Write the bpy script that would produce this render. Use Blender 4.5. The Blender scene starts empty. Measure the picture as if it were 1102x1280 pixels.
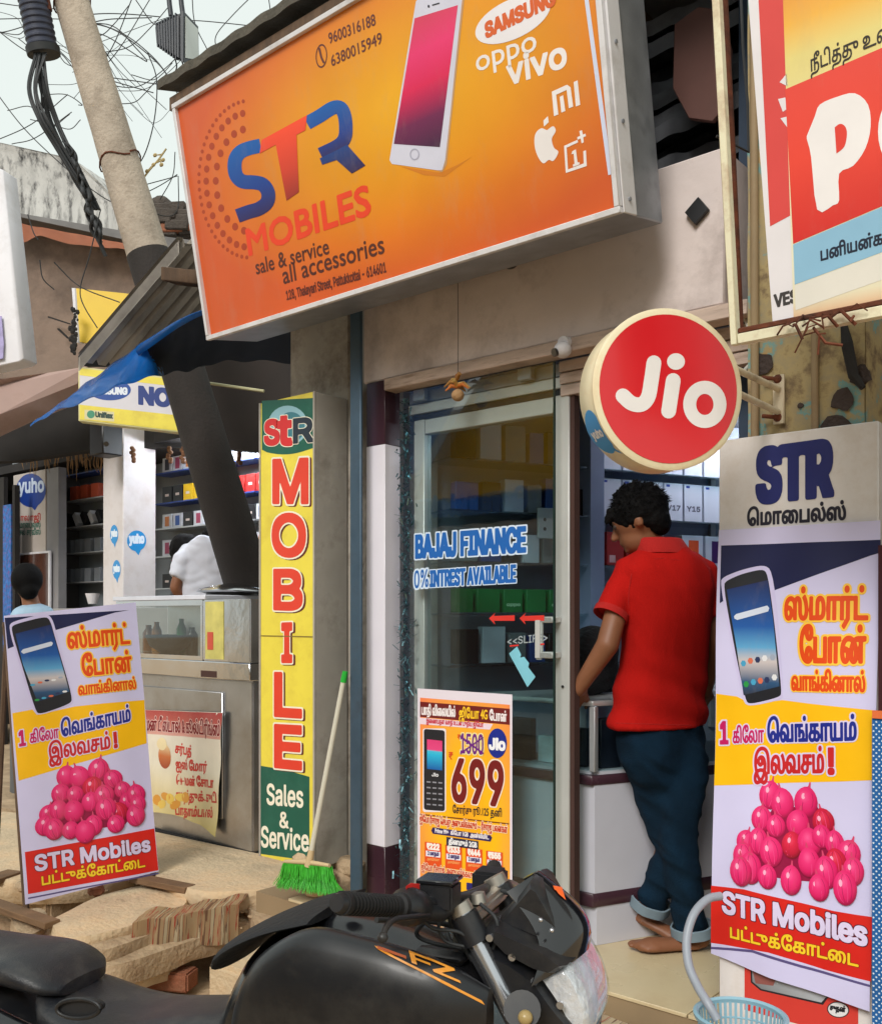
import bpy, bmesh, math, random
from mathutils import Vector, Matrix, noise
random.seed(7)
SC = bpy.context.scene
COL = SC.collection
# ---------------------------------------------------------------- camera, world, sun
F, CX, CY = 1200.0, 551.0, 770.0
CAMZ = 1.55
CS, SN = 0.7595, 0.6505
cd = bpy.data.cameras.new('camera'); cam = bpy.data.objects.new('camera', cd); COL.objects.link(cam)
cam.location = (0, 0, CAMZ)
cam.rotation_euler = (math.radians(90), 0, math.atan2(SN, CS))
cd.sensor_fit = 'VERTICAL'; cd.sensor_height = 36; cd.lens = F/1280*36
cd.shift_y = 130/1280; cd.clip_start = 0.05; cd.clip_end = 400
SC.camera = cam
W = bpy.data.worlds.new('World'); SC.world = W; W.use_nodes = True
nt = W.node_tree; nt.nodes.clear()
wo = nt.nodes.new('ShaderNodeOutputWorld'); mx = nt.nodes.new('ShaderNodeMixShader')
b1 = nt.nodes.new('ShaderNodeBackground'); b2 = nt.nodes.new('ShaderNodeBackground')
sky = nt.nodes.new('ShaderNodeTexSky'); sky.sky_type = 'NISHITA'; sky.sun_disc = False
sky.sun_elevation = math.radians(37); sky.sun_rotation = math.radians(163)
sky.dust_density = 6; sky.air_density = 1.5
hs = nt.nodes.new('ShaderNodeHueSaturation'); hs.inputs['Saturation'].default_value = 0.3
nt.links.new(sky.outputs[0], hs.inputs['Color']); nt.links.new(hs.outputs[0], b1.inputs[0])
b1.inputs[1].default_value = 0.1
b2.inputs[0].default_value = (0.565, 0.615, 0.588, 1); b2.inputs[1].default_value = 1.0
mx.inputs[0].default_value = 0.88
nt.links.new(b1.outputs[0], mx.inputs[1]); nt.links.new(b2.outputs[0], mx.inputs[2]); nt.links.new(mx.outputs[0], wo.inputs[0])
sd = bpy.data.lights.new('sun', 'SUN'); sun = bpy.data.objects.new('sun', sd); COL.objects.link(sun)
sd.energy = 1.5; sd.angle = math.radians(22); sd.color = (1, 0.965, 0.91)
_d = Vector((0.30, -1.0, 0.80)).normalized()          # direction towards the sun
sun.rotation_euler = _d.to_track_quat('Z', 'Y').to_euler(); sun.location = (0, -4, 8)
SC.view_settings.view_transform = 'Standard'; SC.view_settings.look = 'None'
SC.view_settings.exposure = 0.68; SC.view_settings.gamma = 1; SC.view_settings.use_curve_mapping = False
try:
    SC.cycles.use_denoising = True; SC.cycles.max_bounces = 8; SC.cycles.transparent_max_bounces = 12
    SC.cycles.caustics_reflective = False; SC.cycles.caustics_refractive = False
except Exception: pass

# ---------------------------------------------------------------- rays of the surveyed camera -> places in the street
def ray(x, y):
    l = (x-CX)/F
    return Vector((CS*l-SN, SN*l+CS, -(y-CY)/F))
CAM = Vector((0, 0, CAMZ))
def atD(x, y, d): return CAM + ray(x, y)*d
def onY(x, y, Y): r = ray(x, y); return CAM + r*(Y/r.y)
def onX(x, y, X): r = ray(x, y); return CAM + r*(X/r.x)
def onZ(x, y, Z): r = ray(x, y); return CAM + r*((Z-CAMZ)/r.z)
def onP(x, y, P, N): r = ray(x, y); return CAM + r*((P-CAM).dot(N)/r.dot(N))

# ---------------------------------------------------------------- materials
def lin(c):
    c = c/255.0
    return c/12.92 if c <= 0.04045 else ((c+0.055)/1.055)**2.4
def rgb(r, g, b, k=1.0): return (min(1, lin(r)*k), min(1, lin(g)*k), min(1, lin(b)*k), 1)
MATS = {}
def mat(name, col, rough=0.6, metal=0.0, var=0.12, scale=5.0, bump=0.0, bscale=60.0, dirt=None, dirtamt=0.5, dscale=2.5, stretch=(1, 1, 1), trans=0.0, spec=0.5, coat=0.0):
    if name in MATS: return MATS[name]
    m = bpy.data.materials.new(name); m.use_nodes = True; MATS[name] = m
    t = m.node_tree; N = t.nodes; L = t.links; p = N['Principled BSDF']
    col = tuple(col) if len(col) == 4 else tuple(col)+(1,)
    tc = N.new('ShaderNodeTexCoord'); mp = N.new('ShaderNodeMapping'); mp.inputs['Scale'].default_value = stretch
    L.new(tc.outputs['Object'], mp.inputs[0])
    p.inputs['Roughness'].default_value = rough; p.inputs['Metallic'].default_value = metal
    p.inputs['Specular IOR Level'].default_value = spec
    if coat: p.inputs['Coat Weight'].default_value = coat; p.inputs['Coat Roughness'].default_value = 0.12
    n = N.new('ShaderNodeTexNoise'); n.inputs['Scale'].default_value = scale; n.inputs['Detail'].default_value = 6
    L.new(mp.outputs[0], n.inputs[0])
    r = N.new('ShaderNodeMapRange'); r.inputs[1].default_value = 0.3; r.inputs[2].default_value = 0.7
    r.inputs[3].default_value = 1-var; r.inputs[4].default_value = 1+var*0.6
    L.new(n.outputs[0], r.inputs[0])
    mul = N.new('ShaderNodeMix'); mul.data_type = 'RGBA'; mul.blend_type = 'MULTIPLY'; mul.inputs[0].default_value = 1
    mul.inputs[6].default_value = col; L.new(r.outputs[0], mul.inputs[7]); out = mul.outputs[2]
    if dirt:
        n2 = N.new('ShaderNodeTexNoise'); n2.inputs['Scale'].default_value = dscale; n2.inputs['Detail'].default_value = 8; n2.inputs['Roughness'].default_value = 0.7
        L.new(mp.outputs[0], n2.inputs[0])
        r2 = N.new('ShaderNodeMapRange'); r2.inputs[1].default_value = 0.48; r2.inputs[2].default_value = 0.68; r2.inputs[3].default_value = 0; r2.inputs[4].default_value = dirtamt
        L.new(n2.outputs[0], r2.inputs[0])
        m2 = N.new('ShaderNodeMix'); m2.data_type = 'RGBA'; L.new(r2.outputs[0], m2.inputs[0]); L.new(out, m2.inputs[6])
        m2.inputs[7].default_value = tuple(dirt)[:3]+(1,); out = m2.outputs[2]
    L.new(out, p.inputs['Base Color'])
    rr = N.new('ShaderNodeMapRange'); rr.inputs[3].default_value = max(0.02, rough-0.08); rr.inputs[4].default_value = min(1, rough+0.1)
    L.new(n.outputs[0], rr.inputs[0]); L.new(rr.outputs[0], p.inputs['Roughness'])
    if bump:
        n3 = N.new('ShaderNodeTexNoise'); n3.inputs['Scale'].default_value = bscale; n3.inputs['Detail'].default_value = 5
        L.new(mp.outputs[0], n3.inputs[0]); b = N.new('ShaderNodeBump'); b.inputs['Strength'].default_value = bump; b.inputs['Distance'].default_value = 0.02
        L.new(n3.outputs[0], b.inputs['Height']); L.new(b.outputs[0], p.inputs['Normal'])
    if trans:
        tr = N.new('ShaderNodeBsdfTranslucent'); L.new(out, tr.inputs[0]); ms = N.new('ShaderNodeMixShader'); ms.inputs[0].default_value = trans
        L.new(p.outputs[0], ms.inputs[1]); L.new(tr.outputs[0], ms.inputs[2]); L.new(ms.outputs[0], N['Material Output'].inputs[0])
    return m
def grad(name, stops, kind='V', center=(0.5, 0.5), rad=0.7, rough=0.45, streak=0.05):
    """printed colour that runs over the UV box of its piece: V bottom to top, U left to right, R round a centre"""
    if name in MATS: return MATS[name]
    m = bpy.data.materials.new(name); m.use_nodes = True; MATS[name] = m
    t = m.node_tree; N = t.nodes; L = t.links; p = N['Principled BSDF']; p.inputs['Roughness'].default_value = rough
    uv = N.new('ShaderNodeUVMap'); sp = N.new('ShaderNodeSeparateXYZ'); L.new(uv.outputs[0], sp.inputs[0])
    if kind == 'V': f = sp.outputs[1]
    elif kind == 'U': f = sp.outputs[0]
    elif kind == 'D':
        a = N.new('ShaderNodeMath'); a.operation = 'ADD'; L.new(sp.outputs[0], a.inputs[0]); L.new(sp.outputs[1], a.inputs[1])
        b = N.new('ShaderNodeMath'); b.operation = 'MULTIPLY'; b.inputs[1].default_value = 0.5; L.new(a.outputs[0], b.inputs[0]); f = b.outputs[0]
    else:
        v = N.new('ShaderNodeVectorMath'); v.operation = 'DISTANCE'; L.new(uv.outputs[0], v.inputs[0]); v.inputs[1].default_value = (center[0], center[1], 0)
        b = N.new('ShaderNodeMath'); b.operation = 'DIVIDE'; b.inputs[1].default_value = rad; L.new(v.outputs['Value'], b.inputs[0]); f = b.outputs[0]
    cr = N.new('ShaderNodeValToRGB'); L.new(f, cr.inputs[0]); e = cr.color_ramp.elements
    while len(e) > 1: e.remove(e[-1])
    e[0].position = stops[0][0]; e[0].color = stops[0][1]
    for s, c in stops[1:]:
        x = e.new(s); x.color = c
    tc = N.new('ShaderNodeTexCoord'); n = N.new('ShaderNodeTexNoise'); n.inputs['Scale'].default_value = 3; n.inputs['Detail'].default_value = 6; L.new(tc.outputs['Object'], n.inputs[0])
    r = N.new('ShaderNodeMapRange'); r.inputs[1].default_value = .3; r.inputs[2].default_value = .7; r.inputs[3].default_value = 1-streak; r.inputs[4].default_value = 1+streak; L.new(n.outputs[0], r.inputs[0])
    mu = N.new('ShaderNodeMix'); mu.data_type = 'RGBA'; mu.blend_type = 'MULTIPLY'; mu.inputs[0].default_value = 1; L.new(cr.outputs[0], mu.inputs[6]); L.new(r.outputs[0], mu.inputs[7])
    n2 = N.new('ShaderNodeTexNoise'); n2.inputs['Scale'].default_value = 2.2; n2.inputs['Detail'].default_value = 3; mp = N.new('ShaderNodeMapping'); mp.inputs['Scale'].default_value = (1, 1, .35); L.new(tc.outputs['Object'], mp.inputs[0]); L.new(mp.outputs[0], n2.inputs[0])
    bu = N.new('ShaderNodeBump'); bu.inputs['Strength'].default_value = .35; bu.inputs['Distance'].default_value = .03; L.new(n2.outputs[0], bu.inputs['Height']); L.new(bu.outputs[0], p.inputs['Normal'])
    n3 = N.new('ShaderNodeTexNoise'); n3.inputs['Scale'].default_value = 9; n3.inputs['Detail'].default_value = 9; n3.inputs['Roughness'].default_value = .75; L.new(mp.outputs[0], n3.inputs[0])
    r3 = N.new('ShaderNodeMapRange'); r3.inputs[1].default_value = .52; r3.inputs[2].default_value = .8; r3.inputs[3].default_value = 0; r3.inputs[4].default_value = .22; L.new(n3.outputs[0], r3.inputs[0])
    m3 = N.new('ShaderNodeMix'); m3.data_type = 'RGBA'; L.new(r3.outputs[0], m3.inputs[0]); L.new(mu.outputs[2], m3.inputs[6]); m3.inputs[7].default_value = (.38, .30, .22, 1)
    L.new(m3.outputs[2], p.inputs['Base Color'])
    return m
def ink(r, g, b, rough=0.42):
    return mat('ink_%d_%d_%d' % (r, g, b), rgb(r, g, b), rough=rough, var=0.05, scale=8)
def glassmat(name, tint=(0.75, 0.85, 0.85), refl=1.0, rough=0.02, ior=1.52, dens=0.0):
    if name in MATS: return MATS[name]
    m = bpy.data.materials.new(name); m.use_nodes = True; MATS[name] = m
    t = m.node_tree; N = t.nodes; L = t.links; N.clear()
    o = N.new('ShaderNodeOutputMaterial'); tr = N.new('ShaderNodeBsdfTransparent'); tr.inputs[0].default_value = tuple(tint)+(1,)
    g = N.new('ShaderNodeBsdfGlossy'); g.inputs['Roughness'].default_value = rough; g.inputs[0].default_value = (1, 1, 1, 1)
    fr = N.new('ShaderNodeFresnel'); fr.inputs[0].default_value = ior
    ma = N.new('ShaderNodeMath'); ma.operation = 'MULTIPLY_ADD'; ma.use_clamp = True; ma.inputs[1].default_value = refl; ma.inputs[2].default_value = dens; L.new(fr.outputs[0], ma.inputs[0])
    ge = N.new('ShaderNodeNewGeometry'); iv = N.new('ShaderNodeMath'); iv.operation = 'SUBTRACT'; iv.inputs[0].default_value = 1; L.new(ge.outputs['Backfacing'], iv.inputs[1])
    m3 = N.new('ShaderNodeMath'); m3.operation = 'MULTIPLY'; L.new(ma.outputs[0], m3.inputs[0]); L.new(iv.outputs[0], m3.inputs[1]); ma = m3     # the far face of a thin sheet mirrors nothing more
    ms = N.new('ShaderNodeMixShader'); L.new(ma.outputs[0], ms.inputs[0]); L.new(tr.outputs[0], ms.inputs[1]); L.new(g.outputs[0], ms.inputs[2]); L.new(ms.outputs[0], o.inputs[0])
    return m

# ---------------------------------------------------------------- objects
def wbase(o):
    v = Vector((0, 0, 0))
    while o is not None: v += o.location; o = o.parent
    return v
def tag(o, label=None, cat=None, group=None, kind=None):
    if label: o['label'] = label
    if cat: o['category'] = cat
    if group: o['group'] = group
    if kind: o['kind'] = kind
    return o
def thing(name, label, cat, base, group=None):
    o = bpy.data.objects.new(name, None); COL.objects.link(o); o.location = base; o.empty_display_size = 0.1
    return tag(o, label, cat, group)
def fin(o, m, parent, base, smooth):
    if m: o.data.materials.append(m)
    COL.objects.link(o)
    if parent is not None:
        o.parent = parent; b = wbase(parent)
    else:
        b = Vector(base) if base is not None else Vector((0, 0, 0)); o.location = b
    if b.length: o.data.transform(Matrix.Translation(-b))
    if smooth is not None:
        for p in o.data.polygons: p.use_smooth = True
        o.data.set_sharp_from_angle(angle=math.radians(smooth))
    return o
class MB:
    def __init__(s): s.v = []; s.f = []; s.uv = None
    def add(s, vs, fs):
        n = len(s.v); s.v += [Vector(v) for v in vs]; s.f += [tuple(i+n for i in f) for f in fs]; return s
    def hexa(s, p):
        return s.add(p, [(3, 2, 1, 0), (4, 5, 6, 7), (0, 1, 5, 4), (1, 2, 6, 5), (2, 3, 7, 6), (3, 0, 4, 7)])
    def box(s, a, b):
        x0, y0, z0 = a; x1, y1, z1 = b
        return s.hexa([(x0, y0, z0), (x1, y0, z0), (x1, y1, z0), (x0, y1, z0), (x0, y0, z1), (x1, y0, z1), (x1, y1, z1), (x0, y1, z1)])
    def obox(s, c, ax, ay, az):
        """centre and three half-axis vectors"""
        c, ax, ay, az = map(Vector, (c, ax, ay, az))
        return s.hexa([c-ax-ay-az, c+ax-ay-az, c+ax+ay-az, c-ax+ay-az, c-ax-ay+az, c+ax-ay+az, c+ax+ay+az, c-ax+ay+az])
    def prism(s, pts, ext):
        n = len(pts); e = Vector(ext); a = [Vector(p) for p in pts]
        return s.add(a+[p+e for p in a], [tuple(range(n))[::-1], tuple(range(n, 2*n))]+[(i, (i+1) % n, (i+1) % n+n, i+n) for i in range(n)])
    def loft(s, rings, caps=True):
        n = len(rings[0]); vs = [p for r in rings for p in r]; fs = []
        for k in range(len(rings)-1):
            for i in range(n):
                j = (i+1) % n; fs.append((k*n+i, k*n+j, (k+1)*n+j, (k+1)*n+i))
        if caps: fs.append(tuple(range(n))[::-1]); fs.append(tuple(range((len(rings)-1)*n, len(rings)*n)))
        return s.add(vs, fs)
    def tube(s, pts, r, n=8, caps=True, flat=None):
        pts = [Vector(p) for p in pts]; rr = r if isinstance(r, (list, tuple)) else [r]*len(pts); rings = []; prev = None
        for i, p in enumerate(pts):
            t = (pts[min(i+1, len(pts)-1)]-pts[max(i-1, 0)])
            if t.length < 1e-9: t = Vector((0, 0, 1))
            t.normalize()
            a = prev if prev is not None else (Vector((0, 0, 1)) if abs(t.z) < .9 else Vector((1, 0, 0)))
            u = (a-t*a.dot(t)).normalized(); w = t.cross(u); prev = u
            rings.append([p+(u*math.cos(2*math.pi*k/n)+w*math.sin(2*math.pi*k/n)*(flat or 1))*rr[i] for k in range(n)])
        return s.loft(rings, caps)
    def capsule(s, p0, p1, r0, r1, n=14):
        p0, p1 = Vector(p0), Vector(p1); d = (p1-p0); L = max(d.length, 1e-6); d = d/L
        pts = [p0-d*r0*.95, p0-d*r0*.75, p0-d*r0*.35, p0]; rr = [r0*.2, r0*.65, r0*.93, r0]
        pts += [p0.lerp(p1, .33), p0.lerp(p1, .66)]; rr += [r0+(r1-r0)*.33, r0+(r1-r0)*.66]
        pts += [p1, p1+d*r1*.35, p1+d*r1*.75, p1+d*r1*.95]; rr += [r1, r1*.93, r1*.65, r1*.2]
        return s.tube(pts, rr, n)
    def sphere(s, c, r, sx=1, sy=1, sz=1, n=16, m=10, M=None):
        c = Vector(c); rings = []
        for j in range(1, m):
            a = math.pi*j/m-math.pi/2
            ring = [Vector((math.cos(2*math.pi*i/n)*math.cos(a)*sx, math.sin(2*math.pi*i/n)*math.cos(a)*sy, math.sin(a)*sz))*r for i in range(n)]
            rings.append([c+(M @ q if M else q) for q in ring])
        return s.loft(rings)
    def grid(s, fn, nu, nv):
        vs = [fn(i/nu, j/nv) for j in range(nv+1) for i in range(nu+1)]
        return s.add(vs, [(j*(nu+1)+i, j*(nu+1)+i+1, (j+1)*(nu+1)+i+1, (j+1)*(nu+1)+i) for j in range(nv) for i in range(nu)])
    def mesh(s, name, bevel=0.0, seg=1, bangle=30):
        me = bpy.data.meshes.new(name); me.from_pydata([tuple(v) for v in s.v], [], s.f)
        bm = bmesh.new(); bm.from_mesh(me)
        bmesh.ops.recalc_face_normals(bm, faces=bm.faces)
        if bevel:
            es = [e for e in bm.edges if len(e.link_faces) == 2 and e.calc_face_angle(0) > math.radians(bangle)]
            bmesh.ops.bevel(bm, geom=es, offset=bevel, segments=seg, affect='EDGES', clamp_overlap=True)
        bm.to_mesh(me); bm.free(); return me
    def build(s, name, m, parent=None, base=None, bevel=0.0, seg=1, smooth=None, label=None, cat=None, group=None, kind=None):
        me = s.mesh(name, bevel, seg); o = bpy.data.objects.new(name, me)
        fin(o, m, parent, base, smooth if smooth is not None else (40 if bevel else None)); return tag(o, label, cat, group, kind)
def remesh(mb, name, vox, m, parent, base=None, smooth=6, disp=None, label=None):
    me = mb.mesh(name); o = bpy.data.objects.new(name, me); COL.objects.link(o)
    r = o.modifiers.new('r', 'REMESH'); r.mode = 'VOXEL'; r.voxel_size = vox
    q = o.modifiers.new('s', 'SMOOTH'); q.factor = .5; q.iterations = smooth
    dg = bpy.context.evaluated_depsgraph_get(); me2 = bpy.data.meshes.new_from_object(o.evaluated_get(dg))
    COL.objects.unlink(o); bpy.data.objects.remove(o)
    if disp:
        me2.update()
        nn = [v.normal.copy() for v in me2.vertices]
        for v, nr in zip(me2.vertices, nn): v.co += nr*disp(v.co)
    o = bpy.data.objects.new(name, me2); fin(o, m, parent, base, 80)
    if label: o['label'] = label
    return o
def copy_tree(o, parent=None):
    c = o.copy(); COL.objects.link(c)
    if parent is not None: c.parent = parent
    for ch in list(o.children): copy_tree(ch, c)
    return c

# ---------------------------------------------------------------- lettering
import numpy as np
_tc = {}
GROT = None
try: GROT = bpy.data.fonts.load(bpy.utils.system_resource('DATAFILES')+'/fonts/Inter.woff2')   # the grotesque that ships with Blender
except Exception: GROT = None
def textmesh(s, ls=1.0, font=None):
    """points and rim edges of a line of type, size 1"""
    k = (s, ls, font)
    if k in _tc: return _tc[k]
    c = bpy.data.curves.new('t', 'FONT'); c.body = s; c.size = 1; c.resolution_u = 3; c.space_character = ls; c.fill_mode = 'NONE'
    if font == 'G' and GROT: c.font = GROT
    o = bpy.data.objects.new('t', c); COL.objects.link(o)
    dg = bpy.context.evaluated_depsgraph_get(); dg.update(); me = bpy.data.meshes.new_from_object(o.evaluated_get(dg))
    V = np.array([(v.co.x, v.co.y) for v in me.vertices]); E = [tuple(e.vertices) for e in me.edges]
    nx = {}
    for a, b in E: nx.setdefault(a, []).append(b); nx.setdefault(b, []).append(a)
    seen = set(); E = []
    for s0 in range(len(V)):                       # walk each closed contour in its own order
        if s0 in seen or s0 not in nx: continue
        path = [s0]; seen.add(s0); cur = s0+1 if s0+1 in nx[s0] else nx[s0][0]
        while cur not in seen:
            seen.add(cur); path.append(cur); nb = [q for q in nx[cur] if q not in seen]
            if not nb: break
            cur = nb[0]
        E += [(path[q], path[(q+1) % len(path)]) for q in range(len(path))]
    bpy.data.meshes.remove(me); COL.objects.unlink(o); bpy.data.objects.remove(o); bpy.data.curves.remove(c)
    _tc[k] = (V, None, E, V); return _tc[k]
_fc = {}
def field(s, ls, asp, res, mar, font=None):
    """signed distance (cap heights, plus inside) to the letters' outline on a grid"""
    k = (s, ls, round(asp, 2), res, mar, font)
    if k in _fc: return _fc[k]
    V, Fc, E, U = textmesh(s, ls, font); V = V*np.array([asp, 1.0]); U = U*np.array([asp, 1.0])
    x0, y0 = U.min(0)-mar; x1, y1 = U.max(0)+mar; nx = int((x1-x0)/res)+2; ny = int((y1-y0)/res)+2
    ins = np.zeros((ny, nx), bool); D = np.full((ny, nx), 9.0); X = x0+np.arange(nx)*res; Y = y0+np.arange(ny)*res
    def win(a, b, m):
        return (max(0, int((a[0]-m-x0)/res)), min(nx, int((b[0]+m-x0)/res)+2), max(0, int((a[1]-m-y0)/res)), min(ny, int((b[1]+m-y0)/res)+2))
    wn = np.zeros((ny, nx), int)
    for i, j in E:
        a, b = V[i], V[j]
        if a[1] == b[1]: continue
        sg = 1 if b[1] > a[1] else -1; lo, hi = (a, b) if sg > 0 else (b, a)
        j0 = max(0, int(math.ceil((lo[1]-y0)/res))); j1 = min(ny, int(math.ceil((hi[1]-y0)/res)))
        for r in range(j0, j1):
            xc = lo[0]+(hi[0]-lo[0])*(Y[r]-lo[1])/(hi[1]-lo[1]); wn[r, max(0, int(math.ceil((xc-x0)/res))):] += sg
    ins = wn != 0
    for i, j in E:
        a, b = V[i], V[j]; i0, i1, j0, j1 = win(np.minimum(a, b), np.maximum(a, b), mar)
        gx, gy = np.meshgrid(X[i0:i1], Y[j0:j1]); d = b-a; l2 = max(d.dot(d), 1e-12)
        t = np.clip(((gx-a[0])*d[0]+(gy-a[1])*d[1])/l2, 0, 1); ex_, ey_ = gx-a[0]-t*d[0], gy-a[1]-t*d[1]; dist = (np.abs(ex_)**5+np.abs(ey_)**5)**.2 if font else np.hypot(ex_, ey_)
        D[j0:j1, i0:i1] = np.minimum(D[j0:j1, i0:i1], dist)
    phi = np.where(ins, D, -D); _fc[k] = (phi, x0, y0); return _fc[k]
def contour(phi, x0, y0, res, off, run=100000):
    """filled cells of phi > -off as polygons (merged runs inside, clipped cells on the rim)"""
    P = phi+off; I = P > 0; A, B, C, Dd = I[:-1, :-1], I[:-1, 1:], I[1:, 1:], I[1:, :-1]; full = A & B & C & Dd; part = (A | B | C | Dd) & ~full; polys = []
    for j in range(full.shape[0]):
        r = full[j]
        if not r.any(): continue
        d = np.diff(np.concatenate(([0], r.astype(int), [0]))); st = np.where(d == 1)[0]; en = np.where(d == -1)[0]
        for a_, b_ in zip(st, en):
            for a in range(a_, b_, run):
                b = min(a+run, b_); polys.append([(x0+a*res, y0+j*res), (x0+b*res, y0+j*res), (x0+b*res, y0+(j+1)*res), (x0+a*res, y0+(j+1)*res)])
    for j, i in zip(*np.where(part)):
        c = [(i, j), (i+1, j), (i+1, j+1), (i, j+1)]; v = [P[q[1], q[0]] for q in c]; out = []
        for t in range(4):
            a, b = c[t], c[(t+1) % 4]; va, vb = v[t], v[(t+1) % 4]
            if va > 0: out.append((x0+a[0]*res, y0+a[1]*res))
            if (va > 0) != (vb > 0):
                w = va/(va-vb); out.append((x0+(a[0]+(b[0]-a[0])*w)*res, y0+(a[1]+(b[1]-a[1])*w)*res))
        if len(out) > 2: polys.append(out)
    return polys
def cap(ch='H', font=None):
    vs = textmesh(ch, 1.0, font)[3]; return max(v[1] for v in vs)-min(0, min(v[1] for v in vs))
TAM = 'ப'
class Panel:
    """a printed surface: origin, across, up; pieces of print are real sheets laid one above the other"""
    def __init__(s, O, U, V, parent, step=None, warp=None, gap=0.0009, side=1):
        s.O = Vector(O); s.U = Vector(U).normalized(); s.V = Vector(V).normalized(); s.N = s.U.cross(s.V).normalized()*side
        s.parent = parent; s.step = step; s.warp = warp; s.gap = min(gap, .0004); s.w = Vector(U).length; s.h = Vector(V).length
    def uv(s, x, y):
        P = onP(x, y, s.O, s.N)-s.O; a, b, c = s.U.dot(s.U), s.U.dot(s.V), s.V.dot(s.V); p, q = P.dot(s.U), P.dot(s.V); d = a*c-b*b
        return ((p*c-q*b)/d, (q*a-p*b)/d)
    def P(s, u, v, l=0):
        return s.O+s.U*u+s.V*v+s.N*(l*s.gap+(s.warp(u, v) if s.warp else 0))
    def put(s, name, polys, m, layer, uvs=None, label=None, px=False, parent=None, lay2=0):
        """polys: list of outlines in (u,v) metres or photo points"""
        bm = bmesh.new(); ul = bm.loops.layers.uv.new('UVMap'); allp = []
        for k, pl in enumerate(polys):
            q = [s.uv(*p) for p in pl] if px else pl; allp.append(q)
        u0 = min(p[0] for q in allp for p in q); u1 = max(p[0] for q in allp for p in q)
        v0 = min(p[1] for q in allp for p in q); v1 = max(p[1] for q in allp for p in q)
        for k, q in enumerate(allp):
            vv = [bm.verts.new((p[0], p[1], k*lay2)) for p in q]
            try: f = bm.faces.new(vv)
            except ValueError: continue
            b = (u0, u1, v0, v1)
            if uvs == 'each': b = (min(p[0] for p in q), max(p[0] for p in q), min(p[1] for p in q), max(p[1] for p in q))
            for lp in f.loops: lp[ul].uv = ((lp.vert.co.x-b[0])/max(b[1]-b[0], 1e-6), (lp.vert.co.y-b[2])/max(b[3]-b[2], 1e-6))
        return s._fin(bm, name, m, layer, label, (u0, u1, v0, v1), parent)
    def _fin(s, bm, name, m, layer, label, b, parent=None):
        if s.step:
            bmesh.ops.triangulate(bm, faces=[f for f in bm.faces if len(f.verts) > 4])
            for ax, a, c in ((0, b[0], b[1]), (1, b[2], b[3])):
                t = (math.floor(a/s.step)+1)*s.step
                while t < c:
                    co = (t, 0, 0) if ax == 0 else (0, t, 0); no = (1, 0, 0) if ax == 0 else (0, 1, 0)
                    bmesh.ops.bisect_plane(bm, geom=bm.verts[:]+bm.edges[:]+bm.faces[:], plane_co=co, plane_no=no, dist=1e-6); t += s.step
        for v in bm.verts: z = v.co.z; v.co = s.P(v.co.x, v.co.y, layer)+s.N*z
        bm.normal_update()
        for f in bm.faces:
            if f.normal.dot(s.N) < 0: f.normal_flip()
        me = bpy.data.meshes.new(name); bm.to_mesh(me); bm.free(); o = bpy.data.objects.new(name, me)
        fin(o, m, parent or s.parent, None, 60 if s.step else None)
        if label: o['label'] = label
        return o
    def ell(s, cx, cy, rx, ry, n=28, rot=0):
        r = []
        for i in range(n):
            a = 2*math.pi*i/n; x, y = rx*math.cos(a), ry*math.sin(a); r.append((cx+x*math.cos(rot)-y*math.sin(rot), cy+x*math.sin(rot)+y*math.cos(rot)))
        return r
    def ring(s, name, outer, inner, m, layer, label=None, px=True):
        n = len(outer); polys = [[outer[i], outer[(i+1) % n], inner[(i+1) % n], inner[i]] for i in range(n)]
        return s.put(name, polys, m, layer, px=px, label=label)
    def text(s, t, p0, p1, h, m, layer, bold=0.0, slant=0.0, ref=None, ls=1.0, outline=None, name='lettering', label=None, fn=None, px=True, res=None, font='G'):
        """baseline from p0 to p1 (photo points), capital height h (photo px at p0)"""
        tam_ = any('\u0b80' <= c <= '\u0bff' for c in t); font = None if (tam_ or font == 'B') else font
        U = textmesh(t, ls, font)[3]
        a = s.uv(*p0) if px else p0; b = s.uv(*p1) if px else p1
        hv = (s.uv(p0[0], p0[1]-h)[1]-a[1]) if px else h
        if ref is None: ref = TAM if any('\u0b80' <= c <= '\u0bff' for c in t) else 'H'
        if font: bold += .022; outline = (outline[0], outline[1]+.022) if outline else None
        ch = cap(ref, font); x0, x1 = U[:, 0].min(), U[:, 0].max(); k = (b[0]-a[0])/(x1-x0); ky = hv/ch; asp = k/ky; dv = (b[1]-a[1])/(b[0]-a[0])
        res = ch/(res or 26); xa = x0*asp; mar = (max(bold, outline[1] if outline else 0)+.12)*ch; rs = []
        phi, gx, gy = field(t, ls, asp, res, mar, font)
        for (mm, off, ly) in ([(outline[0], outline[1], layer)] if outline else [])+[(m, bold, layer+(1 if outline else 0))]:
            bm = bmesh.new(); ul = bm.loops.layers.uv.new('UVMap'); cache = {}
            for pl in contour(phi, gx, gy, res, off*ch, max(1, int(.012/(res*ky))) if s.warp else 100000):
                q = []
                for (x, y) in pl:
                    kk = (round(x, 5), round(y, 5))
                    if kk not in cache:
                        X = (x-xa)*ky; Y = y*ky; uu = a[0]+X+slant*Y; vv_ = a[1]+Y+X*dv
                        if fn: uu, vv_ = fn(uu, vv_)
                        cache[kk] = bm.verts.new((uu, vv_, 0))
                    if not q or cache[kk] is not q[-1]: q.append(cache[kk])
                if len(q) > 2 and q[0] is q[-1]: q.pop()
                if len(set(q)) < 3 or len(set(q)) != len(q): continue
                try: g = bm.faces.new(q)
                except ValueError: continue
                for lp in g.loops:
                    lp[ul].uv = ((lp.vert.co.x-a[0])/max(1e-6, b[0]-a[0]), (lp.vert.co.y-a[1])/hv)
            u = [v[0] for v in [w.co for w in bm.verts]]; w = [v.co.y for v in bm.verts]
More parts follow.
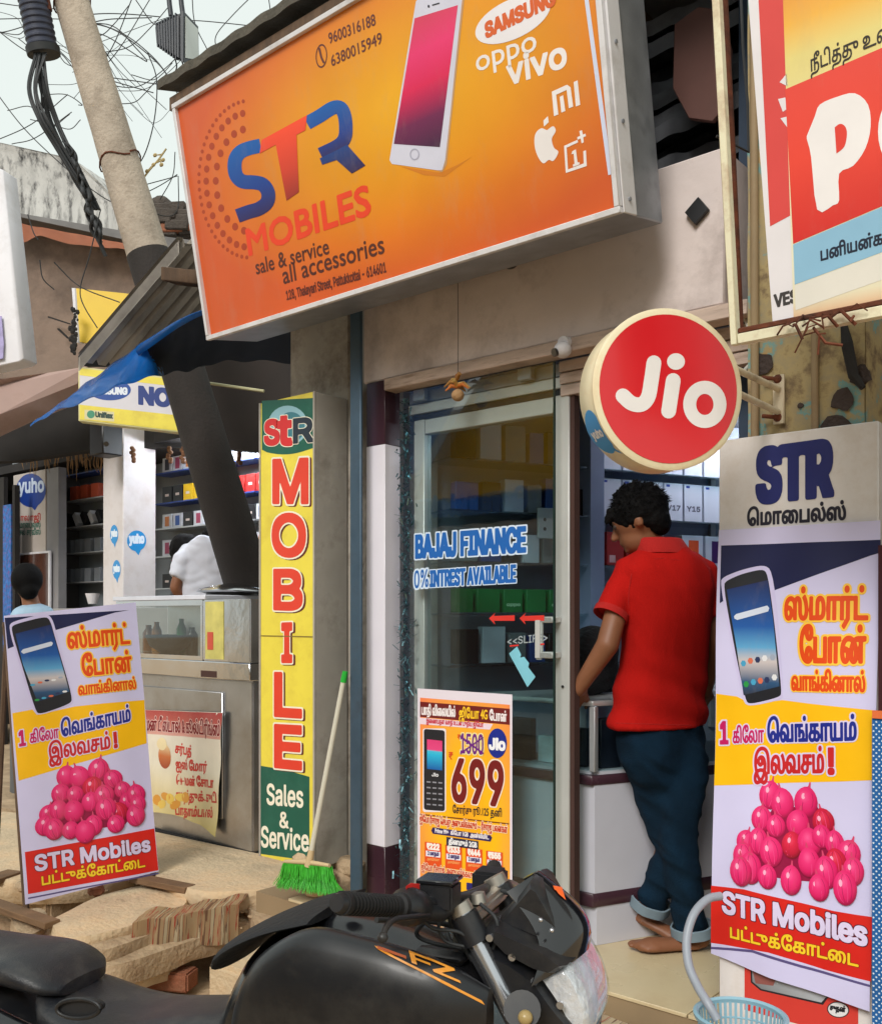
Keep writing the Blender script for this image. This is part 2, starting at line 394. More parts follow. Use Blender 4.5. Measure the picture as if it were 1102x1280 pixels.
            st = s.step; s.step = None; wz = s._fin(bm, name, mm, ly, label if mm is m else None, (min(u), max(u), min(w), max(w))); s.step = st
            if mm is not m: wz.name = 'lettering_outline'
            rs.append(wz)
        return rs[-1]
def stroke(pts, w, capn=6, close=False):
    """outlines (quads and round ends) of a pen stroke through 2D points, as one outline"""
    L = []; R = []; n = len(pts)
    for i, p in enumerate(pts):
        a = pts[max(i-1, 0)]; b = pts[min(i+1, n-1)]; d = Vector((b[0]-a[0], b[1]-a[1])).normalized(); nn = Vector((-d.y, d.x))*w/2
        L.append((p[0]+nn.x, p[1]+nn.y)); R.append((p[0]-nn.x, p[1]-nn.y))
    out = list(L)
    def capf(c, d):
        a0 = math.atan2(d[1], d[0]); return [(c[0]+w/2*math.cos(a0-t), c[1]+w/2*math.sin(a0-t)) for t in [math.pi*(k/capn)-math.pi/2+0 for k in range(capn+1)]]
    d = Vector((pts[-1][0]-pts[-2][0], pts[-1][1]-pts[-2][1]))
    if capn: out += [(pts[-1][0]+w/2*math.cos(math.atan2(d.y, d.x)+math.pi/2-math.pi*k/capn), pts[-1][1]+w/2*math.sin(math.atan2(d.y, d.x)+math.pi/2-math.pi*k/capn)) for k in range(1, capn)]
    out += R[::-1]
    d = Vector((pts[0][0]-pts[1][0], pts[0][1]-pts[1][1]))
    if capn: out += [(pts[0][0]+w/2*math.cos(math.atan2(d.y, d.x)+math.pi/2-math.pi*k/capn), pts[0][1]+w/2*math.sin(math.atan2(d.y, d.x)+math.pi/2-math.pi*k/capn)) for k in range(1, capn)]
    return out
def bez(p0, p1, p2, p3, n=10):
    r = []
    for i in range(n+1):
        t = i/n; a = (1-t)**3; b = 3*t*(1-t)**2; c = 3*t*t*(1-t); d = t**3
        r.append(tuple(a*x+b*y+c*z+d*w for x, y, z, w in zip(p0, p1, p2, p3)))
    return r
def spline(pts, n=8):
    """Catmull-Rom through the points"""
    P = [Vector(p) for p in pts]; P = [P[0]*2-P[1]]+P+[P[-1]*2-P[-2]]; r = []
    for i in range(1, len(P)-2):
        for k in range(n):
            t = k/n; a, b, c, d = P[i-1], P[i], P[i+1], P[i+2]
            r.append(0.5*((2*b)+(c-a)*t+(2*a-5*b+4*c-d)*t*t+(3*b-a-3*c+d)*t**3))
    r.append(P[-2]); return r
def rrect(x0, y0, x1, y1, r, n=5):
    o = []
    for cx, cy, a in ((x1-r, y1-r, 0), (x0+r, y1-r, 90), (x0+r, y0+r, 180), (x1-r, y0+r, 270)):
        for k in range(n+1):
            t = math.radians(a+90*k/n); o.append((cx+r*math.cos(t), cy+r*math.sin(t)))
    return o
ORD = ['first', 'second', 'third', 'fourth', 'fifth', 'sixth', 'seventh', 'eighth', 'ninth', 'tenth']

# ---------------------------------------------------------------- shared materials
M_white = mat('white_paint', rgb(222, 220, 225), rough=.5, var=.06, dirt=rgb(160, 150, 140), dirtamt=.35, dscale=4)
M_cream = mat('cream_paint', rgb(214, 205, 188), rough=.6, var=.08, dirt=rgb(150, 130, 105), dirtamt=.5, dscale=5)
M_maroon = mat('maroon_tile', rgb(62, 38, 48), rough=.25, var=.15)
M_alu = mat('aluminium', rgb(196, 198, 200), rough=.38, metal=.55, var=.08, scale=12)
M_galv = mat('galvanised', rgb(165, 170, 178), rough=.42, metal=.7, var=.25, scale=18, dirt=rgb(95, 95, 98), dirtamt=.4, dscale=9)
M_black = mat('black_plastic', rgb(22, 22, 25), rough=.42, var=.2)
M_rust = mat('rusty_iron', rgb(110, 58, 36), rough=.85, metal=.2, var=.4, scale=22, bump=.3, dirt=rgb(55, 35, 28), dirtamt=.8, dscale=10)
M_wood = mat('weathered_wood', rgb(96, 74, 56), rough=.85, var=.35, scale=4, stretch=(8, 8, 1), bump=.3)
M_dark = mat('dark_grime', rgb(40, 37, 36), rough=.9, var=.4, scale=5)
M_wire = mat('black_cable', rgb(38, 40, 42), rough=.6)
M_blk = mat('black_gloss', rgb(14, 14, 16), rough=.2, coat=.6)

# ================================================================ ground, steps, shop building
M_dirt = mat('sandy_dirt', rgb(200, 172, 138), rough=.95, var=.25, scale=3, bump=.6, bscale=30, dirt=rgb(140, 112, 84), dirtamt=.6, dscale=5)
M_conc = mat('worn_concrete', rgb(204, 182, 150), rough=.9, var=.25, scale=4, bump=.5, bscale=45, dirt=rgb(196, 150, 100), dirtamt=.35, dscale=4)
M_conc2 = mat('worn_stone', rgb(180, 156, 126), rough=.9, var=.28, scale=6, bump=.6, bscale=50, dirt=rgb(128, 100, 74), dirtamt=.55, dscale=8)
def gz(x, y):
    d = math.hypot(x+2, y-1.5)
    return (noise.noise(Vector((x*1.3, y*1.3, 0)))*.03+noise.noise(Vector((x*6, y*6, 3)))*.012)*max(0, 1-d/9)-.012
gb = MB(); gb.grid(lambda u, v: Vector((-8+12*u, -4+12*v, gz(-8+12*u, -4+12*v))), 150, 150)
for a, b in (((-60, -60), (60, -4)), ((-60, 8), (60, 60)), ((-60, -4), (-8, 8)), ((4, -4), (60, 8))):
    gb.add([(a[0], a[1], -.012), (b[0], a[1], -.012), (b[0], b[1], -.012), (a[0], b[1], -.012)], [(0, 1, 2, 3)])
gb.build('ground', M_dirt, smooth=60, kind='structure')
FL = .36
M_tile = mat('cream_floor_tile', rgb(214, 196, 158), rough=.28, var=.07, scale=3, dirt=rgb(170, 140, 100), dirtamt=.35, dscale=3)
M_grout = mat('floor_grout', rgb(150, 128, 98), rough=.9)
fl = MB().box((-3.34, 2.66, 0), (-.70, 6.4, FL-.012)).build('shop_floor', M_grout, kind='structure')
k = 0
for i in range(4):
    for j in range(4):
        x0, y0 = -3.12+.605*i, 2.655+.605*j
        MB().box((x0, y0, FL-.012), (x0+.6, y0+.6, FL)).build('tile', M_tile, fl, bevel=.0015)
st = MB()
st.prism([(-2.95, 2.12, 0), (-.62, 2.16, 0), (-.6, 2.655, 0), (-2.95, 2.655, 0)], (0, 0, .285))
st.build('front_step', M_conc, bevel=.02, seg=2, kind='structure')

YF = 2.78
xc0 = onY(458, 600, YF).x; xc1 = onY(481, 600, YF).x; yc1 = onX(500, 600, xc1).y
M_lint = mat('plastered_lintel', rgb(222, 208, 204), rough=.75, var=.12, scale=3, bump=.12, bscale=18, dirt=rgb(128, 112, 106), dirtamt=.55, dscale=2.5)
M_wtile = mat('white_glazed_tile', rgb(226, 222, 232), rough=.18, var=.05)
M_plank = mat('peach_board', rgb(200, 178, 164), rough=.7, var=.2, scale=5, stretch=(1, 1, 8), dirt=rgb(110, 84, 62), dirtamt=.6, dscale=6)
bld = thing('shop_building', 'small mobile phone shop with plastered lintel and white tiled columns', 'shop', (-1.9, 2.9, 0))
MB().box((xc0-.02, YF, 2.5), (onY(905, 0, YF).x, 2.98, 2.98)).build('lintel', M_lint, bld, bevel=.006)
cb = (.02, .05, .49)
def column(x0, x1, y0, y1, zt, zm=2.24):
    MB().box((x0+.004, y0+.004, 0), (x1-.004, y1-.004, zt)).build('column', M_lint, bld)
    z = .62; k = 0
    MB().box((x0, y0, .3), (x1, y1, z)).build('base_tile', M_maroon, bld, bevel=.002)
    while z < zm-.01:
        z2 = min(z+4, zm); MB().box((x0, y0, z+.001), (x1, y1, z2)).build('column_tile', M_wtile, bld, bevel=.0015); z = z2
    MB().box((x0, y0, zm+.001), (x1, y1, zt)).build('top_tile', M_maroon, bld, bevel=.002)
column(xc0, xc1, YF, yc1, 2.498)
MB().box((-1.20, 2.72, .3), (-.80, 3.0, 1.0)).build('base_tile', M_maroon, bld, bevel=.002)
MB().box((xc1+.005, YF-.012, 2.452), (-1.17, 2.84, 2.498)).build('lip_board', M_plank, bld, bevel=.003)
for q in range(3):
    MB().box((onY(700, 0, 2.86).x, 2.85+.004*q, 2.45-.042*q-.038), (-1.17, 2.89+.004*q, 2.45-.042*q)).build('plank', M_plank, bld, bevel=.002)
# inside of the room
M_room = mat('room_wall', rgb(150, 158, 178), rough=.6, var=.08)
M_roomd = mat('room_ceiling', rgb(120, 122, 128), rough=.8)
IV = Vector((.4, .917, 0)).normalized(); IN = Vector((IV.y, -IV.x, 0)); S0 = Vector((-2.72, 3.07, 0))
def sp(s, out=0.0, z=0.0): return S0+IV*s+IN*out+Vector((0, 0, z))
MB().box((-3.0, 3.0, 2.5), (-.7, 6.4, 2.56)).build('room_ceiling', M_roomd, bld)
MB().prism([sp(-.1, -.06, FL), sp(-.1, 0, FL), sp(3.4, 0, FL), sp(3.4, -.06, FL)], (0, 0, 2.14)).build('side_wall', M_room, bld)
MB().box((-1.6, 6.1, FL), (-.7, 6.2, 2.5)).build('back_wall', M_room, bld)
MB().box((-.86, 3.0, 0), (-.76, 6.2, 2.9)).build('side_wall', M_room, bld)
# end wall beside the post
M_endw = mat('old_limewash', rgb(176, 168, 156), rough=.85, var=.2, scale=4, bump=.3, bscale=30, dirt=rgb(84, 72, 62), dirtamt=.75, dscale=4)
MB().box((-3.36, 2.865, 0), (-2.97, 5.4, 3.02)).build('end_wall', M_endw, bld, bevel=.01)
rb = MB()
random.seed(3)
for q in range(16):
    x = -3.0+random.uniform(-.12, .1); rb.sphere((x, 2.72+random.uniform(-.06, .12), .3+random.uniform(-.1, .22)), random.uniform(.04, .08), 1.2, 1, .8, 7, 5)
o = rb.build('rubble_footing', M_conc2, bld, smooth=30); o['kind'] = 'stuff'
# steel post with the dark joint beside it
M_bpost = mat('blue_grey_steel', rgb(70, 92, 110), rough=.5, metal=.3, var=.25, scale=8, dirt=rgb(50, 52, 55), dirtamt=.5, dscale=8)
xp0, xp1 = onY(437, 0, 2.70).x, onY(452, 0, 2.70).x
MB().box((xp0, 2.70, .1), (xp1-.006, 2.715, 3.0)).build('steel_post', M_bpost, None, (xp0, 2.7, .1), bevel=.004, label='blue grey square steel post between the vertical sign and the white column', cat='post')
MB().box((xp1+.004, 2.79, .1), (xc0-.004, 2.86, 2.99)).build('wall_joint', M_dark, bld)

# ================================================================ counter, shelves, boxes
M_cwhite = mat('white_laminate', rgb(196, 196, 206), rough=.35, var=.05)
ctr = thing('display_counter', 'glass topped shop counter with white panels and maroon bands beside the man', 'counter', (-1.9, 3.2, FL))
A = Vector((-1.83, 2.98, 0)); cB = A+IV*1.9; Cc = cB-IN*.5; Dd = Vector((-2.40, 2.98, 0))
foot = [A, cB, Cc, Dd]
def slab(z0, z1, grow, name, m, **k):
    c = sum(foot, Vector())/4; pts = [p+(p-c).normalized()*grow*1.4+Vector((0, 0, z0)) for p in foot]
    return MB().prism(pts, (0, 0, z1-z0)).build(name, m, ctr, **k)
slab(FL+.001, .50, -.012, 'kick_board', M_cwhite)
slab(.50, .55, .004, 'band', M_maroon, bevel=.003); slab(.55, .94, -.004, 'panel', M_cwhite); slab(.94, .975, .008, 'band', M_maroon, bevel=.003)
slab(.976, .99, -.01, 'case_floor', M_cwhite)
M_cglass = glassmat('case_glass', (.85, .92, .92), 1.0)
for p, q in ((Dd, A), (A, cB)):
    w = (q-p).normalized(); MB().prism([p+w*.01+Vector((0, 0, .99)), q-w*.01+Vector((0, 0, .99)), q-w*.01+Vector((0, 0, 1.225)), p+w*.01+Vector((0, 0, 1.225))], w.cross(Vector((0, 0, 1)))*-.005).build('case_glass', M_cglass, ctr)
slab(1.225, 1.245, .004, 'top_rail', M_alu, bevel=.003)
for p in (A, Dd, A+IV*.75):
    MB().box((p.x-.012, p.y-.012, .99), (p.x+.012, p.y+.012, 1.224)).build('upright', M_alu, ctr, bevel=.002)
M_goods = [mat('goods_%d' % i, c, rough=.45, var=.3, scale=14) for i, c in enumerate([rgb(26, 30, 44), rgb(210, 212, 218), rgb(180, 118, 50), rgb(60, 110, 150), rgb(36, 36, 40)])]
random.seed(11)
def leanbox(x, y, z, w, h, d, a, m, lab, t=0.0):
    ax = Vector((math.cos(a), math.sin(a), 0)); up = Vector((-math.sin(a)*math.sin(t), math.cos(a)*math.sin(t), math.cos(t))); az = ax.cross(up)
    c = Vector((x, y, z))+up*h/2
    return MB().obox(c, ax*w/2, az*d/2, up*h/2).build('goods_box', m, None, (x, y, z), bevel=.002, label=lab, cat='box', group='goods in the counter case')
gi = 0
for (s, o, w, h, m, lab) in ((.10, -.06, .09, .18, 0, 'tall black accessory box at the near end of the counter case'), (.24, -.07, .10, .10, 1, 'silver grey carton in the counter case'), (.25, -.055, .11, .035, 2, 'flat orange carton below the silver one in the counter case'), (.36, -.09, .07, .13, 3, 'blue blister pack in the counter case'), (.50, -.08, .1, .15, 4, 'dark carton in the counter case behind the man')):
    p = A+IV*s+IN*o; leanbox(p.x, p.y, .992 if m != 1 else 1.03, w, h, .05, math.atan2(IV.y, IV.x), M_goods[m], lab)
for q, (x, w, h, m, lab) in enumerate(((-2.32, .10, .12, 3, 'teal charger pack behind the sliding glass in the case'), (-2.2, .1, .16, 4, 'black charger pack behind the sliding glass in the case'), (-2.06, .11, .1, 1, 'white charger pack behind the sliding glass in the case'), (-1.94, .08, .14, 0, 'navy charger pack behind the sliding glass in the case'))):
    leanbox(x, 3.06, .992, w, h, .04, 0, M_goods[m], lab)
# wall shelving
M_shg = glassmat('shelf_glass', (.7, .8, .8), 1.0, dens=.12)
shf = thing('wall_shelving', 'glass shelves of phone boxes on metal uprights along the shop side wall', 'shelving', sp(1, 0, FL))
ZS = [2.21, 1.995, 1.78, 1.565, 1.35]
for z in ZS: MB().prism([sp(.02, .01, z-.012), sp(2.6, .01, z-.012), sp(2.6, .2, z-.012), sp(.02, .2, z-.012)], (0, 0, .008)).build('shelf', M_shg, shf)
for s in (.02, .78, 1.55, 2.3): MB().prism([sp(s, .002, 1.0), sp(s+.03, .002, 1.0), sp(s+.03, .022, 1.0), sp(s, .022, 1.0)], (0, 0, 1.48)).build('upright', M_alu, shf)
M_pan = mat('blue_grey_board', rgb(128, 142, 176), rough=.5, var=.06)
MB().prism([sp(.70, .0, 1.2), sp(.775, .0, 1.2), sp(.775, .215, 1.2), sp(.70, .215, 1.2)], (0, 0, 1.28)).build('end_panel', M_pan, shf, bevel=.002)
M_bw = mat('box_white', rgb(206, 210, 226), rough=.4, var=.05); M_br = mat('box_red', rgb(176, 34, 30), rough=.4); M_bg = mat('box_green', rgb(34, 128, 66), rough=.45)
M_bb = mat('box_black', rgb(24, 24, 28), rough=.4); M_bbl = mat('box_blue', rgb(30, 70, 140), rough=.4)
def shelfbox(s, z, w, h, m, lab, grp=None, txt=None, tcol=None, mark=None, d=.05, out=.13):
    e = thing('phone_box', lab, 'box', sp(s+w/2, out, z), grp)
    MB().prism([sp(s, out-d/2, z), sp(s+w, out-d/2, z), sp(s+w, out+d/2, z), sp(s, out+d/2, z)], (0, 0, h)).build('carton', m, e, bevel=.0015)
    pn = Panel(sp(s, out+d/2, z), IV, Vector((0, 0, 1)), e, gap=.0006)
    if mark: pn.put('printed_mark', [[(a*w, b*h) for a, b in mark[0]]], mark[1], 1)
    if txt: pn.text(txt, (w*.14, h*.28), (w*.86, h*.28), h*.13, tcol, 2, px=False, bold=.05)
    return e
corner = [(.1, .9), (.3, .9), (.3, .96), (.1, .96)]
G1 = 'white phone boxes on the glass shelves'
s0 = .80
labs = {(1, 4): ('Y15', 'white phone box printed Y15 on the shelf by the banner'), (1, 3): ('V17', 'white phone box printed V17 above the shirt collar')}
for r, z in enumerate(ZS[:2]):
    for q in range(8):
        s = s0+q*.118; t, lab = labs.get((r, q), (None, None)); lab = lab or ('plain white phone box on the upper glass shelf' if r == 0 else 'plain white phone box on the shelf behind the man')
        shelfbox(s, z, .108, .175, M_bw, lab, None if t else G1, t, ink(90, 90, 110), (corner, ink(40, 70, 170)), d=.05)
shelfbox(1.80, ZS[1], .13, .17, mat('box_buff', rgb(206, 196, 170), rough=.5), 'buff box with a drawn cable loop on the upper shelf')
for q in range(2): shelfbox(.83+q*.105, ZS[2], .095, .15, M_br, 'red phone box standing by the face of the man', 'red phone boxes', None, None, ([(.15, .08), (.5, .08), (.5, .3), (.15, .3)], ink(230, 190, 190)))
redlab = [(.3, .15), (.78, .15), (.78, .85), (.3, .85)]
for q in range(3): shelfbox(1.26+q*.14, ZS[2], .125, .15, M_bw, 'white box with %s label on the shelf beside the collar' % ['an orange', 'a red and navy', 'a grey earphone'][q], None, None, None, (redlab, [ink(220, 80, 30), ink(60, 20, 90), ink(90, 100, 120)][q]))
random.seed(5)
cols = [(M_bb, 'black'), (M_bbl, 'blue'), (mat('box_grey', rgb(120, 124, 130), rough=.5), 'grey'), (M_bw, 'pale')]
for r, z in enumerate(ZS):
    s = .07; q = 0
    while s < .62:
        w = random.uniform(.07, .11); m, nm = cols[(q*3+r) % 4]
        if r == 3: m, nm = M_bg, 'green'
        shelfbox(s, z, w, random.uniform(.11, .16) if r != 3 else .1, m, '%s phone carton, %s on the %s shelf seen through the glass door' % (nm, ORD[q], ORD[r]), 'cartons behind the glass door', 'oppo' if r == 3 and q in (2, 4) else None, ink(200, 240, 200)); s += w+.02; q += 1
# white cartons on the counter line, seen through the glass
sw = thing('switch_board', 'pale switch board with two sockets on the wall behind the glass', 'switch board', sp(.45, .225, 1.9))
pn = Panel(sp(.42, .24, 1.88), IV, Vector((0, 0, 1)), sw)
MB().prism([sp(.42, .225, 1.88), sp(.56, .225, 1.88), sp(.56, .24, 1.88), sp(.42, .24, 1.88)], (0, 0, .13)).build('plate', M_cwhite, sw, bevel=.002)
for a, b in ((.03, .08), (.08, .08), (.03, .04), (.1, .05)): pn.put('socket', [pn.ell(a, b, .008, .008, 10)], M_black, 1)
# dark jacket-like bundle on the counter
bg = MB()
p = A+IV*.18-IN*.28
for q in range(7):
    bg.sphere((p.x+random.uniform(-.06, .06), p.y+random.uniform(-.1, .12), 1.30+random.uniform(-.02, .16)), random.uniform(.07, .1), 1, 1, 1, 12, 8)
remesh(bg, 'cloth_bundle', .014, mat('black_cloth', rgb(20, 20, 24), rough=.9, bump=.5), None, (p.x, p.y, 1.246), disp=lambda c: noise.noise(c*14)*.012)
tag(bpy.data.objects['cloth_bundle'], 'rumpled black bundle on the counter inside the doorway', 'bundle')
# ceiling tube lamp added to brighten the inside of the shop
M_tube = bpy.data.materials.new('lit_tube'); M_tube.use_nodes = True
pb = M_tube.node_tree.nodes['Principled BSDF']; pb.inputs['Emission Color'].default_value = (.85, .92, 1, 1); pb.inputs['Emission Strength'].default_value = 34; pb.inputs['Base Color'].default_value = (.9, .9, .9, 1)
tl = thing('tube_lamp', 'white tube lamp added on the shop ceiling to brighten the room', 'lamp', (-1.75, 4.3, 2.46))
MB().box((-1.78, 3.9, 2.465), (-1.72, 4.9, 2.498)).build('housing', M_white, tl, bevel=.003)
MB().tube([(-1.75, 3.94, 2.445), (-1.75, 4.86, 2.445)], .014, 10).build('lamp_tube', M_tube, tl, smooth=40)

# ================================================================ sliding glass door and fixed glass
YD = 2.865
dx = lambda px, Y=YD: onY(px, 0, Y).x
dz = lambda px, py, Y=YD: onY(px, py, Y).z
gd = thing('glass_door', 'aluminium framed glass door with pale stiles and pull handle', 'door', (dx(615), YD, FL))
x0, x1, x2, x3 = dx(517), dx(530), dx(691), dx(711)
zt, zi = 2.335, 2.275
def bxs(nm, a, b, m=M_alu, par=gd, **k): return MB().box(a, b).build(nm, m, par, bevel=.003, **k)
M_alup = mat('pale_aluminium', rgb(205, 206, 204), rough=.35, metal=.35, var=.06)
bxs('stile', (x0, YD, FL), (x1, YD+.045, zt), M_alup); bxs('stile', (x2, YD, FL), (x3, YD+.045, zt), M_alup)
bxs('rail', (x1+.001, YD+.002, zi), (x2-.001, YD+.043, zt-.001), M_alup); bxs('rail', (x1+.001, YD+.002, FL), (x2-.001, YD+.043, FL+.09), M_alup)
M_dg = glassmat('door_glass', (.82, .90, .90), 1.0)
MB().box((x1, YD+.018, FL+.09), (x2, YD+.026, zi)).build('pane', M_dg, gd)
# handle
hx = (dx(681)+dx(691))/2
for z in (dz(686, 775)-.01, dz(686, 822)): MB().box((hx-.01, YD-.055, z), (x2+.035, YD-.001, z+.022)).build('handle_foot', M_alup, gd, bevel=.003)
MB().box((dx(679), YD-.06, dz(686, 824)), (dx(688), YD-.04, dz(686, 773))).build('handle', M_alup, gd, bevel=.006, seg=2)
MB().tube([(x3-.025, YD-.002, dz(700, 858)), (x3-.025, YD-.006, dz(700, 858))], .005, 8).build('lock', M_black, gd)
M_brw = mat('brown_felt', rgb(70, 46, 40), rough=.9)
MB().box((x3+.001, YD+.005, FL), (x3+.018, YD+.04, 2.44)).build('door_jamb', M_brw, gd)
# head frame above the door
hd = thing('door_track', 'grey aluminium door head track below the peach board', 'track', (dx(610), YD, 2.34))
MB().box((xc1+.05, YD, 2.36), (dx(745), YD+.05, 2.40)).build('track_bar', M_alup, hd, bevel=.003)
MB().box((xc1+.05, YD+.004, 2.402), (dx(745), YD+.05, 2.450)).build('upper_bar', M_galv, hd, bevel=.003)
MB().box((xc1+.05, YD+.01, 2.338), (dx(708), YD+.05, 2.358)).build('track_gap', M_black, hd)
for px in (522, 652): MB().box((dx(px), YD-.03, 2.405), (dx(px)+.06, YD-.002, 2.45)).build('hanger_block', M_galv, hd, bevel=.003)
# frameless front glass
fg = thing('fixed_glass', 'frameless glass sheet with blue finance lettering before the door', 'glass', (dx(600), 2.80, FL))
YG = 2.81
MB().box((dx(512, YG), YG, FL+.002), (dx(691, YG), YG+.006, 2.44)).build('pane', glassmat('front_glass', (.92, .96, .96), 1.9, ior=1.55), fg)
M_gedge = mat('glass_edge', rgb(28, 50, 46), rough=.2)
MB().box((dx(691, YG)+.0005, YG-.001, FL+.002), (dx(691, YG)+.006, YG+.007, 2.44)).build('glass_edge', M_gedge, fg)
pg = Panel((dx(512, YG), YG, 0), (1, 0, 0), (0, 0, 1), fg, gap=.0008)
cB1, cW = ink(24, 96, 176), ink(206, 222, 240)
pg.text('BAJAJ FINANCE', (520, 697), (656, 689), 27, cB1, 1, bold=.045, outline=(cW, .11))
pg.text('0%', (518, 735), (535, 733), 21, cB1, 1, bold=.0, outline=(cW, .10)); pg.text('INTREST AVAILABLE', (538, 733), (644, 727), 19, cB1, 1, bold=.04, outline=(cW, .10))
red = ink(214, 52, 44)
for a in (0, 38):
    pg.put('arrow_sticker', [[(611+a, 773), (619+a, 766), (617+a, 770), (643+a*.97, 769), (643+a*.97, 776), (617+a, 776), (619+a, 781)]], red, 1, px=True)
pg.text('<<SLIFE>', (634, 806), (684, 801), 9, ink(150, 160, 165), 1); pg.put('red_rule', [[(637, 806.5), (648, 805.6), (648, 807.4), (637, 808.5)], [(670, 805), (680, 804), (680, 806), (670, 807)]], red, 1, px=True)
pg.put('torn_sticker', [[(636, 817), (646, 808), (651, 818), (650, 822), (655, 821), (661, 829), (660, 834), (669, 846), (659, 859)]], mat('pale_blue_sticker', rgb(128, 196, 214), rough=.3, var=.15), 1, px=True)

# tinsel, charm, camera
tb = MB(); random.seed(2)
for q in range(900):
    z = random.uniform(.5, 2.42); x = dx(507, 2.83)+random.gauss(0, .018); y = 2.83+random.gauss(0, .012); s_ = random.uniform(.008, .02); a = random.uniform(0, 6.3); b = random.uniform(-1, 1)
    d = Vector((math.cos(a)*math.cos(b), math.sin(a)*math.cos(b), math.sin(b)))*s_; e = Vector((-math.sin(a), math.cos(a), .2))*.003
    c = Vector((x, y, z)); tb.add([c-d-e, c+d-e, c+d+e, c-d+e], [(0, 1, 2, 3)])
tb.build('tinsel_garland', mat('teal_foil', rgb(130, 170, 180), rough=.25, metal=.9, var=.6, scale=60), None, (dx(507, 2.83), 2.83, .5), label='teal and silver tinsel strand hanging between white column and glass', cat='garland', kind='stuff')
ch = thing('lemon_charm', 'string charm of dried chillies and a lemon hanging at the door', 'charm', onY(572, 345, 2.74))
P0 = onY(572, 350, 2.74); P1 = onY(571, 478, 2.74); P2 = onY(572, 494, 2.74)
MB().tube([P0, P0.lerp(P1, .5)+Vector((.004, 0, 0)), P2], .0012, 5).build('thread', M_wire, ch)
MB().sphere(P2, .024, 1, 1, .95, 16, 10).build('lemon', mat('dried_lemon', rgb(176, 138, 96), rough=.8, bump=.4), ch, smooth=60)
random.seed(4)
for q in range(9):
    a = q/9*6.28; c = P1+Vector((0, 0, random.uniform(-.025, .02))); e = c+Vector((math.cos(a)*.055, math.sin(a)*.04, random.uniform(-.02, .012)))
    MB().tube([c, c.lerp(e, .5)+Vector((0, 0, .012)), e], [.007, .0075, .002], 7).build('chilli', mat('dried_chilli_%d' % (q % 3), [rgb(196, 110, 40), rgb(206, 164, 90), rgb(170, 120, 60)][q % 3], rough=.6), ch, smooth=60)
cc = thing('security_camera', 'small white dome security camera under the lintel left of the round sign', 'camera', onY(703, 437, 2.74))
c = onY(703, 437, 2.745); MB().tube([c+Vector((0, .035, .028)), c+Vector((0, .0, .024))], .022, 14).build('mount', M_white, cc, smooth=40)
MB().sphere(c, .03, 1, 1, .95, 18, 12).build('housing', M_white, cc, smooth=60)
MB().tube([c+Vector((-.012, -.02, -.010)), c+Vector((-.016, -.031, -.014))], .014, 14).build('lens', M_blk, cc, smooth=40)

# ================================================================ the 699 poster on the glass
YP = 2.806
pp = thing('price_poster', 'orange poster offering a phone for 699 taped low on the glass', 'poster', onY(580, 1120, YP))
pw = Panel((onY(522, 0, YP).x, YP-.0009, 0), (1, 0, 0), (0, 0, 1), pp, gap=.0007)
for q in (1,):
    MB().box((onY(522, 0, YP).x, YP-.0006, onY(522, 1135, YP).z), (onY(640, 0, YP).x, YP+.0008, onY(530, 861, YP).z)).build('sheet', mat('poster_paper', rgb(226, 216, 226), rough=.5, var=.03), pp)
org, yel, mar = grad('poster_orange', [(0, rgb(250, 170, 20)), (.4, rgb(252, 188, 10)), (1, rgb(240, 130, 80))], 'R', (.55, .45), .75), ink(252, 190, 20), ink(112, 26, 26)
def Q(*p): return [list(p)]
def edge(t, l): return (522+l, t)
pw.put('orange_ground', Q((525, 872), (637, 881), (637, 1140), (525, 1128)), org, 1, px=True)
pw.put('title_band', Q((525, 877), (637, 886), (637, 906), (525, 896)), mar, 2, px=True)
pw.text('பாதி விைலயில்', (527, 893), (569, 896), 9, ink(236, 226, 226), 3, bold=.05)
pw.text('ஜிேயா 4G', (574, 897), (609, 899), 9, ink(250, 200, 40), 3, bold=.04); pw.text('ேபான்', (612, 900), (633, 902), 9, ink(236, 226, 226), 3, bold=.05)
pw.put('pale_band', Q((525, 897), (616, 905), (612, 912), (525, 905)), ink(236, 214, 226), 2, px=True)
pw.text('இைணயதள வசதி உடன் புதிய ஜிேயா', (533, 903.5), (604, 909), 4.6, ink(200, 50, 70), 3, bold=.05)
pw.put('phone_halo', [rrect(528.5, 910.5, 557.5, 1015, 3)], ink(236, 226, 230), 3, px=True)
pw.put('feature_phone', [[(x, y+(x-530)*.075) for x, y in rrect(530, 911, 556, 1012, 3)]], ink(34, 34, 40), 4, px=True)
pw.put('phone_screen', Q((534, 924), (553, 926), (553, 963), (534, 961)), grad('phone_screen', [(0, rgb(20, 90, 170)), (.5, rgb(40, 180, 220)), (.62, rgb(70, 190, 220)), (.66, rgb(226, 70, 130)), (1, rgb(220, 60, 120))], 'V'), 5, px=True)
pw.text('Jio', (540, 970), (548, 970.6), 4, ink(220, 220, 225), 5, bold=.05)
ks = []
for r in range(5):
    for c_ in range(3):
        x = 533.5+c_*7.3; y = 976+r*7+(x-530)*.075; ks.append([(x, y), (x+5, y+.4), (x+5, y+2.2), (x, y+1.8)])
pw.put('keypad', ks, ink(140, 140, 150), 5, px=True)
pw.put('jio_disc', [pw.ell(621.5, 929, 12, 18.5, 32)], ink(20, 40, 140), 4, px=True)
pw.text('Jio', (612, 936), (631, 937.5), 13, ink(240, 240, 245), 5, bold=.07)
pw.text('1500', (576, 941), (604, 943), 24, ink(110, 30, 130), 4, bold=.0, outline=(ink(240, 225, 160), .06))
pw.put('cross_out', [[(575, 922), (577, 920), (605, 941), (604, 943)], [(575, 941), (576, 943), (605, 922), (603.5, 921)]], ink(110, 30, 130), 6, px=True, lay2=.0002)
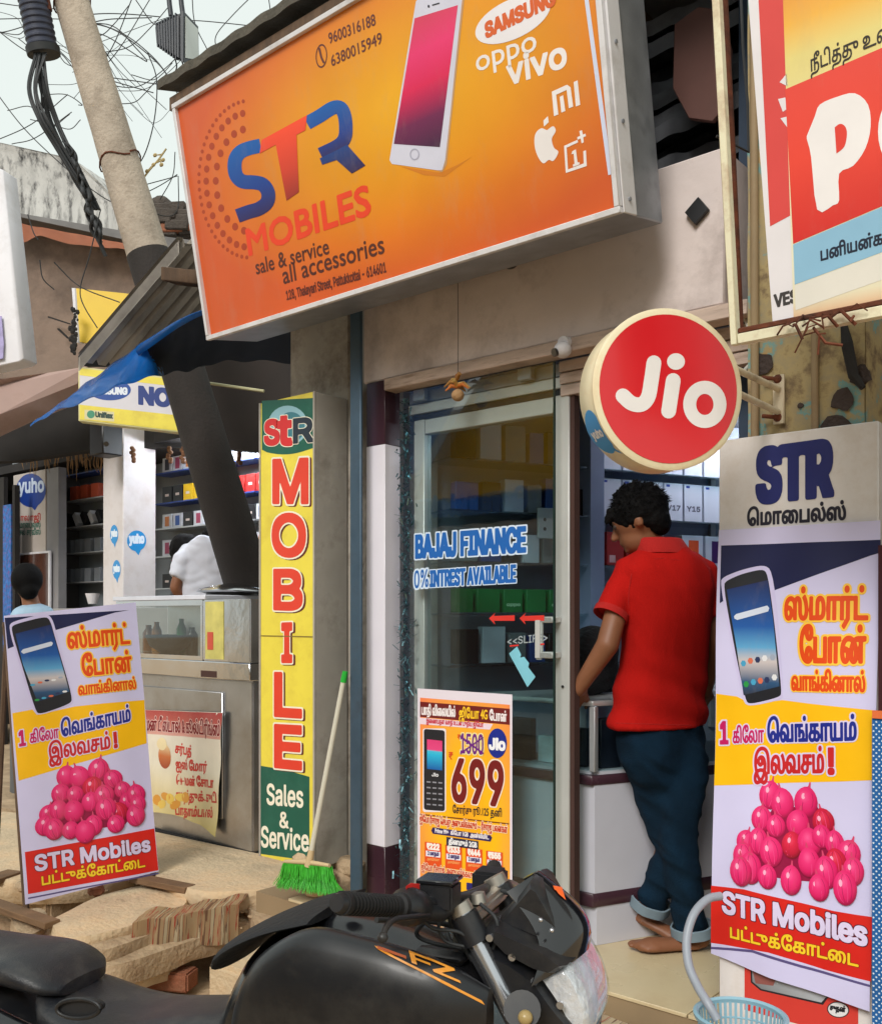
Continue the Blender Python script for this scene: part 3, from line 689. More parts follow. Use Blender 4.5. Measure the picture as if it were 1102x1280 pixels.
pw.text('₹', (572, 924), (576, 924.3), 6, ink(220, 70, 30), 4, ref='H'); pw.text('₹', (561, 949), (566, 949.3), 9, ink(220, 70, 30), 4, ref='H')
pw.text('699', (566, 1000), (628, 1007), 51, ink(118, 24, 24), 4, bold=.02, outline=(ink(246, 226, 210), .05))
pw.text('ேசார்சு ரூ.125 தனி', (566, 1016), (627, 1021), 7, ink(40, 30, 40), 4, bold=.03)
pw.put('rule', Q((525, 1017), (636, 1029), (636, 1030.5), (525, 1018.5)), ink(120, 60, 20), 3, px=True)
pw.text('ஜிேயா ரீசார்ஜ் ெசய்து அனுபவிக்கவும் --- ரீசார்ஜ் பலன்கள்', (525, 1027), (634, 1041), 6.5, ink(200, 60, 20), 4, bold=.04, outline=(ink(248, 230, 200), .14))
pw.put('navy_pill', [[(541, 1034), (613, 1044), (615, 1047), (613, 1052), (541, 1042), (539, 1038)]], ink(40, 30, 90), 3, px=True); pw.text('Prime 99+  கிேபா 1GB  அன்லிமிட்', (544, 1040.5), (611, 1049), 4, ink(226, 220, 230), 4, bold=.08)
pw.put('navy_bar', Q((558, 1046), (598, 1051.5), (598, 1062), (558, 1057)), ink(40, 40, 70), 3, px=True); pw.text('தினமும் 2GB', (561, 1054.5), (596, 1059.5), 5, ink(236, 236, 240), 4, bold=.08)
for i, t in enumerate(('222', '333', '444', '555')):
    x = 531+i*25.5; y = 1052+i*3.7
    pw.put('price_tile', Q((x, y), (x+21, y+2.6), (x+21, y+32), (x, y+29)), ink(228, 80, 26), 3, px=True)
    pw.text('₹'+t, (x+3, y+9), (x+18, y+10.6), 7, ink(245, 236, 230), 4, bold=.08, ref='H')
    pw.put('tile_label', Q((x+1.5, y+11), (x+19.5, y+13), (x+19.5, y+20), (x+1.5, y+18)), ink(232, 228, 240), 4, px=True)
    pw.text('2 மாதம்', (x+4, y+16.3), (x+17.5, y+17.8), 3.6, ink(60, 50, 110), 5, bold=.1); pw.text('அளவில்லா', (x+3, y+23), (x+18, y+24.6), 2.6, ink(250, 200, 120), 4)
pw.text('ஜிேயா ரீசார்ஜ் அனுபவிக்கவும் ---', (527, 1087), (600, 1099), 6, ink(200, 60, 20), 4, bold=.04, outline=(ink(248, 230, 200), .14))
pw.put('navy_bar', [[(540, 1098), (571, 1102), (571, 1112), (540, 1108)], [(583, 1103), (612, 1107), (612, 1116), (583, 1112)]], ink(30, 30, 110), 3, px=True)

# ================================================================ big shop sign
t = math.radians(10.5)
Dn = Vector((0, -math.sin(t), math.cos(t))); Bk = Vector((0, math.cos(t), math.sin(t))); Xv = Vector((1, 0, 0))
YB = 2.40
BL = onY(262, 427, YB); BR = onY(778, 265, YB); zb = (BL.z+BR.z)/2
BL = Vector((BL.x, YB, zb)); Wd = BR.x-BL.x
TLp = onP(213, 135, BL, Bk); Hh = (TLp-BL).dot(Dn)
sg = thing('shop_sign', 'large orange STR MOBILES signboard with phone picture above the shop', 'signboard', BL)
M_frame = mat('white_sign_frame', rgb(214, 212, 214), rough=.45, var=.08, dirt=rgb(150, 140, 130), dirtamt=.4, dscale=8)
dep = .25
MB().obox(BL+Xv*Wd/2+Dn*Hh/2+Bk*dep/2, Xv*(Wd/2-.003), Bk*(dep/2), Dn*(Hh/2-.003)).build('box', M_galv, sg, bevel=.004)
fw = .018
def fr(a, b, c_, d_, nm='frame'):
    MB().obox(BL+Xv*(a+b)/2+Dn*(c_+d_)/2-Bk*.006, Xv*(b-a)/2, Bk*.011, Dn*(d_-c_)/2).build(nm, M_frame, sg, bevel=.002)
fr(0, Wd, 0, fw); fr(0, Wd, Hh-fw, Hh); fr(0, fw, fw+.0005, Hh-fw-.0005); fr(Wd-fw, Wd, fw+.0005, Hh-fw-.0005)
MB().obox(BL+Xv*(Wd+.004)+Dn*Hh/2+Bk*.035, Xv*.004, Bk*.035, Dn*(Hh/2)).build('edge_trim', M_frame, sg, bevel=.002)
for q in range(5): MB().tube([BL+Xv*(Wd+.007)+Dn*(.04+q*Hh/4.4)+Bk*.03, BL+Xv*(Wd+.013)+Dn*(.04+q*Hh/4.4)+Bk*.03], .006, 8).build('rivet', M_galv, sg)
ps = Panel(BL-Bk*.0005, Xv*Wd, Dn*Hh, sg, gap=.0012, side=1)
m_or = grad('sign_orange', [(0, rgb(230, 168, 16)), (.42, rgb(224, 146, 18)), (.75, rgb(216, 114, 30)), (1, rgb(206, 90, 40))], 'R', (.62, .60), .62, rough=.35, streak=.06)
ps.put('face_print', [[(fw, fw), (Wd-fw, fw), (Wd-fw, Hh-fw), (fw, Hh-fw)]], m_or, 1)
def S2(*p): return [(a/2, b/2) for a, b in p]
bl = grad('logo_blue', [(0, rgb(44, 30, 84)), (.35, rgb(26, 60, 140)), (1, rgb(16, 92, 170))], 'V')
tr = grad('logo_red', [(0, rgb(150, 44, 28)), (.4, rgb(206, 62, 36)), (1, rgb(240, 74, 40))], 'V')
# S as one traced stroke
Sc = [(652, 364), (622, 371), (602, 380), (590, 396), (587, 418), (592, 440), (608, 454), (636, 456), (658, 462), (671, 482), (668, 506), (648, 522), (622, 530), (594, 540)]
ps.put('logo_letter', [stroke([tuple(p)[:2] for p in spline([(a/2, b/2, 0) for a, b in Sc], 4)], 17.5, 0)], bl, 3, px=True, label='blue letter S of the sign logo')
ps.put('logo_letter', [S2((655, 350), (768, 288), (764, 326), (742, 337), (748, 480), (717, 502), (690, 362), (650, 384))], tr, 4, px=True, label='red letter T of the sign logo')
Rc = [(768, 308), (800, 290), (832, 270), (852, 270), (862, 290), (865, 320), (862, 345), (846, 364), (802, 386)]
ps.put('logo_letter', [stroke([tuple(p)[:2] for p in spline([(a/2, b/2, 0) for a, b in Rc], 4)], 17, 0)], bl, 3, px=True, label='blue letter R of the sign logo')
ps.put('logo_letter', [S2((838, 378), (868, 362), (914, 414), (880, 434), (842, 400), (806, 412), (800, 396))], grad('logo_navy', [(0, rgb(50, 30, 74)), (1, rgb(22, 62, 130))], 'V'), 4, px=True)
ps.text('MOBILES', (312, 319), (464, 267), 33, ink(228, 66, 30), 3, bold=.045, font='B')
ps.text('sale & service', (321, 343), (412, 317), 19, ink(84, 40, 28), 3, bold=.02, font='B')
ps.text('all accessories', (355, 355), (481, 316), 22, ink(84, 40, 28), 3, bold=.02, font='B')
ps.text('128, Thalayari Street, Pattukkottai - 614601', (359, 375), (483, 340), 11.5, ink(96, 40, 26), 3, bold=.02)
ps.text('9600316188', (412, 55), (470, 31), 14, ink(96, 46, 40), 3, bold=.02, font='B'); ps.text('6380015949', (415, 83), (478, 54), 14, ink(96, 46, 40), 3, bold=.02, font='B')
o_ = ps.ell(402, 70, 7.2, 15, 24, .05); i_ = ps.ell(402, 70, 6, 13, 24, .05); ps.ring('phone_icon', o_, i_, ink(96, 46, 40), 3)
ps.put('phone_icon', [stroke([(399.5, 61), (400.5, 66), (402, 72), (404.8, 78)], 2.6, 4)], ink(96, 46, 40), 3, px=True)
dots = []
def arc(cx, cy, rx, ry, a0, a1, n, r):
    for q in range(n):
        a = math.radians(a0+(a1-a0)*q/(n-1)); x = cx+rx*math.cos(a); y = cy-ry*math.sin(a)
        dots.append(ps.ell(x, y, r, r*1.3, 12))
arc(312, 224, 63, 98, 97, 267, 31, 2.0); arc(311, 225, 53, 84, 98, 264, 17, 3.5); arc(311, 225, 41, 64, 100, 262, 11, 3.8)
ps.put('dot_pattern', dots, ink(168, 62, 22), 2, px=True)
# phone picture
ps.put('phone_picture', [[(520, 2), (524, -3), (574, -16), (579, -10), (578, -2), (556, 208), (552, 213), (547, 213), (490, 205), (487, 200)]], ink(206, 206, 222), 3, px=True)
ps.put('phone_edge', [[(556.5, 200), (578.8, -2), (580.5, -3), (558.2, 206), (553, 215), (549, 215), (553, 212)]], ink(190, 150, 110), 3, px=True)
ps.put('phone_screen', [[(518.5, 23), (572.5, 6.5), (550, 184), (492.5, 180)]], grad('sign_phone', [(0, rgb(58, 22, 60)), (.25, rgb(110, 26, 76)), (.5, rgb(214, 24, 80)), (.75, rgb(226, 50, 110)), (1, rgb(206, 60, 90))], 'V'), 4, px=True)
ps.ring('home_button', ps.ell(518.5, 193, 6, 7.2, 20), ps.ell(518.5, 193, 4.6, 5.8, 20), ink(168, 168, 186), 5)
ps.put('phone_camera', [stroke([(541, 6.5), (549, 4.2)], 1.6, 4), ps.ell(536, 8, 1.4, 1.8, 10)], ink(50, 50, 60), 5, px=True)
ps.put('phone_shade', [[(500, 208), (550, 216), (572, 206), (590, 196), (556, 221), (530, 219)]], ink(206, 122, 22), 2, px=True)
# brand marks
ps.put('brand_ellipse', [ps.ell(641, 24, 51, 24, 40, -.46)], ink(232, 228, 232), 3, px=True)
ps.text('SAMSUNG', (608, 47), (694, 5), 18, ink(214, 96, 40), 4, bold=.07)
wt = ink(232, 226, 224)
ps.text('oppo', (596, 90), (671, 62), 18, wt, 3, bold=.02, ref='x', font='B'); ps.text('vivo', (636, 106), (708, 82), 23, wt, 3, bold=.05, ref='x')
def ml(*p): return [(500+a*.5463, b*.5463) for a, b in p]
ps.put('brand_mark', [ml((347, 210), (382, 194), (390, 200), (396, 244), (386, 248), (381, 206), (357, 217), (362, 262), (352, 266)), ml((365, 222), (373, 218), (378, 254), (369, 258)), ml((397, 188), (406, 184), (412, 240), (402, 244))], wt, 3, px=True)
ps.put('brand_mark', [[tuple(p)[:2] for p in spline([(500+a*.5463, b*.5463, 0) for a, b in ((336, 298), (322, 294), (309, 308), (308, 335), (316, 360), (328, 374), (340, 366), (351, 368), (362, 348), (352, 338), (347, 318), (356, 300), (350, 289), (336, 298))], 4)][:-1]], wt, 3, px=True)
ps.put('brand_leaf', [ml((329, 290), (328, 276), (338, 266), (340, 280))], wt, 3, px=True)
for pl in (((375, 334), (406, 320), (407, 326), (381, 338), (384, 388), (420, 374), (419, 346), (425, 344), (427, 380), (379, 396)),):
    ps.put('brand_mark', [ml(*pl)], wt, 3, px=True)
ps.put('brand_mark', [ml((394, 346), (402, 342), (406, 372), (410, 371), (411, 376), (396, 382), (395, 377), (399, 375), (397, 352), (392, 353))], wt, 3, px=True)
ps.put('brand_mark', [ml((405, 314), (412, 311), (410, 300), (416, 298), (418, 308), (424, 306), (425, 312), (419, 314), (420, 326), (415, 328), (413, 317), (406, 320))], wt, 3, px=True)
ps.put('white_stripe', [[(728, -18), (733, -19), (764.5, 211), (771, 210), (772, 216), (760, 219)]], ink(206, 214, 236), 3, px=True)
# brackets holding the sign, and the lamp bracket under it
for px in (330, 560, 760):
    b0 = onY(px, 300, YB+.25); MB().box((b0.x, YB+.24, zb+.3), (b0.x+.03, 2.86, zb+.33)).build('stay', M_rust, sg)
ub = thing('sensor_box', 'small black fitting under the lower edge of the orange sign', 'fitting', onY(637, 330, YF-.03))
c = onY(637, 329, YF-.03); MB().sphere(c, .028, 1, 1, .7, 12, 8).build('cup', M_black, ub, smooth=50); MB().box((c.x-.05, c.y-.02, c.z+.018), (c.x+.05, c.y+.028, c.z+.03)).build('plate', M_black, ub)

# ================================================================ roof over the sign, dark recess
M_asb = mat('asbestos_sheet', rgb(84, 78, 68), rough=.95, var=.35, scale=5, bump=.4, dirt=rgb(44, 42, 34), dirtamt=.8, dscale=4)
rf = thing('roof_sheet', 'dark weathered corrugated roof sheet jutting over the orange sign', 'roof', onY(200, 112, 2.35))
r0 = onY(197, 112, 2.36)
def roofp(u, v, off=0.0):
    x = r0.x+u*3.6; y = 2.36+v*1.3; return Vector((x, y, r0.z+v*.38+.004*math.sin(x*38)+off+.01*noise.noise(Vector((x*2, y*2, 0)))))
mb = MB(); nu, nv = 160, 6
mb.grid(lambda u, v: roofp(u, v), nu, nv); mb.grid(lambda u, v: roofp(u, v, .04), nu, nv)
mb.grid(lambda u, v: roofp(u, 0, .04*v), nu, 1); mb.grid(lambda u, v: roofp(0, u, .04*v), 6, 1)
mb.build('sheet', M_asb, rf, smooth=60)
MB().box((r0.x+.03, 2.40, r0.z-.085), (r0.x+3.5, 2.46, r0.z-.03)).build('batten', M_wood, rf)
for q in range(5): MB().box((r0.x+.2+q*.8, 2.46, r0.z-.075), (r0.x+.25+q*.8, 3.6, r0.z+.02)).build('rafter', M_wood, rf)
# recess wall above the lintel
M_sheet = mat('dark_iron_sheet', rgb(104, 106, 112), rough=.6, metal=.3, var=.4, scale=6, dirt=rgb(34, 28, 26), dirtamt=.7)
rw = thing('recess_wall', 'dark stack of iron sheets in the gap above the lintel', 'wall', (-1.5, 3.2, 2.98))
MB().box((-3.3, 3.35, 2.98), (-.3, 3.42, 4.6)).build('back_sheet', M_sheet, rw)
random.seed(8)
for q in range(9):
    z = 3.0+q*.085; a = random.uniform(-.05, .08); y = 3.02+random.uniform(0, .2)
    mb = MB(); mb.grid(lambda u, v: Vector((-1.9+u*1.15, y+v*.28+.01*math.sin(u*50), z+u*a+v*.06+.012*math.sin(u*50))), 40, 2); mb.grid(lambda u, v: Vector((-1.9+u*1.15, y+.01*math.sin(u*50), z+u*a+.012*math.sin(u*50)-v*.055)), 40, 1)
    mb.build('iron_sheet', M_sheet, rw, smooth=60)
hx_ = thing('brown_board', 'brown eight sided board leaning in the dark gap by the rusty pole', 'board', onY(872, 150, 2.9))
pts = [onY(x, y, 2.9) for x, y in ((842, 30), (872, 8), (900, 12), (912, 60), (908, 130), (890, 152), (860, 148), (840, 110))]
MB().prism(pts, (0, .02, 0)).build('plate', mat('brown_paint', rgb(96, 60, 52), rough=.6, var=.2), hx_, bevel=.003)
sq = onY(871, 264, YF-.012); e = thing('black_plate', 'small black square plate on the wall beside the sign corner', 'plate', sq)
MB().obox(sq, Vector((.022, 0, .018)), Vector((0, .008, 0)), Vector((-.016, 0, .022))).build('plate', M_black, e)

# ================================================================ tall yellow MOBILE sign
YV = 2.675
xl, xr = onY(325, 0, YV).x, onY(394, 0, YV).x; zt, zb2 = onY(360, 497, YV).z, onY(325, 1069, YV).z
vs_ = thing('vertical_sign', 'tall yellow vertical MOBILE sign box with green ends and a grey side', 'signboard', (xl, YV, zb2))
M_vside = mat('grey_side_paint', rgb(168, 162, 152), rough=.6, var=.12, bump=.15, bscale=14, dirt=rgb(96, 88, 78), dirtamt=.5, dscale=5)
MB().box((xl, YV, zb2), (xr, 2.86, zt)).build('box', M_vside, vs_, bevel=.004)
for sx in (xl+.004, xr-.004): MB().box((sx-.005, YV-.005, zb2-.002), (sx+.005, YV-.0003, zt+.002)).build('edge_strip', M_vside, vs_)
pv = Panel((xl, YV-.001, 0), (1, 0, 0), (0, 0, 1), vs_, gap=.0009)
myel = mat('faded_yellow', rgb(232, 214, 76), rough=.4, var=.06, dirt=rgb(190, 160, 60), dirtamt=.35, dscale=6)
mgr = mat('sign_green', rgb(24, 92, 74), rough=.4, var=.12, dirt=rgb(60, 120, 100), dirtamt=.3, dscale=8)
pv.put('yellow_face', [[(.009, zb2), (xr-xl-.009, zb2), (xr-xl-.009, zt), (.009, zt)]], myel, 1)
top = [(327.5, 501), (391.5, 497.5), (391.5, 560)]+[(391.5-64*k/10, 560+6*math.sin(math.pi*k/10)+k*.4) for k in range(1, 10)]+[(327.5, 562)]
pv.put('green_top', [top], mgr, 2, px=True)
pv.put('green_base', [[(324.5, 957), (356, 962), (387, 971), (387, 1076), (323.5, 1067)]], mgr, 2, px=True)
MB().box((xl, YV-.0035, 1.462), (xr, YV-.0024, 1.466)).build('sheet_joint', mat('joint_brown', rgb(130, 110, 50), rough=.8), vs_)
lr, lsh = ink(222, 66, 44), ink(96, 40, 30); lw = ink(238, 232, 210)
for ch_, x0, y0, x1, y1, h in (('M', 343, 627, 384, 627, 50), ('O', 342, 693, 381, 694, 48), ('B', 344, 760, 377, 761, 46), ('I', 354, 826, 364, 826, 45), ('L', 345, 893, 376, 895, 50), ('E', 345, 957, 376, 960, 49)):
    pv.text(ch_, (x0+2, y0+1.5), (x1+2.5, y1+1.5), h, lsh, 3, bold=.075); pv.text(ch_, (x0, y0), (x1, y1), h, lr, 5, bold=.045, outline=(lw, .085))
pv.text('Sales', (334, 1005), (379, 1009), 25, lw, 4, bold=.01); pv.text('&', (350, 1034), (361, 1035), 19, lw, 4, bold=.01); pv.text('Service', (327, 1058), (386, 1064), 25, lw, 4, bold=.01)
pv.put('emblem_disc', [pv.ell(360, 532, 25, 25, 28)], ink(140, 184, 196), 3, px=True); pv.put('emblem_disc', [pv.ell(364, 534, 17, 19, 28)], ink(60, 120, 132), 4, px=True)
pv.text('S', (332, 555), (349, 554), 28, ink(206, 44, 44), 6, bold=.07, outline=(lw, .10)); pv.text('t', (349, 555), (364, 554), 34, ink(206, 44, 44), 7, bold=.08, outline=(lw, .11), ref='H'); pv.text('R', (368, 553), (391, 551), 28, ink(34, 44, 56), 6, bold=.05, outline=(lw, .08))

# ================================================================ round Jio sign
D = 2.38; jc = atD(835, 487, D)
jn = Vector((.80, -.60, -.02)).normalized(); ju = Vector((-jn.y, jn.x, 0)).normalized()
ju = Vector((.60, .80, 0)).normalized(); jv = ju.cross(-jn).normalized()
if jv.z < 0: jv = -jv
js = thing('round_sign', 'round red Jio lightbox sign with a cream rim on a wall bracket', 'signboard', jc)
R = .197
def disc(r0, r1, a, b, m, nm, n=64, par=js, **k):
    rings = []
    for (r, d) in ((r0, a), (r1, a+.004), (r1, b-.004), (r0, b)): rings.append([jc+jn*d+(ju*math.cos(2*math.pi*i/n)+jv*math.sin(2*math.pi*i/n))*r for i in range(n)])
    return MB().loft(rings).build(nm, m, par, smooth=40, **k)
M_rim = mat('cream_rim', rgb(226, 214, 180), rough=.4, var=.08, dirt=rgb(190, 150, 96), dirtamt=.5, dscale=5)
disc(R-.003, R, -.10, -.002, M_rim, 'drum'); disc(R-.006, R+.003, -.012, .004, M_rim, 'front_ring')
M_jred = mat('jio_red', rgb(206, 26, 34), rough=.22, var=.05, coat=.3)
pj = Panel(jc+jn*.0056, ju, jv, js, gap=.0012)
if pj.N.dot(jn) < 0: pj.N = -pj.N
disc(R-.014, R-.013, .0005, .0052, M_jred, 'red_face')
pj2 = pj
jw = ink(226, 222, 220)
def jj(*p): return [(680+a*.3829, 370+b*.3829) for a, b in p]
Jp = [tuple(q)[:2] for q in spline([(a, b, 0) for a, b in jj((357, 218), (348, 280), (338, 330), (316, 354), (284, 350), (256, 326))], 5)]
pj2.put('logo_letter', [stroke(Jp, 18.5, 8)], jw, 1, px=True, label='white letter J'); 
pj2.put('logo_letter', [stroke(jj((420, 276), (405, 376)), 18.5, 8)], jw, 1, px=True, label='white letter i'); pj2.put('letter_dot', [pj.ell(*jj((429, 214))[0], 11.2, 10.4, 24, 0)], jw, 1, px=True)
oc = jj((523, 354))[0]; pj2.ring('logo_letter', pj.ell(oc[0], oc[1], 27, 29.5, 40), pj.ell(oc[0], oc[1], 10.8, 13.2, 40), jw, 1, label='white letter o')
# blue sticker on the drum
def drum(a, d, l=0.0): return jc+jn*d+(ju*math.cos(a)+jv*math.sin(a))*(R+.0012+l)
best = min(range(360), key=lambda q: (lambda p: abs((lambda r: r[0])(((p-CAM)@Vector((CS, SN, 0))/max(.1, (p-CAM)@Vector((-SN, CS, 0)))*F+CX, 0))-744)+(0 if p.z < jc.z else 999))(drum(math.radians(q), -.06)))
a0 = math.radians(best)
mb = MB(); n = 28; rr5 = [[drum(a0+.32*q*math.cos(2*math.pi*i/n), -.051+.048*q*math.sin(2*math.pi*i/n)) for i in range(n)] for q in (.02, .2, .4, .6, .8, 1)]
mb.loft(rr5, False); mb.add(rr5[0], [tuple(range(n))])
mb.add([drum(a0+.10, -.02), drum(a0+.38, -.012), drum(a0+.22, -.05)], [(0, 1, 2)])
mb.build('round_sticker', mat('yuho_blue', rgb(34, 140, 206), rough=.35, var=.05), js, smooth=60)
class DrumPanel(Panel):
    def P(s, u, v, l=0): return drum(a0-v/R, -.052+u, .0012)
dp = DrumPanel(jc, ju, jv, js); dp.N = Vector((0, 0, 0))
dp.text('yuho', (-.030, -.010), (.032, -.010), .016, jw, 1, px=False, bold=.08, ref='x')
# bracket
M_brk = mat('cream_bracket', rgb(206, 192, 166), rough=.6, var=.15, dirt=rgb(96, 60, 40), dirtamt=.5, dscale=14)
jb = thing('sign_bracket', 'cream steel wall bracket with two arms holding the round sign', 'bracket', onY(974, 500, 2.80))
pl0 = onY(974, 500, 2.712); MB().obox(pl0+Vector((0, -.006, 0)), Vector((.016, 0, 0)), Vector((0, .006, 0)), Vector((0, 0, .07))).build('wall_plate', M_brk, jb, bevel=.002)
for yy in (485, 514):
    e0 = onY(972, yy+1, 2.70); mid = jc+jn*-.05+ju*(R+.001); e1 = Vector((mid.x, mid.y, e0.z)); zz = max(-R*.9, min(R*.9, e0.z-jc.z)); e1 = jc-jn*.05+ju*math.sqrt(R*R-zz*zz)+jv*zz
    MB().tube([e1, e0], .009, 10).build('arm', M_brk, jb, smooth=40)
for yy in (472, 520): MB().tube([onY(952, yy, 2.69), onY(975, yy+2, 2.70)], .006, 8).build('bolt', M_rust, jb); MB().sphere(onY(972, yy+2, 2.705), .014, n=10, m=6).build('bolt_head', M_rust, jb)

# ================================================================ old wall at the right
M_old = bpy.data.materials.new('peeled_wall'); M_old.use_nodes = True; t_ = M_old.node_tree; N = t_.nodes; L = t_.links; p_ = N['Principled BSDF']; p_.inputs['Roughness'].default_value = .9
tc_ = N.new('ShaderNodeTexCoord'); n1 = N.new('ShaderNodeTexNoise'); n1.inputs['Scale'].default_value = 6; n1.inputs['Detail'].default_value = 9; n1.inputs['Roughness'].default_value = .65; L.new(tc_.outputs['Object'], n1.inputs[0])
cr = N.new('ShaderNodeValToRGB'); L.new(n1.outputs[0], cr.inputs[0]); E_ = cr.color_ramp.elements
E_[0].position = .30; E_[0].color = rgb(64, 52, 48); E_[1].position = .80; E_[1].color = rgb(110, 176, 186)
for p, c_ in ((.40, rgb(132, 112, 84)), (.47, rgb(176, 156, 112)), (.55, rgb(160, 146, 116)), (.58, rgb(110, 160, 160)), (.62, rgb(168, 150, 110)), (.70, rgb(190, 136, 70))): x = E_.new(p); x.color = c_
L.new(cr.outputs[0], p_.inputs['Base Color']); bp_ = N.new('ShaderNodeBump'); bp_.inputs['Strength'].default_value = .5; L.new(n1.outputs[0], bp_.inputs['Height']); L.new(bp_.outputs[0], p_.inputs['Normal'])
ow = thing('old_wall', 'old pillar wall with peeling cream and turquoise paint behind the bracket', 'wall', (-1.0, 2.87, 2.0))
ox0, ox1 = onY(934, 0, 2.72).x, onY(1080, 0, 2.72).x
mb = MB(); mb.grid(lambda u, v: Vector((ox0+u*(ox1-ox0), 2.72+noise.noise(Vector((u*5, v*14, 0)))*.006, 1.9+v*2.2)), 60, 120); mb.build('face', M_old, ow, smooth=60)
MB().box((ox0+.001, 2.735, 1.01), (ox1-.001, 3.2, 4.1)).build('core', M_old, ow)
for px, r in ((1018, .010), (943, .012)): MB().tube([onY(px, 560, 2.705), onY(px-2, 420, 2.705)+Vector((0, 0, 1.2))], r, 10).build('pipe', mat('painted_pipe', rgb(150, 128, 96), rough=.7, var=.2, dirt=rgb(90, 60, 40), dirtamt=.5), ow, smooth=40)
for (x, y, r) in ((1053, 500, .032), (1045, 540, .045), (953, 455, .035), (1075, 470, .03), (1000, 507, .009)):
    c = onY(x, y, 2.718); mb = MB(); n = 12; mb.loft([[c+Vector((math.cos(k*6.283/n)*r*random.uniform(.7, 1.2), -.004, math.sin(k*6.283/n)*r*random.uniform(.7, 1.2))) for k in range(n)], [c+Vector((math.cos(k*6.283/n)*r*.8, .01, math.sin(k*6.283/n)*r*.8)) for k in range(n)]]); mb.build('broken_patch', mat('patch_dark', rgb(70, 58, 54), rough=.95, bump=.6), ow)
MB().tube([onY(1052, 395, 2.70), onY(1058, 430, 2.695), onY(1066, 470, 2.70), onY(1078, 485, 2.70)], [.006, .016, .014, .008], 8).build('crack_roots', M_dark, ow)
dk = thing('side_alley', 'dark blue panels in the gaps beside the old pillar', 'wall', (-.6, 3.2, 0))
MB().box((ox1+.003, 2.9, 0), (ox1+1.2, 3.3, 4.1)).build('panel', mat('night_blue_panel', rgb(26, 32, 46), rough=.7), dk)  # dark panel filling the gap beside the pillar
MB().box((onY(908, 0, 2.9).x, 2.99, 1.0), (ox0-.002, 3.02, 4.1)).build('panel', mat('blue_strip', rgb(40, 58, 80), rough=.6, var=.2), dk)
MB().tube([onY(925, 380, 2.84), onY(935, 410, 2.8), onY(944, 430, 2.8), onY(942, 450, 2.8), onY(930, 463, 2.75), onY(921, 466, 2.7)], .006, 8).build('white_cable', mat('pale_cable', rgb(200, 196, 186), rough=.5), None, onY(925, 430, 2.8), smooth=50, label='pale cable drooping to the top right of the round sign', cat='cable')

# ================================================================ PO sign at upper right
t8 = math.radians(7.5); D8 = Vector((0, -math.sin(t8), math.cos(t8))); B8 = Vector((0, math.cos(t8), math.sin(t8)))
YO = 2.0; O8 = onY(912, 432, YO)
po = thing('hosiery_sign', 'red and yellow shop sign lettered PO on a cream frame, upper right', 'signboard', O8)
W8, H8 = 1.5, 1.15
M_crf = mat('cream_frame_paint', rgb(228, 222, 192), rough=.55, var=.08, dirt=rgb(150, 86, 48), dirtamt=.6, dscale=7)
def o8(a, b, c_, d_, e0, e1, nm, m): return MB().obox(O8+Xv*(a+b)/2+D8*(c_+d_)/2+B8*(e0+e1)/2, Xv*(b-a)/2, B8*(e1-e0)/2, D8*(d_-c_)/2).build(nm, m, po, bevel=.002)
o8(0, .016, 0, H8, 0, .022, 'frame', M_crf); o8(.0165, W8, 0, .022, 0, .03, 'frame', M_crf)
o8(.017, W8, .023, .034, .003, .035, 'angle_iron', M_rust)
pO = Panel(O8+B8*.0115, Xv, D8, po, gap=.0015)
o8(max(pO.uv(940, 0)[0], pO.uv(970, 412)[0]), W8, .0345, H8, .012, .03, 'board', mat('board_back', rgb(120, 120, 116), rough=.7))
def poly(nm, pts, m, l): pO.put(nm, [pts], m, l, px=True)
wp = ink(226, 222, 226)
poly('white_print', [(934, -10), (1130, -10), (1130, 352), (966, 414)], wp, 1)
poly('red_print', [(947, -10), (980, -10), (990, 268), (962, 283)], ink(214, 70, 66), 2)
poly('print_mark', [(974, 103), (983, 92), (984, 108)], wp, 3); poly('print_mark', [(972, 124), (981, 122), (984, 136), (978, 140)], wp, 3); poly('print_mark', [(975, 148), (983, 146), (984, 160)], wp, 3)
poly('yellow_print', [(978, -10), (1130, -10), (1130, 380), (992, 412)], grad('po_top', [(0, rgb(224, 150, 90)), (.08, rgb(228, 220, 190)), (.2, rgb(230, 226, 200)), (.8, rgb(226, 210, 130)), (.9, rgb(236, 178, 70)), (1, rgb(226, 150, 60))], 'V'), 3)
poly('red_band', [(981, 112), (1130, 48), (1130, 246), (991, 305)], grad('po_red', [(0, rgb(206, 40, 34)), (.5, rgb(228, 66, 46)), (1, rgb(226, 70, 56))], 'V'), 4)
poly('blue_band', [(991, 306), (1130, 247), (1130, 305), (993, 356)], ink(140, 186, 214), 4)
poly('cream_band', [(993, 357), (1130, 306), (1130, 340), (994, 388)], ink(224, 220, 210), 4)
pO.text('நீடித்து உைழ', (1013, 90), (1128, 42), 15, ink(44, 36, 30), 5, bold=.02)
pO.text('பனியன்கள்', (1026, 326), (1120, 300), 12, ink(24, 34, 54), 5, bold=.05)
pO.text('VES', (968, 384), (996, 377), 15, ink(60, 56, 56), 2, bold=.05)
def m2(*p): return [(500+a*.5463, b*.5463) for a, b in p]
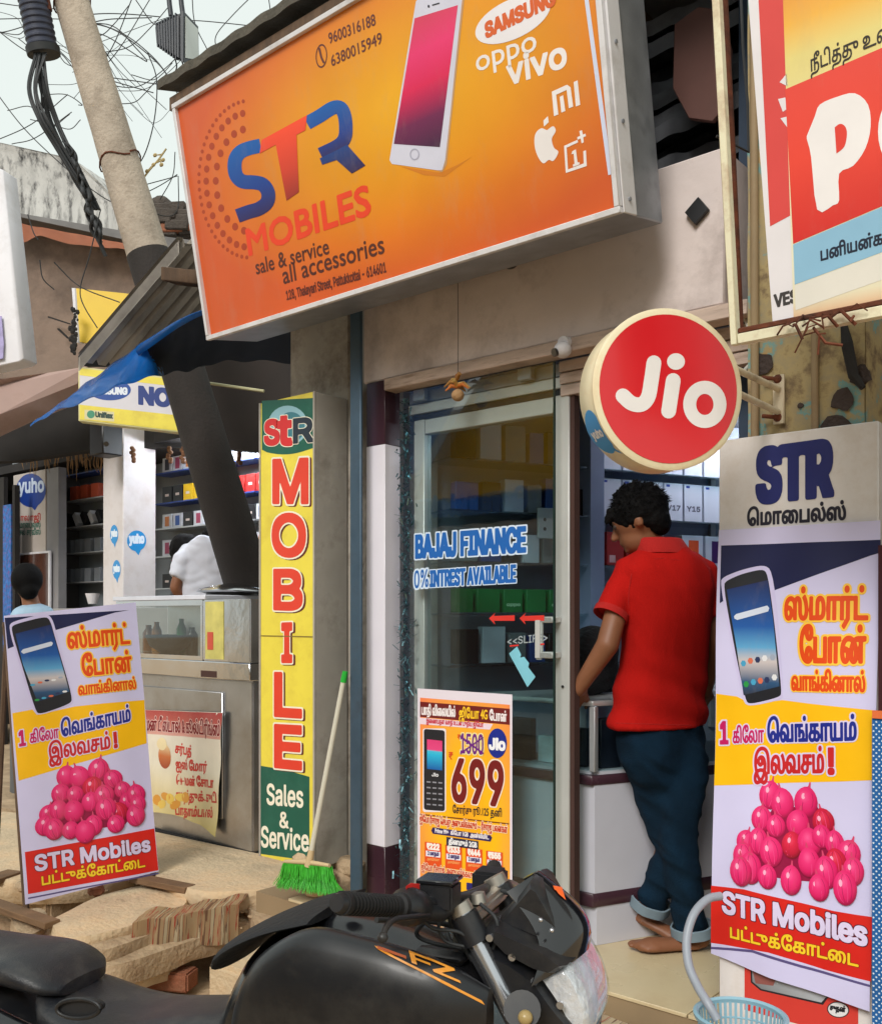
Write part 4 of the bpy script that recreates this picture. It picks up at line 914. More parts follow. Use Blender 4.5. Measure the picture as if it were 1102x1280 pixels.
# P and O as shaped letters
poly('big_letter', [tuple(q)[:2] for q in spline([(a, b, 0) for a, b in m2((930, 312), (948, 268), (960, 240), (1000, 222), (1040, 214), (1070, 240), (1076, 290), (1064, 340), (1036, 380), (1004, 398), (1004, 458), (990, 470), (954, 480), (940, 360), (930, 318))], 3)], ink(236, 232, 232), 5)
poly('letter_hole', [tuple(q)[:2] for q in spline([(a, b, 0) for a, b in m2((994, 292), (1006, 284), (1018, 290), (1022, 308), (1016, 336), (998, 352))], 4)], ink(222, 62, 48), 6)
pO.ring('big_letter', pO.ell(1135, 165, 38, 54, 30), pO.ell(1135, 165, 13, 24, 30), ink(236, 232, 232), 5)
# rust and tangle at the lower edge
random.seed(21)
mb = MB()
for q in range(15):
    u = random.uniform(.12, .26); a = O8+Xv*u+D8*random.uniform(-.015, .03)+B8*-.01; b = a+Vector((random.uniform(-.05, .06), random.uniform(-.015, .01), random.uniform(-.05, .02)))
    mb.tube([a, a.lerp(b, .5)+Vector((0, -.012, random.uniform(-.02, .02))), b], random.uniform(.0012, .004), 5)
o = mb.build('wire_tangle', M_rust, po, smooth=50); o['kind'] = 'stuff'
rp = thing('rusty_pole', 'rusty brown iron pole standing left of the cream framed sign', 'pole', onY(912, 420, 2.12))
MB().tube([onY(922, 418, 2.08), onY(912, 200, 2.07), onY(899, -60, 2.05)], .013, 12).build('pole', M_rust, rp, smooth=40)
MB().tube([onY(895, 170, 2.13), onY(935, 190, 2.2), onY(934, 130, 2.2), onY(928, 60, 2.2), onY(925, -20, 2.2)], .0035, 6).build('loose_wire', M_wire, rp)

# ================================================================ board and banner at the right
YR = 2.655
xa, xb = onY(898, 640, YR).x, onY(1097.5, 640, YR).x; zt = onY(1000, 538, YR).z
rbd = thing('shop_board', 'white upright STR board behind the right hand lilac banner', 'signboard', (xa, YR, .3))
M_bwht = mat('grubby_white_board', rgb(226, 220, 218), rough=.5, var=.05, dirt=rgb(186, 164, 140), dirtamt=.35, dscale=6)
MB().box((xa, YR, .29), (xb, 2.697, zt)).build('board', M_bwht, rbd, bevel=.003)
pr = Panel((xa, YR-.0008, 0), (1, 0, 0), (0, 0, 1), rbd, gap=.0009)
pr.text('STR', (948, 626), (1037, 617), 62, ink(28, 36, 106), 1, bold=.055)
pr.text('ெமாைபல்ஸ்', (934, 657), (1056, 649), 15, ink(28, 26, 44), 1, bold=.06)
pr.put('red_frame', [[(930, 1190), (1072, 1215), (1072, 1300), (930, 1262)]], ink(214, 62, 52), 1, px=True)
pr.put('car_picture', [[(937, 1195), (1035, 1215), (1035, 1246), (1028, 1256), (950, 1238), (938, 1228)]], ink(40, 36, 40), 2, px=True); pr.put('car_picture', [[(939, 1197), (1033, 1217), (1033, 1245), (1026, 1253), (951, 1236), (940, 1227)]], grad('grey_photo', [(0, rgb(110, 114, 116)), (.5, rgb(176, 180, 186)), (1, rgb(120, 122, 126))], 'D'), 3, px=True)
pr.put('photo_detail', [[(940, 1212), (972, 1218), (966, 1232), (944, 1229)]], ink(150, 90, 84), 4, px=True)
pr.put('oval_mark', [pr.ell(1047, 1262, 14, 10, 24, .15)], ink(40, 40, 44), 2, px=True); pr.put('oval_mark', [pr.ell(1047, 1262, 12.6, 8.8, 24, .15)], ink(226, 226, 228), 3, px=True); pr.text('சுதன்', (1037, 1262), (1056, 1265), 5, ink(30, 30, 34), 4, bold=.1)

def chaikin(P_, it=2, k=.22):
    for _ in range(it):
        o = []
        for i in range(len(P_)):
            a, b = P_[i], P_[(i+1) % len(P_)]; o.append((a[0]+(b[0]-a[0])*k, a[1]+(b[1]-a[1])*k)); o.append((a[0]+(b[0]-a[0])*(1-k), a[1]+(b[1]-a[1])*(1-k)))
        P_ = o
    return P_
def banner_print(pn, P):
    """the onion offer banner; P maps the unit design (0..1, 0 top .. 1 bottom) to (u,v) metres"""
    def R(pts): return [P(*p) for p in pts]
    nv = ink(20, 26, 72); ye = ink(250, 190, 6); rd = ink(214, 34, 24); lf = ink(206, 198, 236); orr = ink(228, 74, 12); yl2 = ink(250, 204, 60); mg = ink(196, 20, 96)
    pn.put('navy_corner', [R(pn.nc)], nv, 1)
    pn.put('yellow_band', [R(pn.yb)], ye, 1)
    # phone
    ph = pn.ph
    rnd = lambda P_: [tuple(q)[:2] for q in chaikin(P_)]
    pn.put('phone_halo', [rnd(R(ph['halo']))], lf, 2); pn.put('phone_body', [rnd(R(ph['body']))], ink(26, 28, 36), 3)
    pn.put('phone_screen', [R(ph['screen'])], grad('banner_screen', [(0, rgb(24, 36, 60)), (.12, rgb(40, 80, 120)), (.3, rgb(200, 190, 190)), (.42, rgb(90, 160, 206)), (.6, rgb(22, 84, 160)), (1, rgb(20, 34, 84))], 'V'), 4)
    pn.put('search_bar', [R(ph['bar'])], ink(206, 214, 232), 5)
    cols = [ink(70, 160, 200), ink(216, 110, 80), ink(40, 50, 90), ink(226, 226, 230), ink(160, 170, 190), ink(40, 150, 70)]
    for q, (x, y) in enumerate(ph['icons']):
        pn.put('app_icon', [[P(x+ph['ir']*math.cos(k*1.047), y+ph['ir']*.42*math.sin(k*1.047)) for k in range(6)]], cols[q % 6], 5)
    for s_, a, b, h, c1, ol, w_, bo in pn.tx:
        A_, B_ = P(*a), P(*b); pn.text(s_, A_, B_, h, c1, 3, px=False, bold=bo, outline=(ol, w_), fn=pn.fn if hasattr(pn, 'fn') else None)
    # onions
    on = grad('onion_pink', [(0, rgb(246, 90, 150)), (.3, rgb(236, 50, 122)), (.68, rgb(216, 24, 98)), (.86, rgb(166, 12, 70)), (1, rgb(120, 8, 48))], 'R', (.42, .66), .72)
    on2 = grad('onion_red', [(0, rgb(236, 70, 100)), (.3, rgb(216, 34, 70)), (.68, rgb(186, 16, 52)), (.86, rgb(140, 8, 36)), (1, rgb(100, 6, 26))], 'R', (.42, .66), .72)
    sh = [R(pn.shadow)]
    pn.put('onion_gaps', sh, ink(150, 14, 66), 2)
    rr_ = random.Random(5); vein = ink(240, 84, 146); vein2 = ink(150, 14, 70)
    for q, (x, y) in enumerate(pn.on):
        k_ = rr_.uniform(.86, 1.1); w_, h_ = pn.ow*k_, pn.oh*k_*rr_.uniform(.92, 1.08); ro = rr_.uniform(-.3, .3); x += rr_.uniform(-.1, .1)*pn.ow
        def E(a, s1=1.0, s2=1.0): 
            X, Y = math.cos(a)*s1, math.sin(a)*s2; Y = Y*(1+.10*(Y < 0)*(1-abs(X))); return P(x+w_*(X*math.cos(ro)-Y*math.sin(ro)), y+h_*(X*math.sin(ro)+Y*math.cos(ro)))
        e = [E(k*.3307) for k in range(19)]
        def T(X, Y): return P(x+w_*(X*math.cos(ro)-Y*math.sin(ro)), y+h_*(X*math.sin(ro)+Y*math.cos(ro)))
        mm = on2 if q in pn.redo else on; L_ = 3+q*.42
        pn.put('onion_tip', [[T(-.34, -.85), T(-.10, -1.12), T(-.05, -1.45), T(.06, -1.40), T(.10, -1.12), T(.34, -.85)]], ink(214, 70, 110), L_-.1)
        pn.put('onion_picture', [e], mm, L_, uvs='each')
        vs_l = []
        for c_ in (-.62, -.25, .2, .58):
            l = [(c_*math.sin(t_)*1.0, -math.cos(t_)*.88) for t_ in [.35+.4*k for k in range(7)]]
            vs_l.append([T(a-.018, b) for a, b in l]+[T(a+.018, b) for a, b in l[::-1]])
        pn.put('onion_vein', vs_l[::2], vein, L_+.12); pn.put('onion_vein', vs_l[1::2], vein2, L_+.12)
        pn.put('onion_shine', [[T(-.32+.16*math.cos(k*.785), -.34+.22*math.sin(k*.785)) for k in range(8)]], ink(250, 176, 206), L_+.24)
    pn.put('red_band', [R(pn.rb)], rd, 1)
    pn.put('rule', [R(pn.rl)], ink(90, 80, 130), 1)
# ---- right banner
YN = 2.645
def wr(u, v): return .004*math.sin(v*9+u*5)+.0035*math.sin(u*24+v*3)-.010*max(0, .55-v)*(1+math.sin(u*14))+(.0)
bnR = thing('onion_banner', 'lilac offer banner with pink onions hung on the white board beside the doorway', 'banner', (xa, YN, .5))
M_lil = mat('lilac_flex', rgb(210, 205, 240), rough=.38, var=.04)
pb_ = Panel((0, YN-.012, 0), (1, 0, 0), (0, 0, 1), bnR, step=.03, warp=wr, gap=.0007)
qL = [(898, 662), (897, 760), (893, 900), (889, 1050), (887, 1196)]; qR = [(1099.5, 651), (1099, 760), (1096, 900), (1091, 1050), (1087, 1250)]
U0 = [pb_.uv(*p) for p in qL]; U1 = [pb_.uv(*p) for p in qR]
ztop = (U0[0][1]+U1[0][1])/2
def PR(x, y):
    """photo measured design: x 0..1 across, y in photo pixels at the left edge -> uv"""
    v = ztop+(U0[-1][1]-.004-ztop)*y
    f = y; xl_ = U0[0][0]+(U0[-1][0]-U0[0][0])*f; xr_ = U1[0][0]+(U1[-1][0]-U1[0][0])*f
    return (xl_+(xr_-xl_)*x, v-.035*x*max(0, y-.75)/.25)
pb_.put('flex_sheet', [[PR(0, 0), PR(.25, 0), PR(.5, 0), PR(.75, 0), PR(1, 0)]+[PR(1, k/12) for k in range(1, 12)]+[PR(1, 1), PR(.8, 1), PR(.6, 1.0), PR(.4, 1), PR(.2, .995), PR(0, .99)]+[PR(0, k/12) for k in range(11, 0, -1)]], M_lil, 0)
def inv(pts):
    """photo points -> design coords of the right banner"""
    r = []
    for p in pts:
        u, v = pb_.uv(*p); y = (v-ztop)/((U0[-1][1]-.004)-ztop)
        for _ in range(3):
            xl_ = U0[0][0]+(U0[-1][0]-U0[0][0])*y; xr_ = U1[0][0]+(U1[-1][0]-U1[0][0])*y; x = (u-xl_)/(xr_-xl_); y = (v+.035*x*max(0, y-.75)/.25-ztop)/((U0[-1][1]-.004)-ztop)
        r.append((x, y))
    return r
def z2(*p): return [(860+a*.2656, 640+b*.2656) for a, b in p]
def setup(pn, inv, T, hs):
    pn.yb = inv(T['yb']); pn.nc = inv(T['nc']); pn.ph = dict(halo=inv(T['halo']), body=inv(T['body']), screen=inv(T['screen']), bar=inv(T['bar']), icons=inv(T['icons']), ir=T['ir'])
    pn.tx = [(s, *inv([a, b]), h*hs, c1, ol, w, bo) for (s, a, b, h, c1, ol, w, bo) in T['tx']]
    pn.on = inv(T['on']); pn.ow, pn.oh = T['os']; pn.redo = T['redo']; pn.rb = inv(T['rb']); pn.rl = inv(T['rl']); pn.shadow = inv(T['shadow'])
orr = ink(228, 74, 12); yo = ink(250, 200, 70); mg = ink(196, 20, 96); lv = ink(220, 208, 240); nb = ink(26, 40, 140); rdk = ink(200, 34, 40); yel2 = ink(246, 206, 40); rd_ = ink(214, 34, 24)
TR = dict(nc=z2((155, 158), (902, 130), (902, 190), (850, 205), (398, 370), (340, 300), (152, 430)), yb=z2((130, 855), (230, 868), (300, 905), (440, 885), (560, 900), (890, 935), (885, 1262), (118, 1288)),
  halo=z2((152, 330), (170, 305), (255, 270), (350, 248), (390, 275), (425, 520), (448, 860), (430, 885), (290, 915), (258, 895), (210, 640)),
  body=z2((168, 345), (185, 322), (255, 290), (345, 268), (370, 290), (405, 520), (440, 850), (425, 872), (290, 905), (270, 885), (222, 640)),
  screen=z2((185, 365), (372, 320), (400, 520), (428, 820), (262, 862), (232, 640)),
  bar=z2((220, 490), (230, 480), (370, 440), (380, 452), (375, 468), (235, 508), (222, 502)),
  icons=z2((263, 712), (295, 700), (328, 695), (360, 688), (397, 684), (275, 810), (308, 800), (340, 794), (370, 790), (405, 778)), ir=.018,
  tx=[('ஸ்மார்ட்', z2((455, 505))[0], z2((838, 505))[0], 27, orr, yo, .14, .05), ('ேபான்', z2((530, 706))[0], z2((830, 708))[0], 30, orr, yo, .14, .05), ('வாங்கினால்', z2((487, 838))[0], z2((830, 845))[0], 17, orr, yo, .14, .05),
      ('1', z2((150, 1090))[0], z2((183, 1089))[0], 28, mg, lv, .10, .03), ('கிேலா', z2((210, 1087))[0], z2((352, 1083))[0], 15, mg, lv, .13, .035), ('ெவங்காயம்', z2((372, 1083))[0], z2((790, 1072))[0], 21, nb, lv, .13, .045), ('இலவசம்', z2((310, 1232))[0], z2((636, 1226))[0], 22, rdk, lv, .13, .045), ('!', z2((662, 1230))[0], z2((682, 1230))[0], 30, rdk, lv, .10, .04),
      ('STR Mobiles', (903, 1140), (1083, 1181), 27, lv, ink(90, 20, 40), .07, .035), ('பட்டுக்ேகாட்ைட', (912, 1172), (1073, 1207), 13, yel2, ink(150, 30, 20), .10, .05)],
  on=[], os=(.068, .030), redo=(6, 9, 16),
  rb=[(888, 1107), (930, 1111), (990, 1126), (1040, 1138), (1090, 1146), (1089, 1226), (1030, 1212), (960, 1190), (887, 1179)],
  rl=[(887, 1184), (940, 1187), (1000, 1206), (1088, 1230), (1088, 1233), (1000, 1209.5), (940, 1190.5), (887, 1187)],
  shadow=[(965, 1010), (1020, 1008), (1040, 1045), (1056, 1090), (1040, 1104), (985, 1100), (960, 1094), (940, 1080), (938, 1056)])
on_px = [(453, 205), (515, 245), (628, 240), (420, 315), (482, 350), (590, 340), (705, 330), (345, 420), (405, 420), (555, 440), (645, 430), (700, 400), (765, 430), (340, 490), (835, 480), (465, 470), (775, 520), (850, 560), (375, 545), (640, 520), (720, 565), (448, 585), (562, 605), (695, 640), (820, 640), (330, 560)]
TR['on'] = [(840+a*.2657, 940+b*.2657) for a, b in on_px]
hsR = (pb_.uv(900, 900)[1]-pb_.uv(900, 1000)[1])/100*.955
setup(pb_, inv, TR, hsR); banner_print(pb_, PR)

# ---- left banner on its stand
CL = lambda lat, fwd, z: Vector((CS*lat-SN*fwd, SN*lat+CS*fwd, z))
b0 = CL(-1.775, 4.10, .318); b1 = CL(-1.322, 4.51, .335); t0 = CL(-1.905, 4.185, 1.55)
bnL = thing('onion_banner', 'lilac offer banner with pink onions on a leaning stand before the steel cart', 'banner', b0)
def wl(u, v): return .004*math.sin(u*16+1)+.003*math.sin(v*7+u*4)
pl_ = Panel(b0, b1-b0, t0-b0, bnL, step=.04, warp=wl, gap=.0009)
corners = dict(TL=(5, 771), TR=(172, 756), BL=(30, 1133), BR=(200, 1100))
Wl, Hl = pl_.w, pl_.h
pl_.put('flex_sheet', [[(0, 0.0), (Wl*.5, .01), (Wl, .015)]+[(Wl, Hl*k/10) for k in range(1, 10)]+[(Wl, Hl*1.04), (Wl*.5, Hl*1.02), (0, Hl)]+[(-.0, Hl*k/10) for k in range(9, 0, -1)]], M_lil, 0)
def zl(*p): return [(a*.3125, 740+b*.3125) for a, b in p]
def invL(pts): return [pl_.uv(*p) for p in pts]
def PL(x, y): return (x, y)
TL_ = dict(nc=zl((18, 104), (520, 72), (460, 82), (225, 152), (30, 228)), yb=zl((50, 485), (130, 470), (148, 492), (300, 458), (420, 445), (578, 432), (588, 605), (75, 755)),
  halo=zl((32, 140), (50, 118), (180, 86), (210, 100), (235, 190), (295, 425), (290, 450), (160, 495), (135, 480), (75, 290)),
  body=zl((42, 148), (55, 130), (180, 98), (202, 110), (225, 195), (292, 425), (280, 448), (160, 490), (142, 475), (85, 290)),
  screen=zl((60, 168), (205, 130), (222, 195), (278, 398), (150, 440), (90, 290)), bar=zl((82, 240), (90, 230), (205, 198), (213, 204), (208, 215), (92, 248)),
  icons=zl((130, 372), (160, 362), (188, 354), (215, 352), (243, 342), (148, 432), (176, 424), (205, 416), (232, 405), (260, 398)), ir=.012,
  tx=[('ஸ்மார்ட்', zl((275, 225))[0], zl((520, 205))[0], 19, orr, yo, .14, .05), ('ேபான்', zl((332, 336))[0], zl((528, 316))[0], 19, orr, yo, .14, .05), ('வாங்கினால்', zl((316, 412))[0], zl((545, 386))[0], 11, orr, yo, .14, .05),
      ('1', zl((80, 616))[0], zl((102, 612))[0], 18, mg, lv, .10, .03), ('கிேலா', zl((122, 604))[0], zl((238, 582))[0], 11, mg, lv, .13, .035), ('ெவங்காயம்', zl((250, 578))[0], zl((522, 515))[0], 15, nb, lv, .13, .045), ('இலவசம்', zl((200, 672))[0], zl((440, 624))[0], 15, rdk, lv, .13, .045), ('!', zl((458, 622))[0], zl((468, 620))[0], 19, rdk, lv, .10, .04),
      ('STR Mobiles', zl((142, 1115))[0], zl((602, 1035))[0], 18, lv, ink(90, 20, 40), .07, .035), ('பட்டுக்ேகாட்ைட', zl((168, 1172))[0], zl((580, 1098))[0], 10, yel2, ink(150, 30, 20), .10, .05)],
  on=zl((265, 740), (320, 742), (398, 712), (245, 808), (300, 812), (375, 780), (450, 750), (190, 890), (235, 875), (360, 842), (420, 815), (490, 792), (510, 838), (545, 812), (185, 935), (295, 880), (480, 880), (550, 850), (425, 868), (215, 950), (540, 895), (280, 955), (375, 935), (465, 928), (345, 960)), os=(.045, -.045), redo=(5, 16),
  rb=zl((98, 1040), (620, 946), (635, 1113), (112, 1208)), rl=zl((112, 1222), (636, 1122), (636, 1128), (112, 1228)), shadow=zl((260, 760), (400, 730), (480, 780), (560, 860), (500, 930), (300, 960), (190, 930), (190, 870)))
setup(pl_, invL, TL_, (pl_.uv(90, 900)[1]-pl_.uv(90, 1000)[1])/100)
# onions: radius in metres for this banner
banner_print(pl_, PL)
# wooden frame behind
for s_ in (0.02, 1):
    a = b0+(b1-b0)*(s_ if s_ < .5 else .97); nb_ = pl_.N*-1 if pl_.N.dot(CAM-b0) > 0 else pl_.N
    MB().tube([a+nb_*.02-Vector((0, 0, .03)), a+nb_*.02+(t0-b0)*.98], .013, 6).build('stand_post', M_wood, bnL)
    MB().tube([a+nb_*.45-Vector((0, 0, .03)), a+nb_*.03+(t0-b0)*.9], .012, 6).build('stand_brace', M_wood, bnL)
MB().tube([b0+nb_*.02+(t0-b0)*.97, b1+nb_*.02+(t0-b0)*.96], .012, 6).build('stand_rail', M_wood, bnL)

# ================================================================ stone slabs and litter on the raised step at the left
random.seed(9)
def stone(px, z, depth, m, lab, nm='stone_slab', top=.012, cat='stone slab', seed=0):
    pts = [onZ(x, y, z) for x, y in px]; P = spline(pts+[pts[0]], 5)[:-1]; n = len(P); cen = sum(P, Vector())/n
    def jit(p, a): return p+(p-cen).normalized()*noise.noise(Vector((p.x*7+seed, p.y*7, p.z*30)))*a*.6
    rings = []
    for (s, zz, a) in ((.97, -depth, .04), (1.0, -depth*.7, .03), (1.01, -depth*.3, .02), (1.0, -.012, .012), (.985, 0, .01)):
        rings.append([jit(Vector((cen.x+(p.x-cen.x)*s, cen.y+(p.y-cen.y)*s, p.z+zz)), a) for p in P])
    mb = MB(); mb.loft(rings, False)
    last = rings[-1]; prev = last
    for s in (.8, .55, .25):
        r = [Vector((cen.x+(p.x-cen.x)*s, cen.y+(p.y-cen.y)*s, p.z+top*(1-s)+noise.noise(Vector((p.x*7*s+seed, p.y*7, 1)))*.012)) for p in last]
        mb.loft([prev, r], False); prev = r
    mb.add(prev, [tuple(range(n))])
    return mb.build(nm, m, None, (cen.x, cen.y, z-depth), smooth=50, label=lab, cat=cat)
pf = MB(); pf.prism([(-9, 2.9, 0), (-3.36, 2.9, 0), (-3.36, 5.2, 0), (-9, 5.2, 0)], (0, 0, .27)); pf.prism([onZ(-260, 1010, 0), onZ(60, 1178, 0), onZ(330, 1096, 0), onZ(330, 1040, 0), Vector((-8, 3.2, 0))], (0, 0, .235))
pf.build('raised_step', M_conc2, bevel=.02, seg=2, kind='structure')
stone([(178, 1036), (330, 1068), (392, 1078), (388, 1104), (322, 1112), (240, 1112), (175, 1078)], .335, .10, M_conc, 'wide cream stone slab with an orange stain in front of the steel cart', seed=1)
stone([(-40, 1010), (60, 1020), (175, 1040), (172, 1082), (90, 1100), (-60, 1085)], .30, .12, M_conc, 'cream stone slab hidden partly by the leaning banner', seed=2)
stone([(62, 1150), (130, 1118), (210, 1102), (232, 1116), (226, 1136), (160, 1158), (95, 1172), (72, 1165)], .285, .10, M_conc, 'smooth rounded slab right under the foot of the leaning banner', seed=3)
stone([(84, 1168), (200, 1140), (322, 1112), (328, 1124), (225, 1155), (118, 1190)], .25, .08, M_conc2, 'long narrow ridge stone, upper of the two below the broom', seed=4)
stone([(108, 1188), (225, 1157), (330, 1128), (338, 1146), (240, 1176), (136, 1208)], .20, .09, M_conc2, 'long narrow ridge stone, lower of the two below the broom', seed=5)
stone([(300, 1120), (390, 1100), (440, 1112), (400, 1140), (330, 1150)], .26, .12, M_conc2, 'sandy lump of stone under the green broom', seed=6)
stone([(14, 1140), (52, 1135), (60, 1152), (40, 1168), (18, 1160)], .24, .10, M_conc2, 'small pale rubble stone at the left edge below the banner', seed=7)
stone([(30, 1160), (62, 1150), (70, 1168), (44, 1178)], .2, .10, M_conc2, 'small brown rubble stone beside the motorcycle tail', seed=8)
stone([(120, 1190), (215, 1176), (222, 1192), (140, 1216), (118, 1205)], .15, .10, M_conc, 'thick slab end resting on the red brick', seed=9)
M_brick = mat('red_brick', rgb(150, 92, 66), rough=.9, var=.25, bump=.5, dirt=rgb(120, 96, 72), dirtamt=.5, dscale=9)
c = onZ(211, 1222, .045); a = math.radians(28)
MB().obox((c.x, c.y, .045), (math.cos(a)*.11, math.sin(a)*.11, 0), (-math.sin(a)*.05, math.cos(a)*.05, 0), (0, 0, .04)).build('loose_brick', M_brick, None, (c.x, c.y, .005), bevel=.008, seg=2, label='single reddish brick lying under the slab end on the dirt', cat='brick')
M_plk = mat('grey_brown_timber', rgb(120, 92, 66), rough=.9, var=.3, scale=3, stretch=(3, 3, 20), bump=.3)
for a_, b_, z, w, lab in (((168, 1094), (238, 1108), .335, .035, 'short timber offcut under the right foot of the banner'), ((-20, 1122), (66, 1152), .30, .035, 'brown timber offcut under the left foot of the banner'), ((-12, 1098), (20, 1088), .31, .05, 'timber block at the left edge beside the banner')):
    p, q = onZ(*a_, z), onZ(*b_, z); d = (q-p); n = Vector((-d.y, d.x, 0)).normalized()
    MB().obox((p+q)/2-Vector((0, 0, .012)), d/2, n*w, Vector((0, 0, .014))).build('timber_offcut', M_plk, None, (p.x, p.y, z-.03), bevel=.003, label=lab, cat='timber')
# pebbles and chips
mb = MB()
for q in range(420):
    x = random.uniform(-4.6, -1.2); y = random.uniform(1.2, 2.9)
    if q % 3 == 0: x = random.uniform(-4.8, -3.2); y = random.uniform(2.6, 3.3)
    r = random.uniform(.004, .014); z = gz(x, y)+r*.3 if y < 2.3 else .24
    if -2.95 < x and y > 2.1: continue
    mb.sphere((x, y, z), r, 1.2, 1, .6, 5, 4)
mb.build('pebbles', M_conc2, None, smooth=30, kind='stuff', label='scattered pebbles and chips on the sandy ground', cat='pebbles')
random.seed(17)
for q in range(9):
    x = [30, 120, 150, 250, 300, 345, 275, 215, 240][q]; y = [1108, 1112, 1210, 1190, 1168, 1135, 1215, 1140, 1250][q]; z = [.30, .30, .10, .05, .14, .27, .02, .24, .01][q]
    c = onZ(x, y, z); r = random.uniform(.02, .045); mb = MB(); mb.sphere(c, r, 1.3, 1, .7, 9, 6); me_ = mb.v
    mb.v = [c+(p-c)*(1+.45*noise.noise((p-c)*40+Vector((q*3, 0, 0)))) for p in mb.v]
    mb.build('rubble_stone', [M_conc2, M_brick, M_conc][q % 3], None, (c.x, c.y, z-.02), smooth=30, label='fist sized %s rubble stone, %s' % (['brown', 'reddish', 'cream'][q % 3], ['beside the left foot of the banner', 'under the leaning banner', 'on the dirt right of the motorcycle tail', 'on the dirt behind the seat', 'by the end of the ridge stones', 'beside the broom head', 'on the dirt below the loose brick', 'on the slab by the banner foot', 'on the dirt before the tank'][q], ), cat='stone')
# striped rag rugs
M_rug = bpy.data.materials.new('rag_rug'); M_rug.use_nodes = True; t_ = M_rug.node_tree; N = t_.nodes; L = t_.links; p_ = N['Principled BSDF']; p_.inputs['Roughness'].default_value = .95
uv = N.new('ShaderNodeUVMap'); sx = N.new('ShaderNodeSeparateXYZ'); L.new(uv.outputs[0], sx.inputs[0]); nz = N.new('ShaderNodeTexNoise'); nz.noise_dimensions = '2D'; nz.inputs['Scale'].default_value = 1; nz.inputs['Detail'].default_value = 4
mpp = N.new('ShaderNodeMapping'); mpp.inputs['Scale'].default_value = (17, .5, 1); L.new(uv.outputs[0], mpp.inputs[0]); L.new(mpp.outputs[0], nz.inputs[0])
cr = N.new('ShaderNodeValToRGB'); L.new(nz.outputs[0], cr.inputs[0]); cr.color_ramp.interpolation = 'CONSTANT'; e = cr.color_ramp.elements
e[0].position = 0; e[0].color = rgb(150, 112, 86); e[1].position = .38; e[1].color = rgb(206, 176, 136)
for p, c_ in ((.46, rgb(206, 180, 140)), (.52, rgb(198, 84, 66)), (.55, rgb(196, 160, 120)), (.60, rgb(136, 106, 88)), (.625, rgb(220, 204, 170))): x = e.new(p); x.color = c_
L.new(cr.outputs[0], p_.inputs['Base Color']); nb = N.new('ShaderNodeTexNoise'); nb.inputs['Scale'].default_value = 180; bb = N.new('ShaderNodeBump'); bb.inputs['Strength'].default_value = .35; bb.inputs['Distance'].default_value = .01; L.new(nb.outputs[0], bb.inputs['Height']); L.new(bb.outputs[0], p_.inputs['Normal'])
def cloth(nm, fn, nu, nv, m, base, lab, cat, thick=.008, parent=None):
    bm = bmesh.new(); ul = bm.loops.layers.uv.new('UVMap'); V = [[bm.verts.new(fn(i/nu, j/nv)) for i in range(nu+1)] for j in range(nv+1)]
    for j in range(nv):
        for i in range(nu):
            f = bm.faces.new((V[j][i], V[j][i+1], V[j+1][i+1], V[j+1][i]))
            for lp, (a, b) in zip(f.loops, ((i, j), (i+1, j), (i+1, j+1), (i, j+1))): lp[ul].uv = (a/nu, b/nv)
    if thick: bmesh.ops.solidify(bm, geom=bm.faces[:], thickness=thick)
    me = bpy.data.meshes.new(nm); bm.to_mesh(me); bm.free(); o = bpy.data.objects.new(nm, me); fin(o, m, parent, base, 70); return tag(o, lab, cat)
ra, rb2 = onZ(170, 1165, .262), onZ(302, 1141, .262)
def rugf(u, v):
    p = ra.lerp(rb2, u); w = math.sin(u*31)*.003+math.sin(u*13+v*4)*.004; out = Vector((.55, -.83, 0))
    k9 = noise.noise(Vector((u*4, 0, 0)))*.010
    if v < .5: q = p+out*(.03-(.5-v)*.26+w*.8*v*2); return q+Vector((0, 0, .046+k9+(.5-v)*.02+noise.noise(Vector((u*6, v*6, 0)))*.012*(1-v*2)))
    t = (v-.5)*2; return p+out*(.03+.025*t+w*.8*(1+t))+Vector((0, 0, .046+k9-t*.14*(1+.12*math.sin(u*9))))
cloth('rag_rug', rugf, 60, 16, M_rug, ra-Vector((0, 0, .1)), 'dusty striped rag rug draped over the stones left of the motorcycle', 'rug')
c0, c1 = onZ(745, 1258, .29), onZ(852, 1290, .29)
def rug2(u, v):
    p = Vector((-1.95+u*1.05, 2.18+v*.44, 0)); return p+Vector((0, 0, .298+.006*noise.noise(Vector((u*7, v*7, 0)))+.003*math.sin(u*40)))
M_rug2 = M_rug.copy(); M_rug2.name = 'rag_rug_pale'
for el, c_ in zip([n for n in M_rug2.node_tree.nodes if n.type == 'VALTORGB'][0].color_ramp.elements, (rgb(196, 166, 136), rgb(226, 206, 176), rgb(222, 190, 160), rgb(206, 80, 66), rgb(224, 204, 172), rgb(150, 116, 96), rgb(232, 216, 186))): el.color = c_
cloth('rag_rug', rug2, 40, 14, M_rug2, Vector((-1.9, 2.4, .29)), 'red and brown striped rag rug on the step before the shop floor', 'rug')

